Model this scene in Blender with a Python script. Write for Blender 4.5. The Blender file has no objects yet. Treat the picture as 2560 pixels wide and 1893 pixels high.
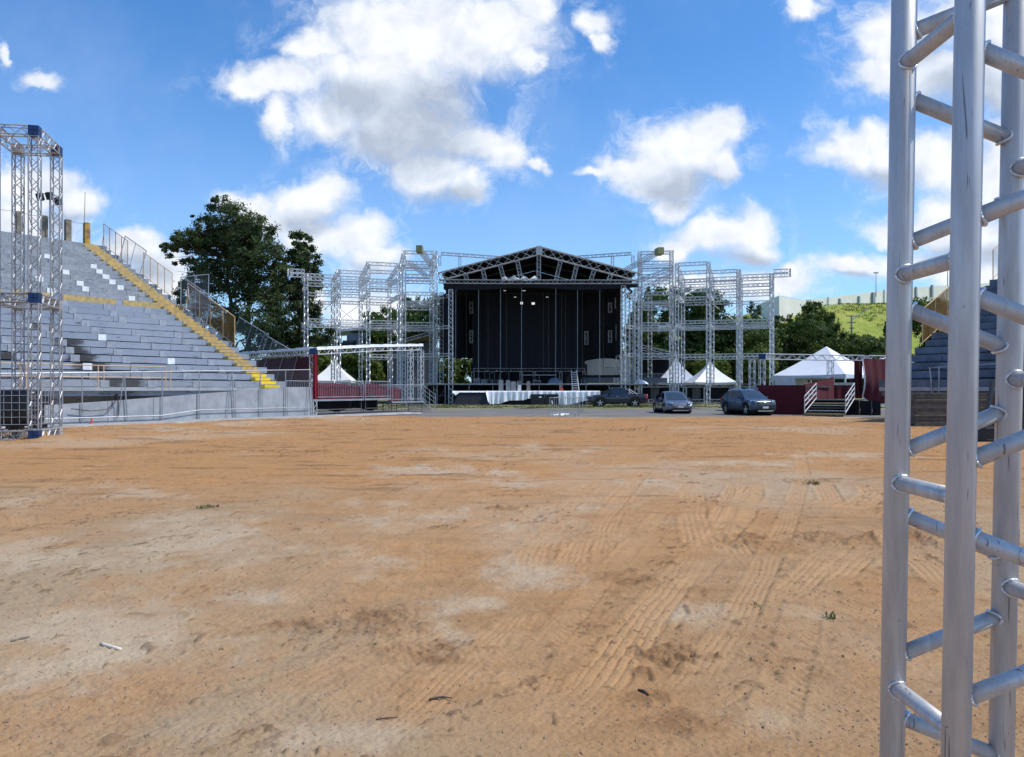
import bpy, math, random
import numpy as np
from mathutils import Vector, Matrix

rnd = random.Random(7)
SC = bpy.context.scene
COL = SC.collection
F, HY, CH = 1930.0, 972.0, 1.6          # focal length and horizon of the photograph (full-size pixels), eye height


def W(px, py, z):
    """survey helper: the real place seen at a pixel, at a known distance"""
    return Vector(((px - 1280) / F * z, z, CH + (HY - py) / F * z))


def GX(px, z):
    return (px - 1280) / F * z


def GZ(py, z):
    return CH + (HY - py) / F * z


# ------------------------------------------------------------------ meshes
class MB:
    def __init__(s):
        s.v, s.f, s.m = [], [], []

    def add(s, vs, fs, m=0):
        o = len(s.v)
        s.v += [tuple(v) for v in vs]
        s.f += [tuple(i + o for i in f) for f in fs]
        s.m += [m] * len(fs)

    def box(s, c, size, rz=0.0, m=0, M=None):
        x, y, z = (a / 2 for a in size)
        R = M if M is not None else Matrix.Rotation(rz, 3, 'Z')
        c = Vector(c)
        vs = [c + R @ Vector((i * x, j * y, k * z)) for i in (-1, 1) for j in (-1, 1) for k in (-1, 1)]
        s.add(vs, [(0, 1, 3, 2), (4, 6, 7, 5), (0, 4, 5, 1), (2, 3, 7, 6), (0, 2, 6, 4), (1, 5, 7, 3)], m)

    def bar(s, p0, p1, w, h, up=(0, 0, 1), m=0):
        p0, p1 = Vector(p0), Vector(p1)
        d = (p1 - p0)
        L = d.length
        d.normalize()
        a = d.cross(Vector(up))
        if a.length < 1e-4:
            a = d.cross(Vector((1, 0, 0)))
        a.normalize()
        b = a.cross(d)
        M = Matrix((a, d, b)).transposed()
        s.box((p0 + p1) / 2, (w, L, h), M=M, m=m)

    def tube(s, p0, p1, r, n=4, m=0, r1=None, cap=True, ph=0.0):
        p0, p1 = Vector(p0), Vector(p1)
        r1 = r if r1 is None else r1
        d = (p1 - p0).normalized()
        a = d.cross(Vector((0, 0, 1)))
        if a.length < 1e-3:
            a = Vector((1, 0, 0))
        a.normalize()
        b = a.cross(d)
        vs = []
        for p, q in ((p0, r), (p1, r1)):
            for i in range(n):
                t = 2 * math.pi * i / n + ph
                vs.append(p + a * (q * math.cos(t)) + b * (q * math.sin(t)))
        fs = [(i, (i + 1) % n, n + (i + 1) % n, n + i) for i in range(n)]
        if cap:
            fs += [tuple(range(n - 1, -1, -1)), tuple(range(n, 2 * n))]
        s.add(vs, fs, m)

    def path(s, pts, r, n=6, m=0):
        """one swept tube through the points; r a number or one per point"""
        pts = [Vector(p) for p in pts]
        rs = r if isinstance(r, (list, tuple)) else [r] * len(pts)
        vs, k = [], len(pts)
        a = None
        for i, p in enumerate(pts):
            d = (pts[min(i + 1, k - 1)] - pts[max(i - 1, 0)]).normalized()
            if a is None:
                a = d.cross(Vector((0, 0, 1)))
                if a.length < 1e-3:
                    a = Vector((1, 0, 0))
            a = (a - d * a.dot(d)).normalized()
            b = d.cross(a)
            for j in range(n):
                t = 2 * math.pi * j / n
                vs.append(p + a * (rs[i] * math.cos(t)) + b * (rs[i] * math.sin(t)))
        fs = []
        for i in range(k - 1):
            for j in range(n):
                fs.append((i * n + j, i * n + (j + 1) % n, (i + 1) * n + (j + 1) % n, (i + 1) * n + j))
        fs += [tuple(range(n - 1, -1, -1)), tuple(range((k - 1) * n, k * n))]
        s.add(vs, fs, m)

    def poly(s, pts, ex=None, m=0):
        """flat polygon, or a prism when ex (extrusion vector) is given"""
        pts = [Vector(p) for p in pts]
        n = len(pts)
        if ex is None:
            s.add(pts, [tuple(range(n))], m)
        else:
            ex = Vector(ex)
            vs = pts + [p + ex for p in pts]
            fs = [tuple(range(n - 1, -1, -1)), tuple(range(n, 2 * n))]
            fs += [(i, (i + 1) % n, n + (i + 1) % n, n + i) for i in range(n)]
            s.add(vs, fs, m)

    def lathe(s, prof, n=16, c=(0, 0, 0), axis='Z', m=0, cap=True):
        c = Vector(c)
        vs, k = [], len(prof)
        for r, h in prof:
            for i in range(n):
                t = 2 * math.pi * i / n
                a, b = r * math.cos(t), r * math.sin(t)
                vs.append(c + (Vector((a, b, h)) if axis == 'Z' else Vector((a, h, b)) if axis == 'Y' else Vector((h, a, b))))
        fs = [(i * n + j, i * n + (j + 1) % n, (i + 1) * n + (j + 1) % n, (i + 1) * n + j) for i in range(k - 1) for j in range(n)]
        if cap and prof[0][0] > 1e-5:
            fs.append(tuple(range(n - 1, -1, -1)))
        if cap and prof[-1][0] > 1e-5:
            fs.append(tuple(range((k - 1) * n, k * n)))
        s.add(vs, fs, m)

    def grid(s, P, m=0):
        """P[i][j] points"""
        ni, nj = len(P), len(P[0])
        s.add([p for row in P for p in row],
              [(i * nj + j, i * nj + j + 1, (i + 1) * nj + j + 1, (i + 1) * nj + j) for i in range(ni - 1) for j in range(nj - 1)], m)

    def truss(s, p0, p1, w=0.36, r=0.026, rb=0.017, pitch=0.42, up=(0, 0, 1), h=None, n=4, m=0):
        """four-chord box truss with zigzag bracing on its four faces"""
        p0, p1 = Vector(p0), Vector(p1)
        h = w if h is None else h
        d = p1 - p0
        L = d.length
        d.normalize()
        a = d.cross(Vector(up))
        if a.length < 1e-3:
            a = d.cross(Vector((0, 1, 0)))
        a.normalize()
        b = a.cross(d)
        k = [(-1, -1), (1, -1), (1, 1), (-1, 1)]
        C = [a * (i * w / 2) + b * (j * h / 2) for i, j in k]
        for c in C:
            s.tube(p0 + c, p1 + c, r, n, m, ph=math.pi / 4)
        N = max(2, int(round(L / pitch)))
        for q in range(4):
            c0, c1 = C[q], C[(q + 1) % 4]
            for i in range(N):
                t0, t1 = L * i / N, L * (i + 1) / N
                if (i + q) % 2:
                    s.tube(p0 + d * t0 + c0, p0 + d * t1 + c1, rb, 3, m, cap=False)
                else:
                    s.tube(p0 + d * t0 + c1, p0 + d * t1 + c0, rb, 3, m, cap=False)
            s.tube(p0 + d * 0.02 + c0, p0 + d * 0.02 + c1, rb, 3, m, cap=False)
            s.tube(p1 - d * 0.02 + c0, p1 - d * 0.02 + c1, rb, 3, m, cap=False)

    def build(s, name, mats, parent=None, smooth=False):
        me = bpy.data.meshes.new(name)
        me.from_pydata(s.v, [], s.f)
        mats = mats if isinstance(mats, (list, tuple)) else [mats]
        for x in mats:
            me.materials.append(x)
        if any(s.m):
            me.polygons.foreach_set('material_index', s.m)
        if smooth:
            me.polygons.foreach_set('use_smooth', [True] * len(s.f))
        me.update()
        return link(name, me, parent)


def link(name, me, parent=None):
    o = bpy.data.objects.new(name, me)
    COL.objects.link(o)
    if parent is not None:
        adopt(o, parent)
    return o


def adopt(o, parent):
    """children are modelled in world coordinates unless their thing is modelled at the origin"""
    o.parent = parent
    root = parent
    while root.parent is not None:
        root = root.parent
    if parent.type == 'EMPTY' and not parent.get('_local'):
        o.matrix_parent_inverse = Matrix.Translation(-parent.location)
    elif parent.type != 'EMPTY' and parent.parent is None:
        o.matrix_parent_inverse = Matrix.Translation(-parent.location)


def tag(o, label, cat, group=None):
    o['label'] = label
    o['category'] = cat
    if group:
        o['group'] = group
    return o


def thing(name, label, cat, loc=(0, 0, 0), group=None, local=False, rz=0.0):
    o = bpy.data.objects.new(name, None)
    o.empty_display_size = 0.2
    COL.objects.link(o)
    o.location = loc
    o.rotation_euler = (0, 0, rz)
    if local:
        o['_local'] = 1
    return tag(o, label, cat, group)


def structure(o):
    o['kind'] = 'structure'
    return o


def stuff(o):
    o['kind'] = 'stuff'
    return o


def dup(root, loc, rz, label, scale=None, swap=None):
    """a copy of a thing with copies of its parts and their sub-parts"""
    def cp(o, parent):
        c = o.copy()
        COL.objects.link(c)
        if parent is not None:
            c.parent = parent
        if swap and c.type == 'MESH':
            for sl in c.material_slots:
                new = swap.get(sl.material)
                if new is not None:
                    sl.link = 'OBJECT'
                    sl.material = new
        for ch in list(o.children):
            cp(ch, c)
        return c
    r = cp(root, None)
    r.location = loc
    r.rotation_euler = (0, 0, rz)
    if scale:
        r.scale = scale
    r['label'] = label
    return r


# ------------------------------------------------------------------ materials
def _nt(name):
    m = bpy.data.materials.new(name)
    m.use_nodes = True
    nt = m.node_tree
    bs = nt.nodes['Principled BSDF']
    return m, nt, bs


def N(nt, typ, **kw):
    n = nt.nodes.new(typ)
    for k, v in kw.items():
        setattr(n, k, v)
    return n


def setin(nt, sock, v):
    if hasattr(v, 'is_linked') or isinstance(v, bpy.types.NodeSocket):
        nt.links.new(v, sock)
    elif isinstance(v, (tuple, list)) and len(v) == 3 and sock.type == 'RGBA':
        sock.default_value = (*v, 1)
    else:
        sock.default_value = v


def noise(nt, vec, scale, detail=5, rough=0.55, dist=0.0):
    n = N(nt, 'ShaderNodeTexNoise')
    n.inputs['Scale'].default_value = scale
    n.inputs['Detail'].default_value = detail
    n.inputs['Roughness'].default_value = rough
    n.inputs['Distortion'].default_value = dist
    nt.links.new(vec, n.inputs['Vector'])
    return n


def ramp(nt, fac, a, b, ca=0.0, cb=1.0):
    r = N(nt, 'ShaderNodeMapRange', interpolation_type='SMOOTHSTEP')
    r.inputs['From Min'].default_value = a
    r.inputs['From Max'].default_value = b
    r.inputs['To Min'].default_value = ca
    r.inputs['To Max'].default_value = cb
    nt.links.new(fac, r.inputs['Value'])
    return r.outputs['Result']


def mixc(nt, fac, a, b, mode='MIX'):
    x = N(nt, 'ShaderNodeMix', data_type='RGBA', blend_type=mode)
    setin(nt, x.inputs['Factor'], fac)
    setin(nt, x.inputs['A'], a)
    setin(nt, x.inputs['B'], b)
    return x.outputs['Result']


def mth(nt, op, a, b=0.0, c=0.0):
    x = N(nt, 'ShaderNodeMath', operation=op)
    for i, v in enumerate((a, b, c)):
        if i < len(x.inputs):
            setin(nt, x.inputs[i], v)
    return x.outputs[0]


def coords(nt, which='Object', scale=None):
    t = N(nt, 'ShaderNodeTexCoord')
    if scale is None:
        return t.outputs[which]
    mp = N(nt, 'ShaderNodeMapping')
    mp.inputs['Scale'].default_value = scale
    nt.links.new(t.outputs[which], mp.inputs['Vector'])
    return mp.outputs['Vector']


def world_pos(nt, scale=None):
    g = N(nt, 'ShaderNodeNewGeometry').outputs['Position']
    if scale is None:
        return g
    mp = N(nt, 'ShaderNodeMapping')
    mp.inputs['Scale'].default_value = scale
    nt.links.new(g, mp.inputs['Vector'])
    return mp.outputs['Vector']


def bump(nt, bs, h, strength=0.3, dist=0.02):
    b = N(nt, 'ShaderNodeBump')
    b.inputs['Strength'].default_value = strength
    b.inputs['Distance'].default_value = dist
    nt.links.new(h, b.inputs['Height'])
    nt.links.new(b.outputs['Normal'], bs.inputs['Normal'])


def plain(name, c, rough=0.6, metal=0.0, var=0.25, scale=3.0, bmp=0.0, spec=0.5, c2=None, coat=0.0, world=False):
    """one colour with a mottled procedural variation"""
    m, nt, bs = _nt(name)
    v = world_pos(nt) if world else coords(nt)
    n = noise(nt, v, scale, 6, 0.6)
    c2 = c2 or tuple(x * (1 - var) for x in c)
    f = ramp(nt, n.outputs['Fac'], 0.32, 0.68)
    nt.links.new(mixc(nt, f, c, c2), bs.inputs['Base Color'])
    bs.inputs['Roughness'].default_value = rough
    bs.inputs['Metallic'].default_value = metal
    bs.inputs['Specular IOR Level'].default_value = spec
    bs.inputs['Coat Weight'].default_value = coat
    if bmp:
        n2 = noise(nt, v, scale * 6, 4)
        bump(nt, bs, n2.outputs['Fac'], bmp)
    return m


def mesh_mat(name, c, cover, rough=0.6, metal=0.3):
    """wire mesh or netting finer than one can see from here: it covers only part of what lies behind"""
    m, nt, bs = _nt(name)
    bs.inputs['Base Color'].default_value = (*c, 1)
    bs.inputs['Roughness'].default_value = rough
    bs.inputs['Metallic'].default_value = metal
    n = noise(nt, coords(nt), 1.3, 3)
    nt.links.new(ramp(nt, n.outputs['Fac'], 0.3, 0.7, cover * 0.75, min(1, cover * 1.25)), bs.inputs['Alpha'])
    return m


M = {}


def make_materials():
    # ---- painted / bare concrete of the stands
    m, nt, bs = _nt('stand_concrete')
    v = world_pos(nt)
    n1 = noise(nt, v, 0.35, 6, 0.65)
    n2 = noise(nt, world_pos(nt, (0.8, 0.8, 3.0)), 1.6, 6, 0.7)
    n3 = noise(nt, v, 9, 4)
    c = mixc(nt, ramp(nt, n1.outputs['Fac'], 0.35, 0.65), (0.30, 0.335, 0.395), (0.245, 0.28, 0.34))
    c = mixc(nt, ramp(nt, n3.outputs['Fac'], 0.35, 0.7, 0, 0.4), c, (0.27, 0.29, 0.31))
    c = mixc(nt, ramp(nt, n2.outputs['Fac'], 0.55, 0.74, 0, 0.85), c, (0.045, 0.047, 0.05))
    # soot where fires were lit on the steps
    d = None
    for q in STAINS:
        e = N(nt, 'ShaderNodeVectorMath', operation='DISTANCE')
        nt.links.new(v, e.inputs[0])
        e.inputs[1].default_value = q[:3]
        f = mth(nt, 'DIVIDE', e.outputs['Value'], q[3])
        d = f if d is None else mth(nt, 'MINIMUM', d, f)
    d = mth(nt, 'ADD', d, mth(nt, 'MULTIPLY', mth(nt, 'SUBTRACT', n2.outputs['Fac'], 0.5), 2.4))
    c = mixc(nt, ramp(nt, d, 1.1, 0.35, 0, 0.93), c, (0.030, 0.028, 0.028))
    nt.links.new(c, bs.inputs['Base Color'])
    bs.inputs['Roughness'].default_value = 0.85
    bump(nt, bs, n3.outputs['Fac'], 0.25)
    M['stand'] = m
    m, nt, bs = _nt('old_stand_concrete')          # the upper tier is barer and more worn
    v = world_pos(nt)
    n1 = noise(nt, v, 0.5, 6, 0.65)
    n2 = noise(nt, world_pos(nt, (0.9, 0.9, 3.0)), 1.1, 6, 0.72)
    n3 = noise(nt, v, 8, 4)
    c = mixc(nt, ramp(nt, n1.outputs['Fac'], 0.35, 0.65), (0.33, 0.35, 0.375), (0.25, 0.27, 0.30))
    c = mixc(nt, ramp(nt, n2.outputs['Fac'], 0.57, 0.68), c, (0.05, 0.052, 0.056))
    c = mixc(nt, ramp(nt, n3.outputs['Fac'], 0.4, 0.7, 0, 0.4), c, (0.12, 0.125, 0.13))
    nt.links.new(c, bs.inputs['Base Color'])
    bs.inputs['Roughness'].default_value = 0.9
    M['stand_old'] = m
    M['block'] = plain('step_block_concrete', (0.365, 0.39, 0.43), 0.85, var=0.3, scale=4, bmp=0.2, world=True)
    M['block_white'] = plain('whitewashed_block', (0.85, 0.86, 0.86), 0.8, var=0.2, scale=5, world=True)
    M['yellow'] = plain('worn_yellow_paint', (0.56, 0.39, 0.13), 0.8, scale=3.5, c2=(0.33, 0.25, 0.13), bmp=0.2, world=True)
    M['yellow_new'] = plain('bright_yellow_paint', (0.82, 0.60, 0.01), 0.65, var=0.15, scale=2, world=True)
    M['pillar'] = plain('stained_pillar_concrete', (0.30, 0.25, 0.17), 0.9, scale=2.2, c2=(0.12, 0.10, 0.08), bmp=0.3, world=True)
    M['pillar_yellow'] = plain('pillar_in_old_yellow', (0.50, 0.32, 0.06), 0.9, scale=2.2, c2=(0.18, 0.12, 0.06), bmp=0.3, world=True)
    M['concrete'] = plain('grey_concrete', (0.40, 0.42, 0.45), 0.85, scale=1.6, c2=(0.29, 0.31, 0.335), bmp=0.25, world=True)
    M['kerb'] = plain('kerb_concrete', (0.36, 0.355, 0.34), 0.9, scale=1.2, c2=(0.27, 0.255, 0.235), bmp=0.3, world=True)
    # ---- brick
    m, nt, bs = _nt('brown_brick')
    b = N(nt, 'ShaderNodeTexBrick')
    b.inputs['Scale'].default_value = 1.0
    b.inputs['Brick Width'].default_value = 0.22
    b.inputs['Row Height'].default_value = 0.075
    b.inputs['Mortar Size'].default_value = 0.008
    b.inputs['Color1'].default_value = (0.40, 0.25, 0.14, 1)
    b.inputs['Color2'].default_value = (0.30, 0.19, 0.11, 1)
    b.inputs['Mortar'].default_value = (0.34, 0.28, 0.2, 1)
    g = world_pos(nt)
    sx = N(nt, 'ShaderNodeSeparateXYZ')
    nt.links.new(g, sx.inputs[0])
    cb = N(nt, 'ShaderNodeCombineXYZ')
    nt.links.new(mth(nt, 'ADD', sx.outputs[0], sx.outputs[1]), cb.inputs[0])
    nt.links.new(sx.outputs[2], cb.inputs[1])
    nt.links.new(cb.outputs[0], b.inputs['Vector'])
    n = noise(nt, g, 1.5, 6)
    nt.links.new(mixc(nt, ramp(nt, n.outputs['Fac'], 0.4, 0.7, 0, 0.7), b.outputs['Color'], (0.10, 0.085, 0.07)), bs.inputs['Base Color'])
    bs.inputs['Roughness'].default_value = 0.95
    M['brick'] = m
    # ---- aluminium: near truss (scuffed) and far truss
    m, nt, bs = _nt('scuffed_aluminium')
    v = coords(nt)
    n1 = noise(nt, coords(nt, 'Object', (14, 14, 2.2)), 2.0, 6, 0.6)
    n2 = noise(nt, coords(nt, 'Object', (130, 130, 5)), 1.0, 5, 0.65)
    n3 = noise(nt, v, 26, 8, 0.75, 0.6)
    n4 = noise(nt, coords(nt, 'Object', (60, 60, 4)), 1.0, 3, 0.5, 1.5)
    c = mixc(nt, ramp(nt, n1.outputs['Fac'], 0.3, 0.7), (0.64, 0.64, 0.635), (0.50, 0.50, 0.50))
    c = mixc(nt, ramp(nt, n2.outputs['Fac'], 0.50, 0.75, 0, 0.3), c, (0.30, 0.31, 0.34))
    c = mixc(nt, ramp(nt, n3.outputs['Fac'], 0.63, 0.72, 0, 0.7), c, (0.17, 0.165, 0.17))
    c = mixc(nt, ramp(nt, n4.outputs['Fac'], 0.66, 0.71, 0, 0.75), c, (0.12, 0.12, 0.14))
    nt.links.new(c, bs.inputs['Base Color'])
    bs.inputs['Metallic'].default_value = 0.4
    nt.links.new(ramp(nt, n1.outputs['Fac'], 0.3, 0.75, 0.46, 0.60), bs.inputs['Roughness'])
    bump(nt, bs, n2.outputs['Fac'], 0.06, 0.004)
    M['alu_near'] = m
    M['weld'] = plain('weld_bead_aluminium', (0.85, 0.86, 0.87), 0.36, 0.8, var=0.25, scale=60, bmp=0.25)
    M['alu'] = plain('truss_aluminium', (0.71, 0.715, 0.72), 0.45, 0.3, var=0.22, scale=1.5)
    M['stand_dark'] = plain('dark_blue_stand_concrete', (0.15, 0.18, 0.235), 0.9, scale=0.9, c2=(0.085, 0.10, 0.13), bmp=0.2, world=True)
    M['pipe_grey'] = plain('dim_grey_pipe', (0.26, 0.27, 0.29), 0.6, 0.2, var=0.3, scale=2)
    M['container_wall'] = plain('beige_container', (0.80, 0.79, 0.74), 0.7, var=0.12, scale=0.6)
    M['alu_grey'] = plain('grey_truss_aluminium', (0.40, 0.405, 0.415), 0.5, 0.35, var=0.3, scale=2.0)
    M['alu_old'] = plain('dull_truss_aluminium', (0.56, 0.55, 0.53), 0.5, 0.35, var=0.3, scale=1.2)
    M['galv'] = plain('galvanised_pipe', (0.42, 0.44, 0.47), 0.5, 0.5, var=0.25, scale=2)
    M['blue'] = plain('blue_corner_paint', (0.007, 0.038, 0.14), 0.45, 0.2, var=0.3, scale=6)
    M['ochre'] = plain('ochre_pipe_paint', (0.62, 0.36, 0.13), 0.6, scale=3, c2=(0.66, 0.47, 0.27), world=True)
    M['rust'] = plain('peach_pipe_paint', (0.50, 0.30, 0.20), 0.7, scale=4, c2=(0.33, 0.20, 0.14), world=True)
    M['rail_yellow'] = plain('faded_rail_paint', (0.66, 0.47, 0.24), 0.65, scale=2.5, c2=(0.55, 0.33, 0.22), world=True)
    M['net_grey'] = mesh_mat('grey_wire_mesh', (0.42, 0.44, 0.46), 0.20)
    M['net_dark'] = mesh_mat('dark_wire_mesh', (0.08, 0.10, 0.12), 0.30)
    M['net_ochre'] = mesh_mat('ochre_wire_mesh', (0.17, 0.095, 0.018), 0.74)
    # ---- black plastic, drapes, tarps
    M['black_plastic'] = plain('black_tank_plastic', (0.008, 0.010, 0.018), 0.35, var=0.4, scale=3)
    M['black'] = plain('black_cloth', (0.0135, 0.0145, 0.021), 0.9, var=0.35, scale=0.7, world=True)
    M['black_roof'] = plain('black_roof_tarp', (0.016, 0.016, 0.018), 0.5, scale=0.8, c2=(0.035, 0.034, 0.033), world=True)
    M['backdrop'] = plain('dark_blue_backdrop', (0.017, 0.022, 0.034), 0.8, var=0.2, scale=0.25, world=True)
    M['case'] = plain('black_case', (0.012, 0.012, 0.014), 0.5, var=0.4, scale=6)
    M['maroon_bright'] = plain('bright_maroon_cloth', (0.15, 0.008, 0.022), 0.9, var=0.25, scale=0.9, world=True)
    M['maroon'] = plain('maroon_cloth', (0.10, 0.006, 0.014), 0.9, var=0.25, scale=0.9, world=True)
    M['maroon_wall'] = plain('dull_maroon_cloth', (0.10, 0.010, 0.022), 0.9, var=0.3, scale=0.5, world=True)
    M['red'] = plain('red_cloth', (0.30, 0.008, 0.022), 0.85, var=0.2, scale=1.2, world=True)
    M['tarp'] = plain('white_tarp', (0.80, 0.81, 0.82), 0.5, var=0.12, scale=1.0, world=True)
    M['tent'] = plain('white_tent_fabric', (0.83, 0.84, 0.86), 0.55, var=0.06, scale=0.8, world=True)
    M['tent_shaded'] = plain('shaded_tent_cloth', (0.62, 0.66, 0.76), 0.6, var=0.15, scale=0.8, world=True)  # white tent fabric with its blue-grey shade put into the colour
    M['sheet'] = plain('white_drape', (0.86, 0.87, 0.89), 0.7, var=0.12, scale=1.5, world=True)
    M['deck'] = plain('dark_deck_board', (0.06, 0.055, 0.05), 0.8, var=0.4, scale=3, world=True)
    M['steel_dark'] = plain('dark_scaffold_steel', (0.16, 0.15, 0.14), 0.6, 0.4, var=0.4, scale=4, world=True)
    M['yellow_tarp'] = plain('yellow_green_tarp', (0.30, 0.28, 0.09), 0.7, scale=3, c2=(0.22, 0.23, 0.11), world=True)
    M['grey_box'] = plain('grey_case_cover', (0.26, 0.26, 0.27), 0.7, var=0.25, scale=3)
    M['white_wall'] = plain('white_wall_paint', (0.80, 0.765, 0.69), 0.8, var=0.1, scale=0.2, world=True)
    M['grey_wall'] = plain('grey_blue_wall', (0.20, 0.23, 0.28), 0.8, var=0.2, scale=0.4, world=True)
    M['roof_metal'] = plain('pale_roof_metal', (0.72, 0.75, 0.78), 0.5, 0.1, var=0.12, scale=0.5, world=True)
    M['window'] = plain('grey_gate_metal', (0.22, 0.25, 0.27), 0.4, var=0.2, scale=1)
    M['ply'] = plain('stacked_floor_board', (0.15, 0.125, 0.095), 0.8, scale=3, c2=(0.08, 0.07, 0.06))
    M['plank_edge'] = plain('pale_board_edge', (0.24, 0.20, 0.15), 0.85, var=0.4, scale=8)
    M['tyre'] = plain('tyre_rubber', (0.012, 0.012, 0.012), 0.85, var=0.3, scale=12)
    M['rim'] = plain('alloy_rim', (0.60, 0.61, 0.63), 0.3, 0.9, var=0.1, scale=6)
    M['glass'] = plain('tinted_glass', (0.012, 0.016, 0.022), 0.06, var=0.1, spec=0.8)
    M['screen'] = plain('windscreen_glass', (0.035, 0.05, 0.065), 0.05, var=0.15, spec=0.9)
    M['trim'] = plain('black_trim', (0.012, 0.012, 0.013), 0.5, var=0.3, scale=10)
    M['chrome'] = plain('bright_trim', (0.7, 0.7, 0.72), 0.2, 1.0, var=0.1)
    M['lamp'] = plain('headlamp_lens', (0.55, 0.60, 0.66), 0.12, 0.3, var=0.3, scale=14)
    M['tail'] = plain('red_lamp_lens', (0.45, 0.012, 0.02), 0.2, var=0.3, scale=9)
    M['plate'] = plain('plate_face', (0.7, 0.72, 0.74), 0.5, var=0.15, scale=20)
    for k, c in (('paint_black', (0.013, 0.017, 0.030)), ('paint_grey', (0.12, 0.137, 0.175)), ('paint_teal', (0.035, 0.062, 0.105)), ('paint_blue', (0.012, 0.03, 0.09))):
        M[k] = plain(k, c, 0.28, 0.35, var=0.12, scale=5, coat=0.9)
    M['wood'] = plain('grey_weathered_wood', (0.26, 0.22, 0.18), 0.85, var=0.4, scale=5)
    M['stick'] = plain('pale_dry_stick', (0.72, 0.66, 0.55), 0.8, var=0.25, scale=30)
    M['twig'] = plain('dark_twig', (0.10, 0.07, 0.05), 0.9, var=0.4, scale=30)
    M['red_plastic'] = plain('red_plastic', (0.6, 0.06, 0.03), 0.5, var=0.2, scale=8)
    M['bark'] = plain('tree_bark', (0.09, 0.065, 0.045), 0.95, var=0.5, scale=6, bmp=0.6)
    M['pole'] = plain('pole_concrete', (0.33, 0.32, 0.30), 0.9, var=0.3, scale=2)
    M['dish'] = plain('off_white_panel', (0.66, 0.67, 0.66), 0.6, var=0.15, scale=3)

    def leaf(name, a, b, c3, sc=0.25):
        m, nt, bs = _nt(name)
        v = coords(nt)
        n1 = noise(nt, v, sc, 5, 0.6)
        n2 = noise(nt, v, 2.4, 3)
        c = mixc(nt, ramp(nt, n1.outputs['Fac'], 0.36, 0.64), a, b)
        c = mixc(nt, ramp(nt, n2.outputs['Fac'], 0.55, 0.75, 0, 0.8), c, c3)
        nt.links.new(c, bs.inputs['Base Color'])
        bs.inputs['Roughness'].default_value = 0.6
        bs.inputs['Specular IOR Level'].default_value = 0.25
        tr = N(nt, 'ShaderNodeBsdfTranslucent')
        nt.links.new(mixc(nt, 0.5, c, (0.16, 0.22, 0.03)), tr.inputs['Color'])
        mx = N(nt, 'ShaderNodeMixShader')
        mx.inputs[0].default_value = 0.25
        nt.links.new(bs.outputs[0], mx.inputs[1])
        nt.links.new(tr.outputs[0], mx.inputs[2])
        nt.links.new(mx.outputs[0], nt.nodes['Material Output'].inputs['Surface'])
        return m
    M['leaf_pine'] = leaf('dark_needle_leaf', (0.038, 0.068, 0.026), (0.078, 0.108, 0.040), (0.14, 0.14, 0.055))
    M['leaf_dark'] = leaf('dark_leaf', (0.040, 0.078, 0.020), (0.078, 0.125, 0.028), (0.15, 0.19, 0.04))
    M['leaf_mid'] = leaf('mid_green_leaf', (0.045, 0.085, 0.016), (0.075, 0.12, 0.022), (0.14, 0.18, 0.035))
    M['leaf_light'] = leaf('light_green_leaf', (0.085, 0.13, 0.022), (0.13, 0.17, 0.03), (0.22, 0.23, 0.05))
    M['weed'] = leaf('weed_green', (0.10, 0.115, 0.035), (0.15, 0.14, 0.06), (0.22, 0.19, 0.09), 6)
# ------------------------------------------------------------------ camera, sun, sky
def make_camera():
    cam = bpy.data.cameras.new('camera')
    o = bpy.data.objects.new('camera', cam)
    COL.objects.link(o)
    o.location = (0, 0, CH)
    o.rotation_euler = (math.radians(90), 0, 0)
    cam.sensor_width = 36
    cam.lens = 36 * F / 2560
    cam.shift_y = (HY - 946.5) / 2560
    cam.clip_start = 0.05
    cam.clip_end = 3000
    SC.camera = o


SUN_EL, SUN_AZ = math.radians(57), math.radians(94)     # azimuth to the right of straight ahead


def make_light():
    l = bpy.data.lights.new('sun', 'SUN')
    l.energy = 3.7
    l.angle = math.radians(0.53)
    l.color = (1.0, 0.955, 0.88)
    o = bpy.data.objects.new('sun', l)
    COL.objects.link(o)
    d = Vector((math.cos(SUN_EL) * math.sin(SUN_AZ), math.cos(SUN_EL) * math.cos(SUN_AZ), math.sin(SUN_EL)))
    o.rotation_euler = d.to_track_quat('Z', 'Y').to_euler()
    o.location = (20, 40, 60)


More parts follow.
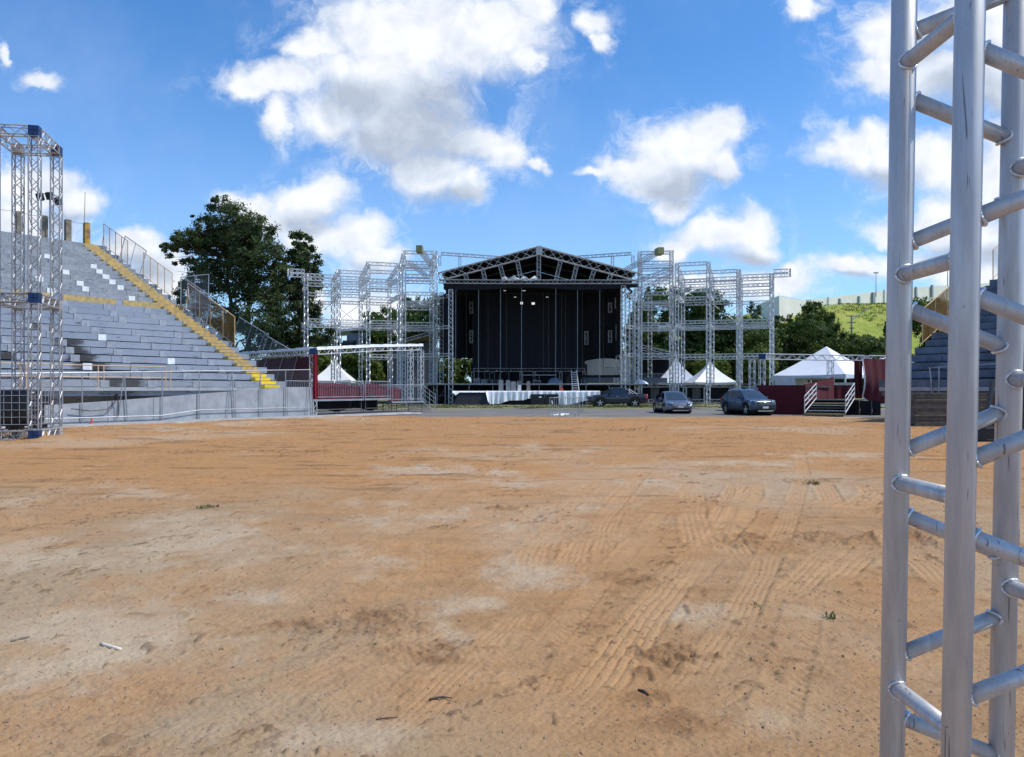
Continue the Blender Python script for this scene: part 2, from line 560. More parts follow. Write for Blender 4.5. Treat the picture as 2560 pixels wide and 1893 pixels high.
# clouds: centre and half-size on the sky, in degrees-like units of the photograph's plane
CLOUDS = [
    # the big cloud
    (1050, 70, 260, 120), (960, 200, 210, 105), (1190, 90, 190, 110), (700, 195, 130, 42), (620, 215, 60, 40),
    (790, 110, 90, 40), (1010, 320, 170, 100), (690, 290, 34, 62), (820, 270, 90, 70), (1090, 420, 110, 62),
    (1160, 470, 50, 55), (1265, 385, 58, 60), (1340, 408, 34, 16), (1180, 350, 110, 60),
    (1330, 20, 62, 52), (1490, 50, 44, 40), (1500, 105, 34, 34), (1320, 165, 34, 30), (930, 90, 110, 60),
    # right of the centre
    (1700, 380, 120, 66), (1775, 325, 85, 56), (1575, 412, 88, 32), (1480, 424, 44, 12), (1650, 450, 90, 50), (1680, 510, 48, 30), (1800, 420, 46, 44),
    (1790, 590, 110, 50), (1860, 590, 80, 56), (1705, 615, 60, 34), (1880, 640, 60, 30),
    # left of the centre
    (765, 505, 92, 58), (815, 470, 60, 42), (590, 490, 54, 24), (880, 600, 92, 56), (800, 600, 84, 66), (920, 570, 66, 44), (940, 650, 62, 46), (700, 560, 60, 40), (640, 510, 60, 36),
    # far left
    (70, 470, 120, 66), (190, 490, 56, 46), (60, 560, 130, 50), (95, 193, 40, 20), (10, 140, 14, 24),
    # right
    (2230, 90, 100, 90), (2190, 190, 70, 44), (2330, 190, 120, 70), (2440, 60, 150, 90), (2500, 200, 110, 80),
    (2140, 375, 110, 56), (2250, 400, 120, 66), (2360, 410, 90, 66), (2190, 345, 60, 40), (2500, 420, 90, 110),
    (2240, 560, 76, 40), (2370, 560, 110, 84), (2480, 600, 130, 80), (2130, 670, 86, 26), (2300, 660, 110, 36), (2030, 12, 40, 34),
    # low, behind the stage and the trees
    (330, 620, 70, 44), (400, 690, 80, 60), (930, 790, 130, 60), (770, 760, 60, 40), (1920, 720, 120, 40), (1975, 690, 40, 24), (1740, 720, 120, 40), (2440, 690, 130, 60),
]
# the thick, shaded undersides
SHADE = [(1010, 350, 210, 120), (1100, 250, 150, 90), (780, 555, 90, 50), (1720, 465, 130, 55), (1100, 500, 110, 45), (180, 545, 100, 40), (2200, 440, 140, 32),
         (2420, 250, 180, 90), (1830, 660, 130, 30), (850, 690, 130, 40), (2420, 640, 170, 40), (330, 680, 90, 40), (2120, 700, 100, 16), (900, 240, 120, 60), (2300, 130, 80, 60)]


def make_sky():
    w = bpy.data.worlds.new('World')
    SC.world = w
    w.use_nodes = True
    nt = w.node_tree
    bg = nt.nodes['Background']
    sk = N(nt, 'ShaderNodeTexSky', sky_type='NISHITA')
    sk.sun_disc = False
    sk.sun_elevation = SUN_EL
    sk.sun_rotation = SUN_AZ
    sk.altitude = 600
    sk.air_density = 1.0
    sk.dust_density = 0.6
    sk.ozone_density = 2.5
    tc = N(nt, 'ShaderNodeTexCoord')
    sep = N(nt, 'ShaderNodeSeparateXYZ')
    nt.links.new(tc.outputs['Generated'], sep.inputs[0])
    yy = mth(nt, 'MAXIMUM', mth(nt, 'ABSOLUTE', sep.outputs[1]), 0.12)
    cb = N(nt, 'ShaderNodeCombineXYZ')
    nt.links.new(mth(nt, 'DIVIDE', sep.outputs[0], yy), cb.inputs[0])
    nt.links.new(mth(nt, 'DIVIDE', sep.outputs[2], yy), cb.inputs[1])
    p = cb.outputs[0]

    def vm(op, a, b=None, c=None):
        x = N(nt, 'ShaderNodeVectorMath', operation=op)
        for i, v in enumerate((a, b, c)):
            if v is not None:
                setin(nt, x.inputs[i], v)
        return x
    n1 = noise(nt, p, 9.0, 3, 0.5)
    n2 = noise(nt, p, 30.0, 5, 0.62)
    w1 = vm('MULTIPLY_ADD', vm('SUBTRACT', n1.outputs['Color'], (0.5, 0.5, 0.5)).outputs[0], (0.075, 0.06, 0), p).outputs[0]
    w2 = vm('MULTIPLY_ADD', vm('SUBTRACT', n2.outputs['Color'], (0.5, 0.5, 0.5)).outputs[0], (0.034, 0.03, 0), w1).outputs[0]

    def field(lst, q, k):
        d = None
        for px, py, rx, ry in lst:
            u, v = (px - 1280) / F, (HY - py) / F
            sx, sy = F / rx, F / ry
            e = vm('LENGTH', vm('MULTIPLY_ADD', q, (sx, sy, 0), (-u * sx, -v * sy, 0)).outputs[0]).outputs['Value']
            d = e if d is None else mth(nt, 'SMOOTH_MIN', d, e, k)
        return d
    D = field(CLOUDS, w2, 0.22)
    S = field(SHADE, w1, 0.35)
    # billows: the same noise looked at again a little towards the sun
    b0 = noise(nt, w1, 15.0, 6, 0.55)
    off = vm('ADD', w1, (0.012, 0.014, 0)).outputs[0]
    b1 = noise(nt, off, 15.0, 6, 0.55)
    relief = mth(nt, 'SUBTRACT', b0.outputs['Fac'], b1.outputs['Fac'])
    edge = mth(nt, 'ADD', D, mth(nt, 'MULTIPLY', mth(nt, 'SUBTRACT', b0.outputs['Fac'], 0.5), -1.0))
    fz = noise(nt, w2, 46.0, 5, 0.65)
    edge = mth(nt, 'ADD', edge, mth(nt, 'MULTIPLY', mth(nt, 'SUBTRACT', fz.outputs['Fac'], 0.5), -0.45))
    dens = ramp(nt, edge, 1.40, 0.52)
    core = ramp(nt, D, 1.15, 0.45)
    sh = ramp(nt, S, 1.25, 0.25)
    lit = mth(nt, 'ADD', mth(nt, 'MULTIPLY', relief, 1.25), mth(nt, 'MULTIPLY', sh, -0.70))
    lit = mth(nt, 'ADD', lit, mth(nt, 'MULTIPLY', core, 0.14))
    lit = mth(nt, 'ADD', lit, 0.60)
    cr = N(nt, 'ShaderNodeValToRGB')
    nt.links.new(lit, cr.inputs[0])
    e = cr.color_ramp.elements
    e[0].position, e[0].color = 0.0, (3.25, 3.7, 4.5, 1)
    e[1].position, e[1].color = 0.85, (6.7, 6.85, 7.05, 1)
    k = cr.color_ramp.elements.new(0.45)
    k.color = (4.85, 5.3, 6.05, 1)
    # deeper, more saturated blue than the raw model gives
    tint = mixc(nt, 1.0, sk.outputs[0], (SKY_T[0], SKY_T[1], SKY_T[2]), 'MULTIPLY')
    # thin veil between the clouds, thicker towards the horizon
    vn = noise(nt, w1, 4.0, 5, 0.6)
    veil = mth(nt, 'MULTIPLY', ramp(nt, vn.outputs['Fac'], 0.42, 0.75), 0.10)
    hz = mth(nt, 'ADD', veil, ramp(nt, sep.outputs[2], 0.42, 0.0, 0.0, 0.30))
    base = mixc(nt, hz, tint, (5.0, 5.9, 7.2))
    # torn veils round the clouds
    vw = noise(nt, w2, 22.0, 7, 0.68, 0.4)
    wisp = mth(nt, 'MULTIPLY', ramp(nt, mth(nt, 'ADD', D, mth(nt, 'MULTIPLY', mth(nt, 'SUBTRACT', n1.outputs['Fac'], 0.5), -2.0)), 2.1, 0.95), ramp(nt, vw.outputs['Fac'], 0.44, 0.72))
    base = mixc(nt, mth(nt, 'MULTIPLY', wisp, 0.62), base, (6.0, 6.5, 7.3))
    fin = mixc(nt, mth(nt, 'MULTIPLY', dens, 0.96), base, cr.outputs[0])
    nt.links.new(fin, bg.inputs['Color'])
    bg.inputs['Strength'].default_value = 0.138
    w.cycles.sampling_method = 'MANUAL'
    w.cycles.sample_map_resolution = 256


SKY_T = (0.53, 0.94, 1.28)


# ------------------------------------------------------------------ numpy noise
def vnoise(x, y, seed=0):
    xi, yi = np.floor(x).astype(np.int64), np.floor(y).astype(np.int64)
    fx, fy = x - xi, y - yi
    fx, fy = fx * fx * (3 - 2 * fx), fy * fy * (3 - 2 * fy)

    def h(a, b):
        n = (a * 374761393 + b * 668265263 + seed * 974634777) & 0xFFFFFFFF
        n = ((n ^ (n >> 13)) * 1274126177) & 0xFFFFFFFF
        return ((n ^ (n >> 16)) & 0xFFFF) / 65535.0
    return (h(xi, yi) * (1 - fx) + h(xi + 1, yi) * fx) * (1 - fy) + (h(xi, yi + 1) * (1 - fx) + h(xi + 1, yi + 1) * fx) * fy


def fbm(x, y, o=4, seed=0, g=0.5):
    t, a, s = 0, 1.0, 0
    for i in range(o):
        t = t + a * vnoise(x * 2 ** i, y * 2 ** i, seed + i * 17)
        s += a
        a *= g
    return t / s


def sstep(a, b, x):
    t = np.clip((x - a) / (b - a), 0, 1)
    return t * t * (3 - 2 * t)


def ground_pt(px, py):
    y = CH * F / (py - HY)
    return ((px - 1280) / F * y, y)


# tyre tracks seen in the dirt: pixel polyline, width (m), kind, depth
TRACKS = [
    ([(1290, 1960), (1316, 1886), (1478, 1730), (1640, 1513), (1776, 1351), (1840, 1216), (1862, 1184)], 0.46, 'rib', 0.95),
    ([(1205, 1960), (1262, 1886), (1400, 1760)], 0.3, 'lug', 0.9),
    ([(1732, 1222), (1736, 1300), (1760, 1392)], 0.55, 'rib', 1.0),
    ([(1802, 1330), (1838, 1380), (1884, 1432)], 0.5, 'rib', 1.2),
    ([(1868, 1190), (1880, 1230), (1850, 1290), (1780, 1370), (1700, 1450), (1640, 1490)], 0.6, 'lug', 1.0),
    ([(2046, 1480), (2110, 1420), (2200, 1346)], 0.5, 'rib', 1.1),
    ([(1900, 1520), (1990, 1470), (2060, 1400), (2140, 1340)], 0.4, 'rib', 0.8),
    ([(2080, 1180), (2165, 1205), (2190, 1232), (2150, 1262), (2060, 1280)], 0.7, 'rib', 0.9),
    ([(1990, 1180), (2060, 1215), (2080, 1250), (2010, 1275)], 0.5, 'rib', 0.9),
    ([(1320, 1470), (1330, 1400), (1352, 1330)], 0.42, 'rib', 0.7),
    ([(1428, 1460), (1436, 1390), (1452, 1330)], 0.42, 'rib', 0.9),
    ([(1500, 1400), (1510, 1330), (1535, 1270)], 0.42, 'rib', 0.6),
    ([(1290, 1810), (1345, 1730), (1396, 1640)], 0.22, 'rib', 1.1),
    ([(1392, 1700), (1440, 1620), (1500, 1560)], 0.3, 'lug', 0.9),
    ([(2400, 1480), (2330, 1420), (2200, 1330), (2100, 1300)], 0.5, 'rib', 1.1),
    ([(2480, 1420), (2360, 1340), (2230, 1280)], 0.5, 'lug', 1.1),
    ([(69, 1330), (60, 1290), (100, 1262), (170, 1240)], 0.35, 'rib', 0.5),
    ([(1182, 1056), (1190, 1085), (1170, 1120), (1130, 1160)], 0.45, 'rib', 0.6),
    ([(1790, 1075), (1700, 1110), (1620, 1160), (1560, 1230), (1500, 1300)], 0.5, 'rib', 0.5),
    ([(1300, 1560), (1420, 1560), (1600, 1580), (1720, 1640)], 0.4, 'lug', 0.6),
    ([(1560, 1960), (1660, 1800), (1840, 1690), (2000, 1640), (2180, 1600)], 0.5, 'rib', 0.5),
    ([(1040, 1700), (1000, 1610), (1010, 1540), (1075, 1480)], 0.3, 'rib', 0.7),
    ([(500, 1850), (760, 1690), (960, 1600), (1200, 1500)], 0.5, 'rib', 0.35),
    ([(1060, 1440), (1064, 1360), (1080, 1280)], 0.4, 'rib', 0.4),
    ([(1600, 1893), (1840, 1560), (1960, 1330), (2010, 1190), (2000, 1120)], 0.34, 'rib', 0.7),
    ([(900, 1893), (1180, 1640), (1420, 1400), (1560, 1240), (1660, 1130), (1790, 1060)], 0.30, 'rib', 0.55),
    ([(700, 1893), (1010, 1640), (1290, 1400), (1450, 1240), (1570, 1130), (1730, 1058)], 0.30, 'lug', 0.45),
    ([(200, 1800), (560, 1600), (860, 1400), (1060, 1260), (1180, 1150), (1200, 1070)], 0.32, 'rib', 0.35),
    ([(1180, 1893), (1330, 1640), (1600, 1340), (1730, 1200)], 0.3, 'lug', 0.6),
    ([(2420, 1640), (2150, 1520), (1900, 1440), (1640, 1400)], 0.36, 'rib', 0.6),
    ([(2480, 1560), (2200, 1450), (1950, 1380), (1700, 1350)], 0.36, 'lug', 0.6),
    ([(1900, 1893), (1980, 1650), (2020, 1480)], 0.34, 'lug', 0.6),
    ([(90, 1240), (180, 1190), (330, 1140), (560, 1110)], 0.4, 'rib', 0.5),
    ([(1500, 1120), (1300, 1100), (1100, 1095), (900, 1110)], 0.4, 'rib', 0.5),
    ([(1530, 1085), (1800, 1100), (2050, 1120), (2300, 1130)], 0.4, 'rib', 0.6),
]
# loose dug soil: centre pixel, radii (m), height
HEAPS = [((925, 1555), 0.62, 0.42, 0.035), ((1010, 1620), 0.42, 0.30, 0.03), ((1680, 1632), 0.40, 0.28, 0.045), ((1600, 1450), 0.5, 0.4, 0.03),
         ((1900, 1350), 0.7, 0.5, 0.04), ((2110, 1352), 0.6, 0.5, 0.05), ((1960, 1660), 0.4, 0.2, 0.03), ((1620, 1735), 0.22, 0.14, 0.02), ((1270, 1272), 0.4, 0.25, 0.05),
         ((2040, 1205), 0.5, 0.4, 0.05), ((2330, 1350), 0.7, 0.5, 0.06), ((1740, 1800), 0.3, 0.2, 0.02), ((700, 1130), 1.2, 0.5, 0.05), ((500, 1128), 1.4, 0.5, 0.05), ((760, 1065), 1.0, 0.6, 0.08), ((1560, 1075), 1.2, 0.6, 0.1)]
# pale worn patches: centre pixel, half-size in pixels
PALE = [(640, 1490, 90, 22), (1020, 1290, 160, 26), (1290, 1300, 90, 24), (1330, 1420, 130, 40), (1130, 1600, 90, 40), (1180, 1680, 60, 25), (330, 1235, 110, 20), (420, 1075, 130, 8), (60, 1690, 170, 60),
        (300, 1600, 260, 80), (500, 1370, 240, 60), (120, 1400, 160, 40), (830, 1830, 190, 50), (1480, 1270, 90, 14), (1380, 1120, 120, 8), (1100, 1180, 200, 14), (40, 1260, 60, 20), (900, 1400, 190, 30),
        (1300, 1210, 160, 14), (1900, 1160, 200, 10), (2080, 1140, 180, 8), (1750, 1530, 120, 24), (1960, 1530, 110, 24), (1180, 1500, 110, 26), (900, 1050, 60, 4), (840, 1046, 90, 4), (620, 1060, 90, 6), (1620, 1205, 120, 12), (1500, 1700, 90, 30), (1900, 1800, 200, 40)]


def make_ground():
    # everything beyond: earth and grass out to the horizon
    mb = MB()
    R = 1600
    P = []
    for i in range(25):
        y = -60 + 2100 * (i / 24) ** 2
        P.append([(-R + 2 * R * j / 24, y, -0.16) for j in range(25)])
    mb.grid(P)
    m, nt, bs = _nt('far_earth')
    v = world_pos(nt)
    n1 = noise(nt, v, 0.05, 6, 0.6)
    n2 = noise(nt, v, 1.5, 5, 0.6)
    sx = N(nt, 'ShaderNodeSeparateXYZ')
    nt.links.new(v, sx.inputs[0])
    gr = mixc(nt, ramp(nt, n2.outputs['Fac'], 0.35, 0.65), (0.07, 0.10, 0.02), (0.13, 0.14, 0.04))
    er = mixc(nt, ramp(nt, n2.outputs['Fac'], 0.35, 0.65), (0.30, 0.17, 0.085), (0.24, 0.145, 0.08))
    nt.links.new(mixc(nt, ramp(nt, sx.outputs[1], 55, 75), er, mixc(nt, ramp(nt, n1.outputs['Fac'], 0.5, 0.6, 0, 0.5), gr, (0.20, 0.16, 0.09))), bs.inputs['Base Color'])
    bs.inputs['Roughness'].default_value = 0.95
    structure(mb.build('ground', m))

    # ---- the dirt of the arena: one fine sheet, worked by wheels
    ny, nx = GRID
    inv = np.linspace(1 / 2.3, 1 / 52.0, ny)
    yy = 1 / inv
    tt = np.linspace(-0.98, 0.98, nx)
    Y, T = np.meshgrid(yy, tt, indexing='ij')
    Xg = T * Y
    px, py = 1280 + F * T, HY + CH * F / Y
    z = (fbm(Xg * 0.25, Y * 0.25, 3, 1) - 0.5) * 0.10
    z += (fbm(Xg * 1.3, Y * 1.3, 3, 5) - 0.5) * 0.028
    fine = fbm(Xg * 7, Y * 7, 5, 9, 0.68)
    rough = 0.5 + 1.4 * sstep(0.42, 0.66, fbm(Xg * 0.6, Y * 0.6, 3, 12))
    z += (fine - 0.5) * 0.018 * rough
    near = sstep(26, 8, Y)
    grit = vnoise(Xg * 55, Y * 55, 31)
    z += (grit - 0.5) * 0.006 * near
    # small clods
    cl = vnoise(Xg * 14, Y * 14, 77)
    clm = sstep(0.52, 0.7, fbm(Xg * 0.8, Y * 0.8, 3, 40))
    clod = sstep(0.80, 0.97, cl) * (0.25 + 0.75 * clm)
    z += clod * 0.018
    # wind / drag streaks
    dirn = fbm(Xg * 0.35 + 3, Y * 0.6, 2, 60)
    streak = fbm(Xg * 1.1 + dirn * 2.5, Y * 5.5 - Xg * 1.2, 4, 55, 0.6)
    z += (streak - 0.5) * 0.030
    # long drag marks along the way the wheels ran, and the crumbs they left
    al, la = Xg * 0.47 + Y * 0.88, Xg * 0.88 - Y * 0.47
    wq = (fbm(Xg * 0.4, Y * 0.4, 3, 61) - 0.5) * 2.2
    drag = fbm(la * 4.2 + wq, al * 0.55, 5, 62, 0.62)
    dragm = sstep(0.36, 0.60, fbm(Xg * 0.3 + 5, Y * 0.3, 3, 63))
    z += (drag - 0.5) * 0.028 * dragm * sstep(22, 8, Y)
    crumb_zone = sstep(0.50, 0.68, fbm(la * 1.1 + wq, al * 0.45, 4, 64, 0.6))
    crumb = sstep(0.60, 0.78, fbm(la * 10 + wq, al * 5.0, 4, 65, 0.65))
    chip = sstep(0.74, 0.86, fbm(Xg * 19, Y * 19, 2, 66, 0.6))
    speck = np.clip(crumb * crumb_zone * 1.1 + chip * (0.25 + 0.75 * crumb_zone), 0, 1)
    far_line = sstep(0.62, 0.74, fbm(Xg * 0.5, Y * 2.4, 4, 67, 0.6)) * sstep(7, 14, Y)
    speck = np.maximum(speck, far_line * 0.75)
    z += speck * 0.010
    # the tracks
    dark = np.zeros_like(z)
    groove_all = np.zeros_like(z)
    worked = np.zeros_like(z)
    for pts, wd, kind, dp in TRACKS:
        wd = 0.07 + wd * 0.52
        g = [ground_pt(*q) for q in pts]
        bx = [q[0] for q in g]
        by = [q[1] for q in g]
        mk = (Xg > min(bx) - 1) & (Xg < max(bx) + 1) & (Y > min(by) - 1) & (Y < max(by) + 1)
        if not mk.any():
            continue
        xs, ys = Xg[mk], Y[mk]
        best = np.full(xs.shape, 9.0)
        lat = np.zeros(xs.shape)
        arc = np.zeros(xs.shape)
        s0 = 0.0
        for (ax, ay), (cx, cy) in zip(g[:-1], g[1:]):
            L = math.hypot(cx - ax, cy - ay)
            ux, uy = (cx - ax) / L, (cy - ay) / L
            t = np.clip((xs - ax) * ux + (ys - ay) * uy, 0, L)
            dx, dy = xs - ax - ux * t, ys - ay - uy * t
            d = np.hypot(dx, dy)
            side = (xs - ax) * (-uy) + (ys - ay) * ux
            b = d < best
            best = np.where(b, d, best)
            lat = np.where(b, side, lat)
            arc = np.where(b, s0 + t, arc)
            s0 += L
        wob = (fbm(xs * 1.1, ys * 1.1, 2, 90) - 0.5) * 0.06 + (fbm(xs * 9, ys * 9, 2, 91) - 0.5) * 0.018
        wl = lat + wob
        inside = sstep(wd * 0.5, wd * 0.40, best + wob * 0.6)
        broken = sstep(0.30, 0.60, fbm(xs * 1.3, ys * 1.3, 4, 70, 0.65)) * dp
        ends = sstep(0, 0.9, arc) * sstep(s0, s0 - 0.9, arc)
        amp = inside * broken * ends
        if kind == 'rib':
            tr = np.abs(((wl / (wd / 5.0)) % 1.0) - 0.5) * 2
            tr = sstep(0.45, 0.95, tr) * (0.55 + 0.9 * fbm(xs * 5, ys * 5, 3, 92, 0.6))
            tr = np.maximum(tr, 0.35 * sstep(0.6, 0.9, np.abs(((arc / 0.06) % 1.0) - 0.5) * 2))
        else:
            ph = arc / 0.085 + np.abs(wl) / wd * 2.2
            tr = sstep(0.35, 0.85, np.abs((ph % 1.0) - 0.5) * 2) * sstep(0.03, 0.06, np.abs(wl))
        rim = sstep(wd * 0.46, wd * 0.54, best) * sstep(wd * 0.72, wd * 0.56, best) * broken * ends
        zz = z[mk]
        zz = zz * (1 - 0.6 * amp) - amp * (0.006 + 0.010 * tr) + rim * 0.009 * (0.4 + fbm(xs * 6, ys * 6, 3, 93))
        z[mk] = zz
        worked[mk] = np.maximum(worked[mk], amp)
    for (hx, hy), rx, ry, hh in HEAPS:
        cx, cy = ground_pt(hx, hy)
        d = np.hypot((Xg - cx) / rx, (Y - cy) / ry) + (fbm(Xg * 2.5, Y * 2.5, 5, 101, 0.7) - 0.5) * 3.2
        k = sstep(1.15, 0.35, d)
        lump = fbm(Xg * 13, Y * 13, 3, 111, 0.6)
        z += k * (hh * 0.3 + (lump - 0.45) * hh * 1.7)
        dark = np.maximum(dark, k)
    # a low lip of earth against the foot of the tower
    cx, cy = ground_pt(150, 1098)
    d = np.hypot((Xg - cx) / 1.6, (Y - cy) / 0.9)
    z += sstep(1.2, 0.2, d) * 0.13
    # sinks away irregularly under the asphalt, the kerb and behind
    edge = 44.6 + 1.2 * (fbm(Xg * 0.15, Y * 0.1, 3, 130) - 0.5) * 2 + np.where(Xg < -6, 2.0 * sstep(-6, -12, Xg), 0)
    z -= sstep(edge - 0.5, edge + 0.7, Y) * 0.14
    # kerb line on the left: the dirt stops at it
    kn = (Xg - KERB0[0]) * (-KERB_D[1]) + (Y - KERB0[1]) * KERB_D[0]      # distance to the left of the kerb's outer edge
    z -= sstep(-0.05, 0.35, kn + (fbm(Xg * 0.7, Y * 0.7, 3, 140) - 0.5) * 0.8) * 0.14
    pale = np.zeros_like(z)
    for ax, ay, rx, ry in PALE:
        d = np.hypot((px - ax) / rx, (py - ay) / ry)
        wv = (fbm(Xg * 1.6, Y * 1.1, 6, 150, 0.72) - 0.5) * 4.6
        pale = np.maximum(pale, sstep(1.5, -0.4, d + wv))
    wide = fbm(Xg * 0.22, Y * 0.16, 5, 160, 0.6)
    pale = np.clip(np.maximum(pale * 0.85, sstep(0.55, 0.75, wide) * 0.5) * (0.55 + 0.9 * fbm(Xg * 2.2, Y * 2.2, 4, 170, 0.65)), 0, 1)
    pale *= 1 - 0.75 * worked
    left_grey = sstep(0.15, -0.45, T + (fbm(Xg * 0.3, Y * 0.3, 4, 180) - 0.5) * 0.9) * sstep(16, 5, Y)
    orange = sstep(0.38, 0.62, fbm(Xg * 0.18 + 9, Y * 0.12, 5, 190, 0.6) + 0.22 * sstep(7, 26, Y) - 0.12 * left_grey)

    warm = sstep(0.46, 0.60, fbm(la * 0.42 + wq * 0.5, al * 0.22, 5, 195, 0.62)) * (0.4 + 0.6 * fbm(Xg * 2, Y * 2, 4, 196))
    warm = np.maximum(warm, 0.8 * sstep(1700, 1860, py + (fbm(Xg * 1.2, Y * 1.2, 4, 197) - 0.5) * 500) * sstep(1150, 700, px))

    n = ny * nx
    co = np.empty((n, 3), np.float32)
    co[:, 0], co[:, 1], co[:, 2] = Xg.ravel(), Y.ravel(), z.ravel()
    me = bpy.data.meshes.new('dirt_field')
    me.vertices.add(n)
    me.vertices.foreach_set('co', co.ravel())
    i, j = np.meshgrid(np.arange(ny - 1), np.arange(nx - 1), indexing='ij')
    a = (i * nx + j).ravel()
    q = np.stack([a, a + 1, a + nx + 1, a + nx], 1).astype(np.int32)
    nf = len(q)
    me.loops.add(nf * 4)
    me.loops.foreach_set('vertex_index', q.ravel())
    me.polygons.add(nf)
    me.polygons.foreach_set('loop_start', np.arange(0, nf * 4, 4, dtype=np.int32))
    me.polygons.foreach_set('use_smooth', np.ones(nf, bool))
    me.update(calc_edges=True)
    for nm, arr in (('pale', pale), ('orange', orange), ('dug', dark), ('clod', clod), ('grey', left_grey), ('speck', speck), ('warm', warm), ('worked', worked)):
        at = me.attributes.new(nm, 'FLOAT', 'POINT')
        at.data.foreach_set('value', arr.ravel().astype(np.float32))
    m, nt, bs = _nt('arena_dirt')

    def at(nm):
        x = N(nt, 'ShaderNodeAttribute', attribute_name=nm)
        return x.outputs['Fac']
    v = world_pos(nt)
    f1 = noise(nt, v, 3.0, 8, 0.7)
    f2 = noise(nt, v, 40.0, 4, 0.65)
    f3 = noise(nt, world_pos(nt, (0.9, 3.2, 1)), 1.2, 7, 0.65)
    c = mixc(nt, at('orange'), (0.375, 0.252, 0.142), (0.42, 0.240, 0.105))
    c = mixc(nt, mth(nt, 'MULTIPLY', at('warm'), 0.75), c, (0.44, 0.240, 0.100))
    c = mixc(nt, ramp(nt, f3.outputs['Fac'], 0.40, 0.66, 0, 0.55), c, (0.305, 0.178, 0.085))
    c = mixc(nt, mth(nt, 'MULTIPLY', at('grey'), mth(nt, 'SUBTRACT', 0.9, mth(nt, 'MULTIPLY', at('warm'), 0.7))), c, (0.355, 0.285, 0.195))
    c = mixc(nt, mth(nt, 'MULTIPLY', at('pale'), 0.95), c, (0.46, 0.39, 0.295))
    c = mixc(nt, ramp(nt, f1.outputs['Fac'], 0.50, 0.72, 0, 0.35), c, (0.24, 0.15, 0.085))
    c = mixc(nt, ramp(nt, f2.outputs['Fac'], 0.60, 0.75, 0, 0.45), c, (0.42, 0.34, 0.26))
    c = mixc(nt, ramp(nt, f2.outputs['Fac'], 0.42, 0.30, 0, 0.30), c, (0.18, 0.11, 0.06))
    c = mixc(nt, mth(nt, 'MULTIPLY', at('dug'), ramp(nt, f1.outputs['Fac'], 0.35, 0.6, 0.15, 0.75)), c, (0.22, 0.125, 0.062))
    c = mixc(nt, mth(nt, 'MULTIPLY', at('clod'), 0.6), c, (0.13, 0.08, 0.045))
    c = mixc(nt, mth(nt, 'MULTIPLY', at('worked'), 0.45), c, (0.50, 0.33, 0.185))
    c = mixc(nt, mth(nt, 'MULTIPLY', at('speck'), ramp(nt, f1.outputs['Fac'], 0.3, 0.6, 0.35, 0.8)), c, (0.115, 0.068, 0.038))
    nt.links.new(c, bs.inputs['Base Color'])
    bs.inputs['Roughness'].default_value = 0.95
    bs.inputs['Specular IOR Level'].default_value = 0.15
    f4 = noise(nt, world_pos(nt, (1.0, 1.6, 1)), 14.0, 6, 0.75)
    f5 = noise(nt, v, 85.0, 3, 0.6)
    c = mixc(nt, ramp(nt, f4.outputs['Fac'], 0.60, 0.72, 0, 0.42), c, (0.22, 0.135, 0.075))
    c = mixc(nt, ramp(nt, f4.outputs['Fac'], 0.42, 0.30, 0, 0.40), c, (0.50, 0.39, 0.27))
    c = mixc(nt, ramp(nt, f5.outputs['Fac'], 0.64, 0.74, 0, 0.4), c, (0.17, 0.11, 0.065))
    c = mixc(nt, ramp(nt, f5.outputs['Fac'], 0.36, 0.28, 0, 0.5), c, (0.56, 0.47, 0.36))
    c = mixc(nt, 1.0, c, (1.0, 0.915, 0.825), 'MULTIPLY')
    nt.links.new(c, bs.inputs['Base Color'])
    h = mth(nt, 'ADD', mth(nt, 'MULTIPLY', f4.outputs['Fac'], 0.9), mth(nt, 'MULTIPLY', f1.outputs['Fac'], 0.6))
    h = mth(nt, 'ADD', h, mth(nt, 'MULTIPLY', f2.outputs['Fac'], 0.4))
    bump(nt, bs, h, 0.8, 0.02)
    me.materials.append(m)
    structure(link('dirt_field', me))

    # ---- asphalt yard in front of the stage, and the thin lawn under it
    mb = MB()
    P = []
    for i in range(40):
        y = 44 + 36 * i / 39
        P.append([(-20 + 90 * j / 120, y, -0.07 + 0.05 * math.sin(j * 0.7) * 0.2) for j in range(121)])
    mb.grid(P)
    m, nt, bs = _nt('worn_asphalt')
    v = world_pos(nt)
    n1 = noise(nt, v, 0.12, 6, 0.65)
    n2 = noise(nt, v, 2.5, 6, 0.7)
    n3 = noise(nt, world_pos(nt, (0.25, 1, 1)), 0.5, 6, 0.6)
    c = mixc(nt, ramp(nt, n2.outputs['Fac'], 0.3, 0.7), (0.165, 0.155, 0.145), (0.115, 0.11, 0.105))
    c = mixc(nt, ramp(nt, n3.outputs['Fac'], 0.47, 0.62, 0, 0.75), c, (0.25, 0.225, 0.18))
    c = mixc(nt, ramp(nt, n1.outputs['Fac'], 0.56, 0.66, 0, 0.8), c, (0.13, 0.135, 0.05))
    sx = N(nt, 'ShaderNodeSeparateXYZ')
    nt.links.new(v, sx.inputs[0])
    ed = mth(nt, 'ADD', sx.outputs[1], mth(nt, 'MULTIPLY', noise(nt, v, 0.35, 5, 0.6).outputs['Fac'], 7.0))
    c = mixc(nt, ramp(nt, ed, 50.5, 47.5, 0, 0.8), c, (0.33, 0.245, 0.165))
    nt.links.new(c, bs.inputs['Base Color'])
    bs.inputs['Roughness'].default_value = 0.9
    bump(nt, bs, n2.outputs['Fac'], 0.4)
    structure(mb.build('asphalt_yard', m))

    mb = MB()
    P = []
    for i in range(30):
        y = 63.5 + 50 * i / 29
        P.append([(-60 + 150 * j / 120, y + (1.0 * math.sin(j * 1.7) + 1.3 * math.sin(j * 0.43) if i == 0 else 0), -0.075 if i == 0 else 0.0) for j in range(121)])
    mb.grid(P)
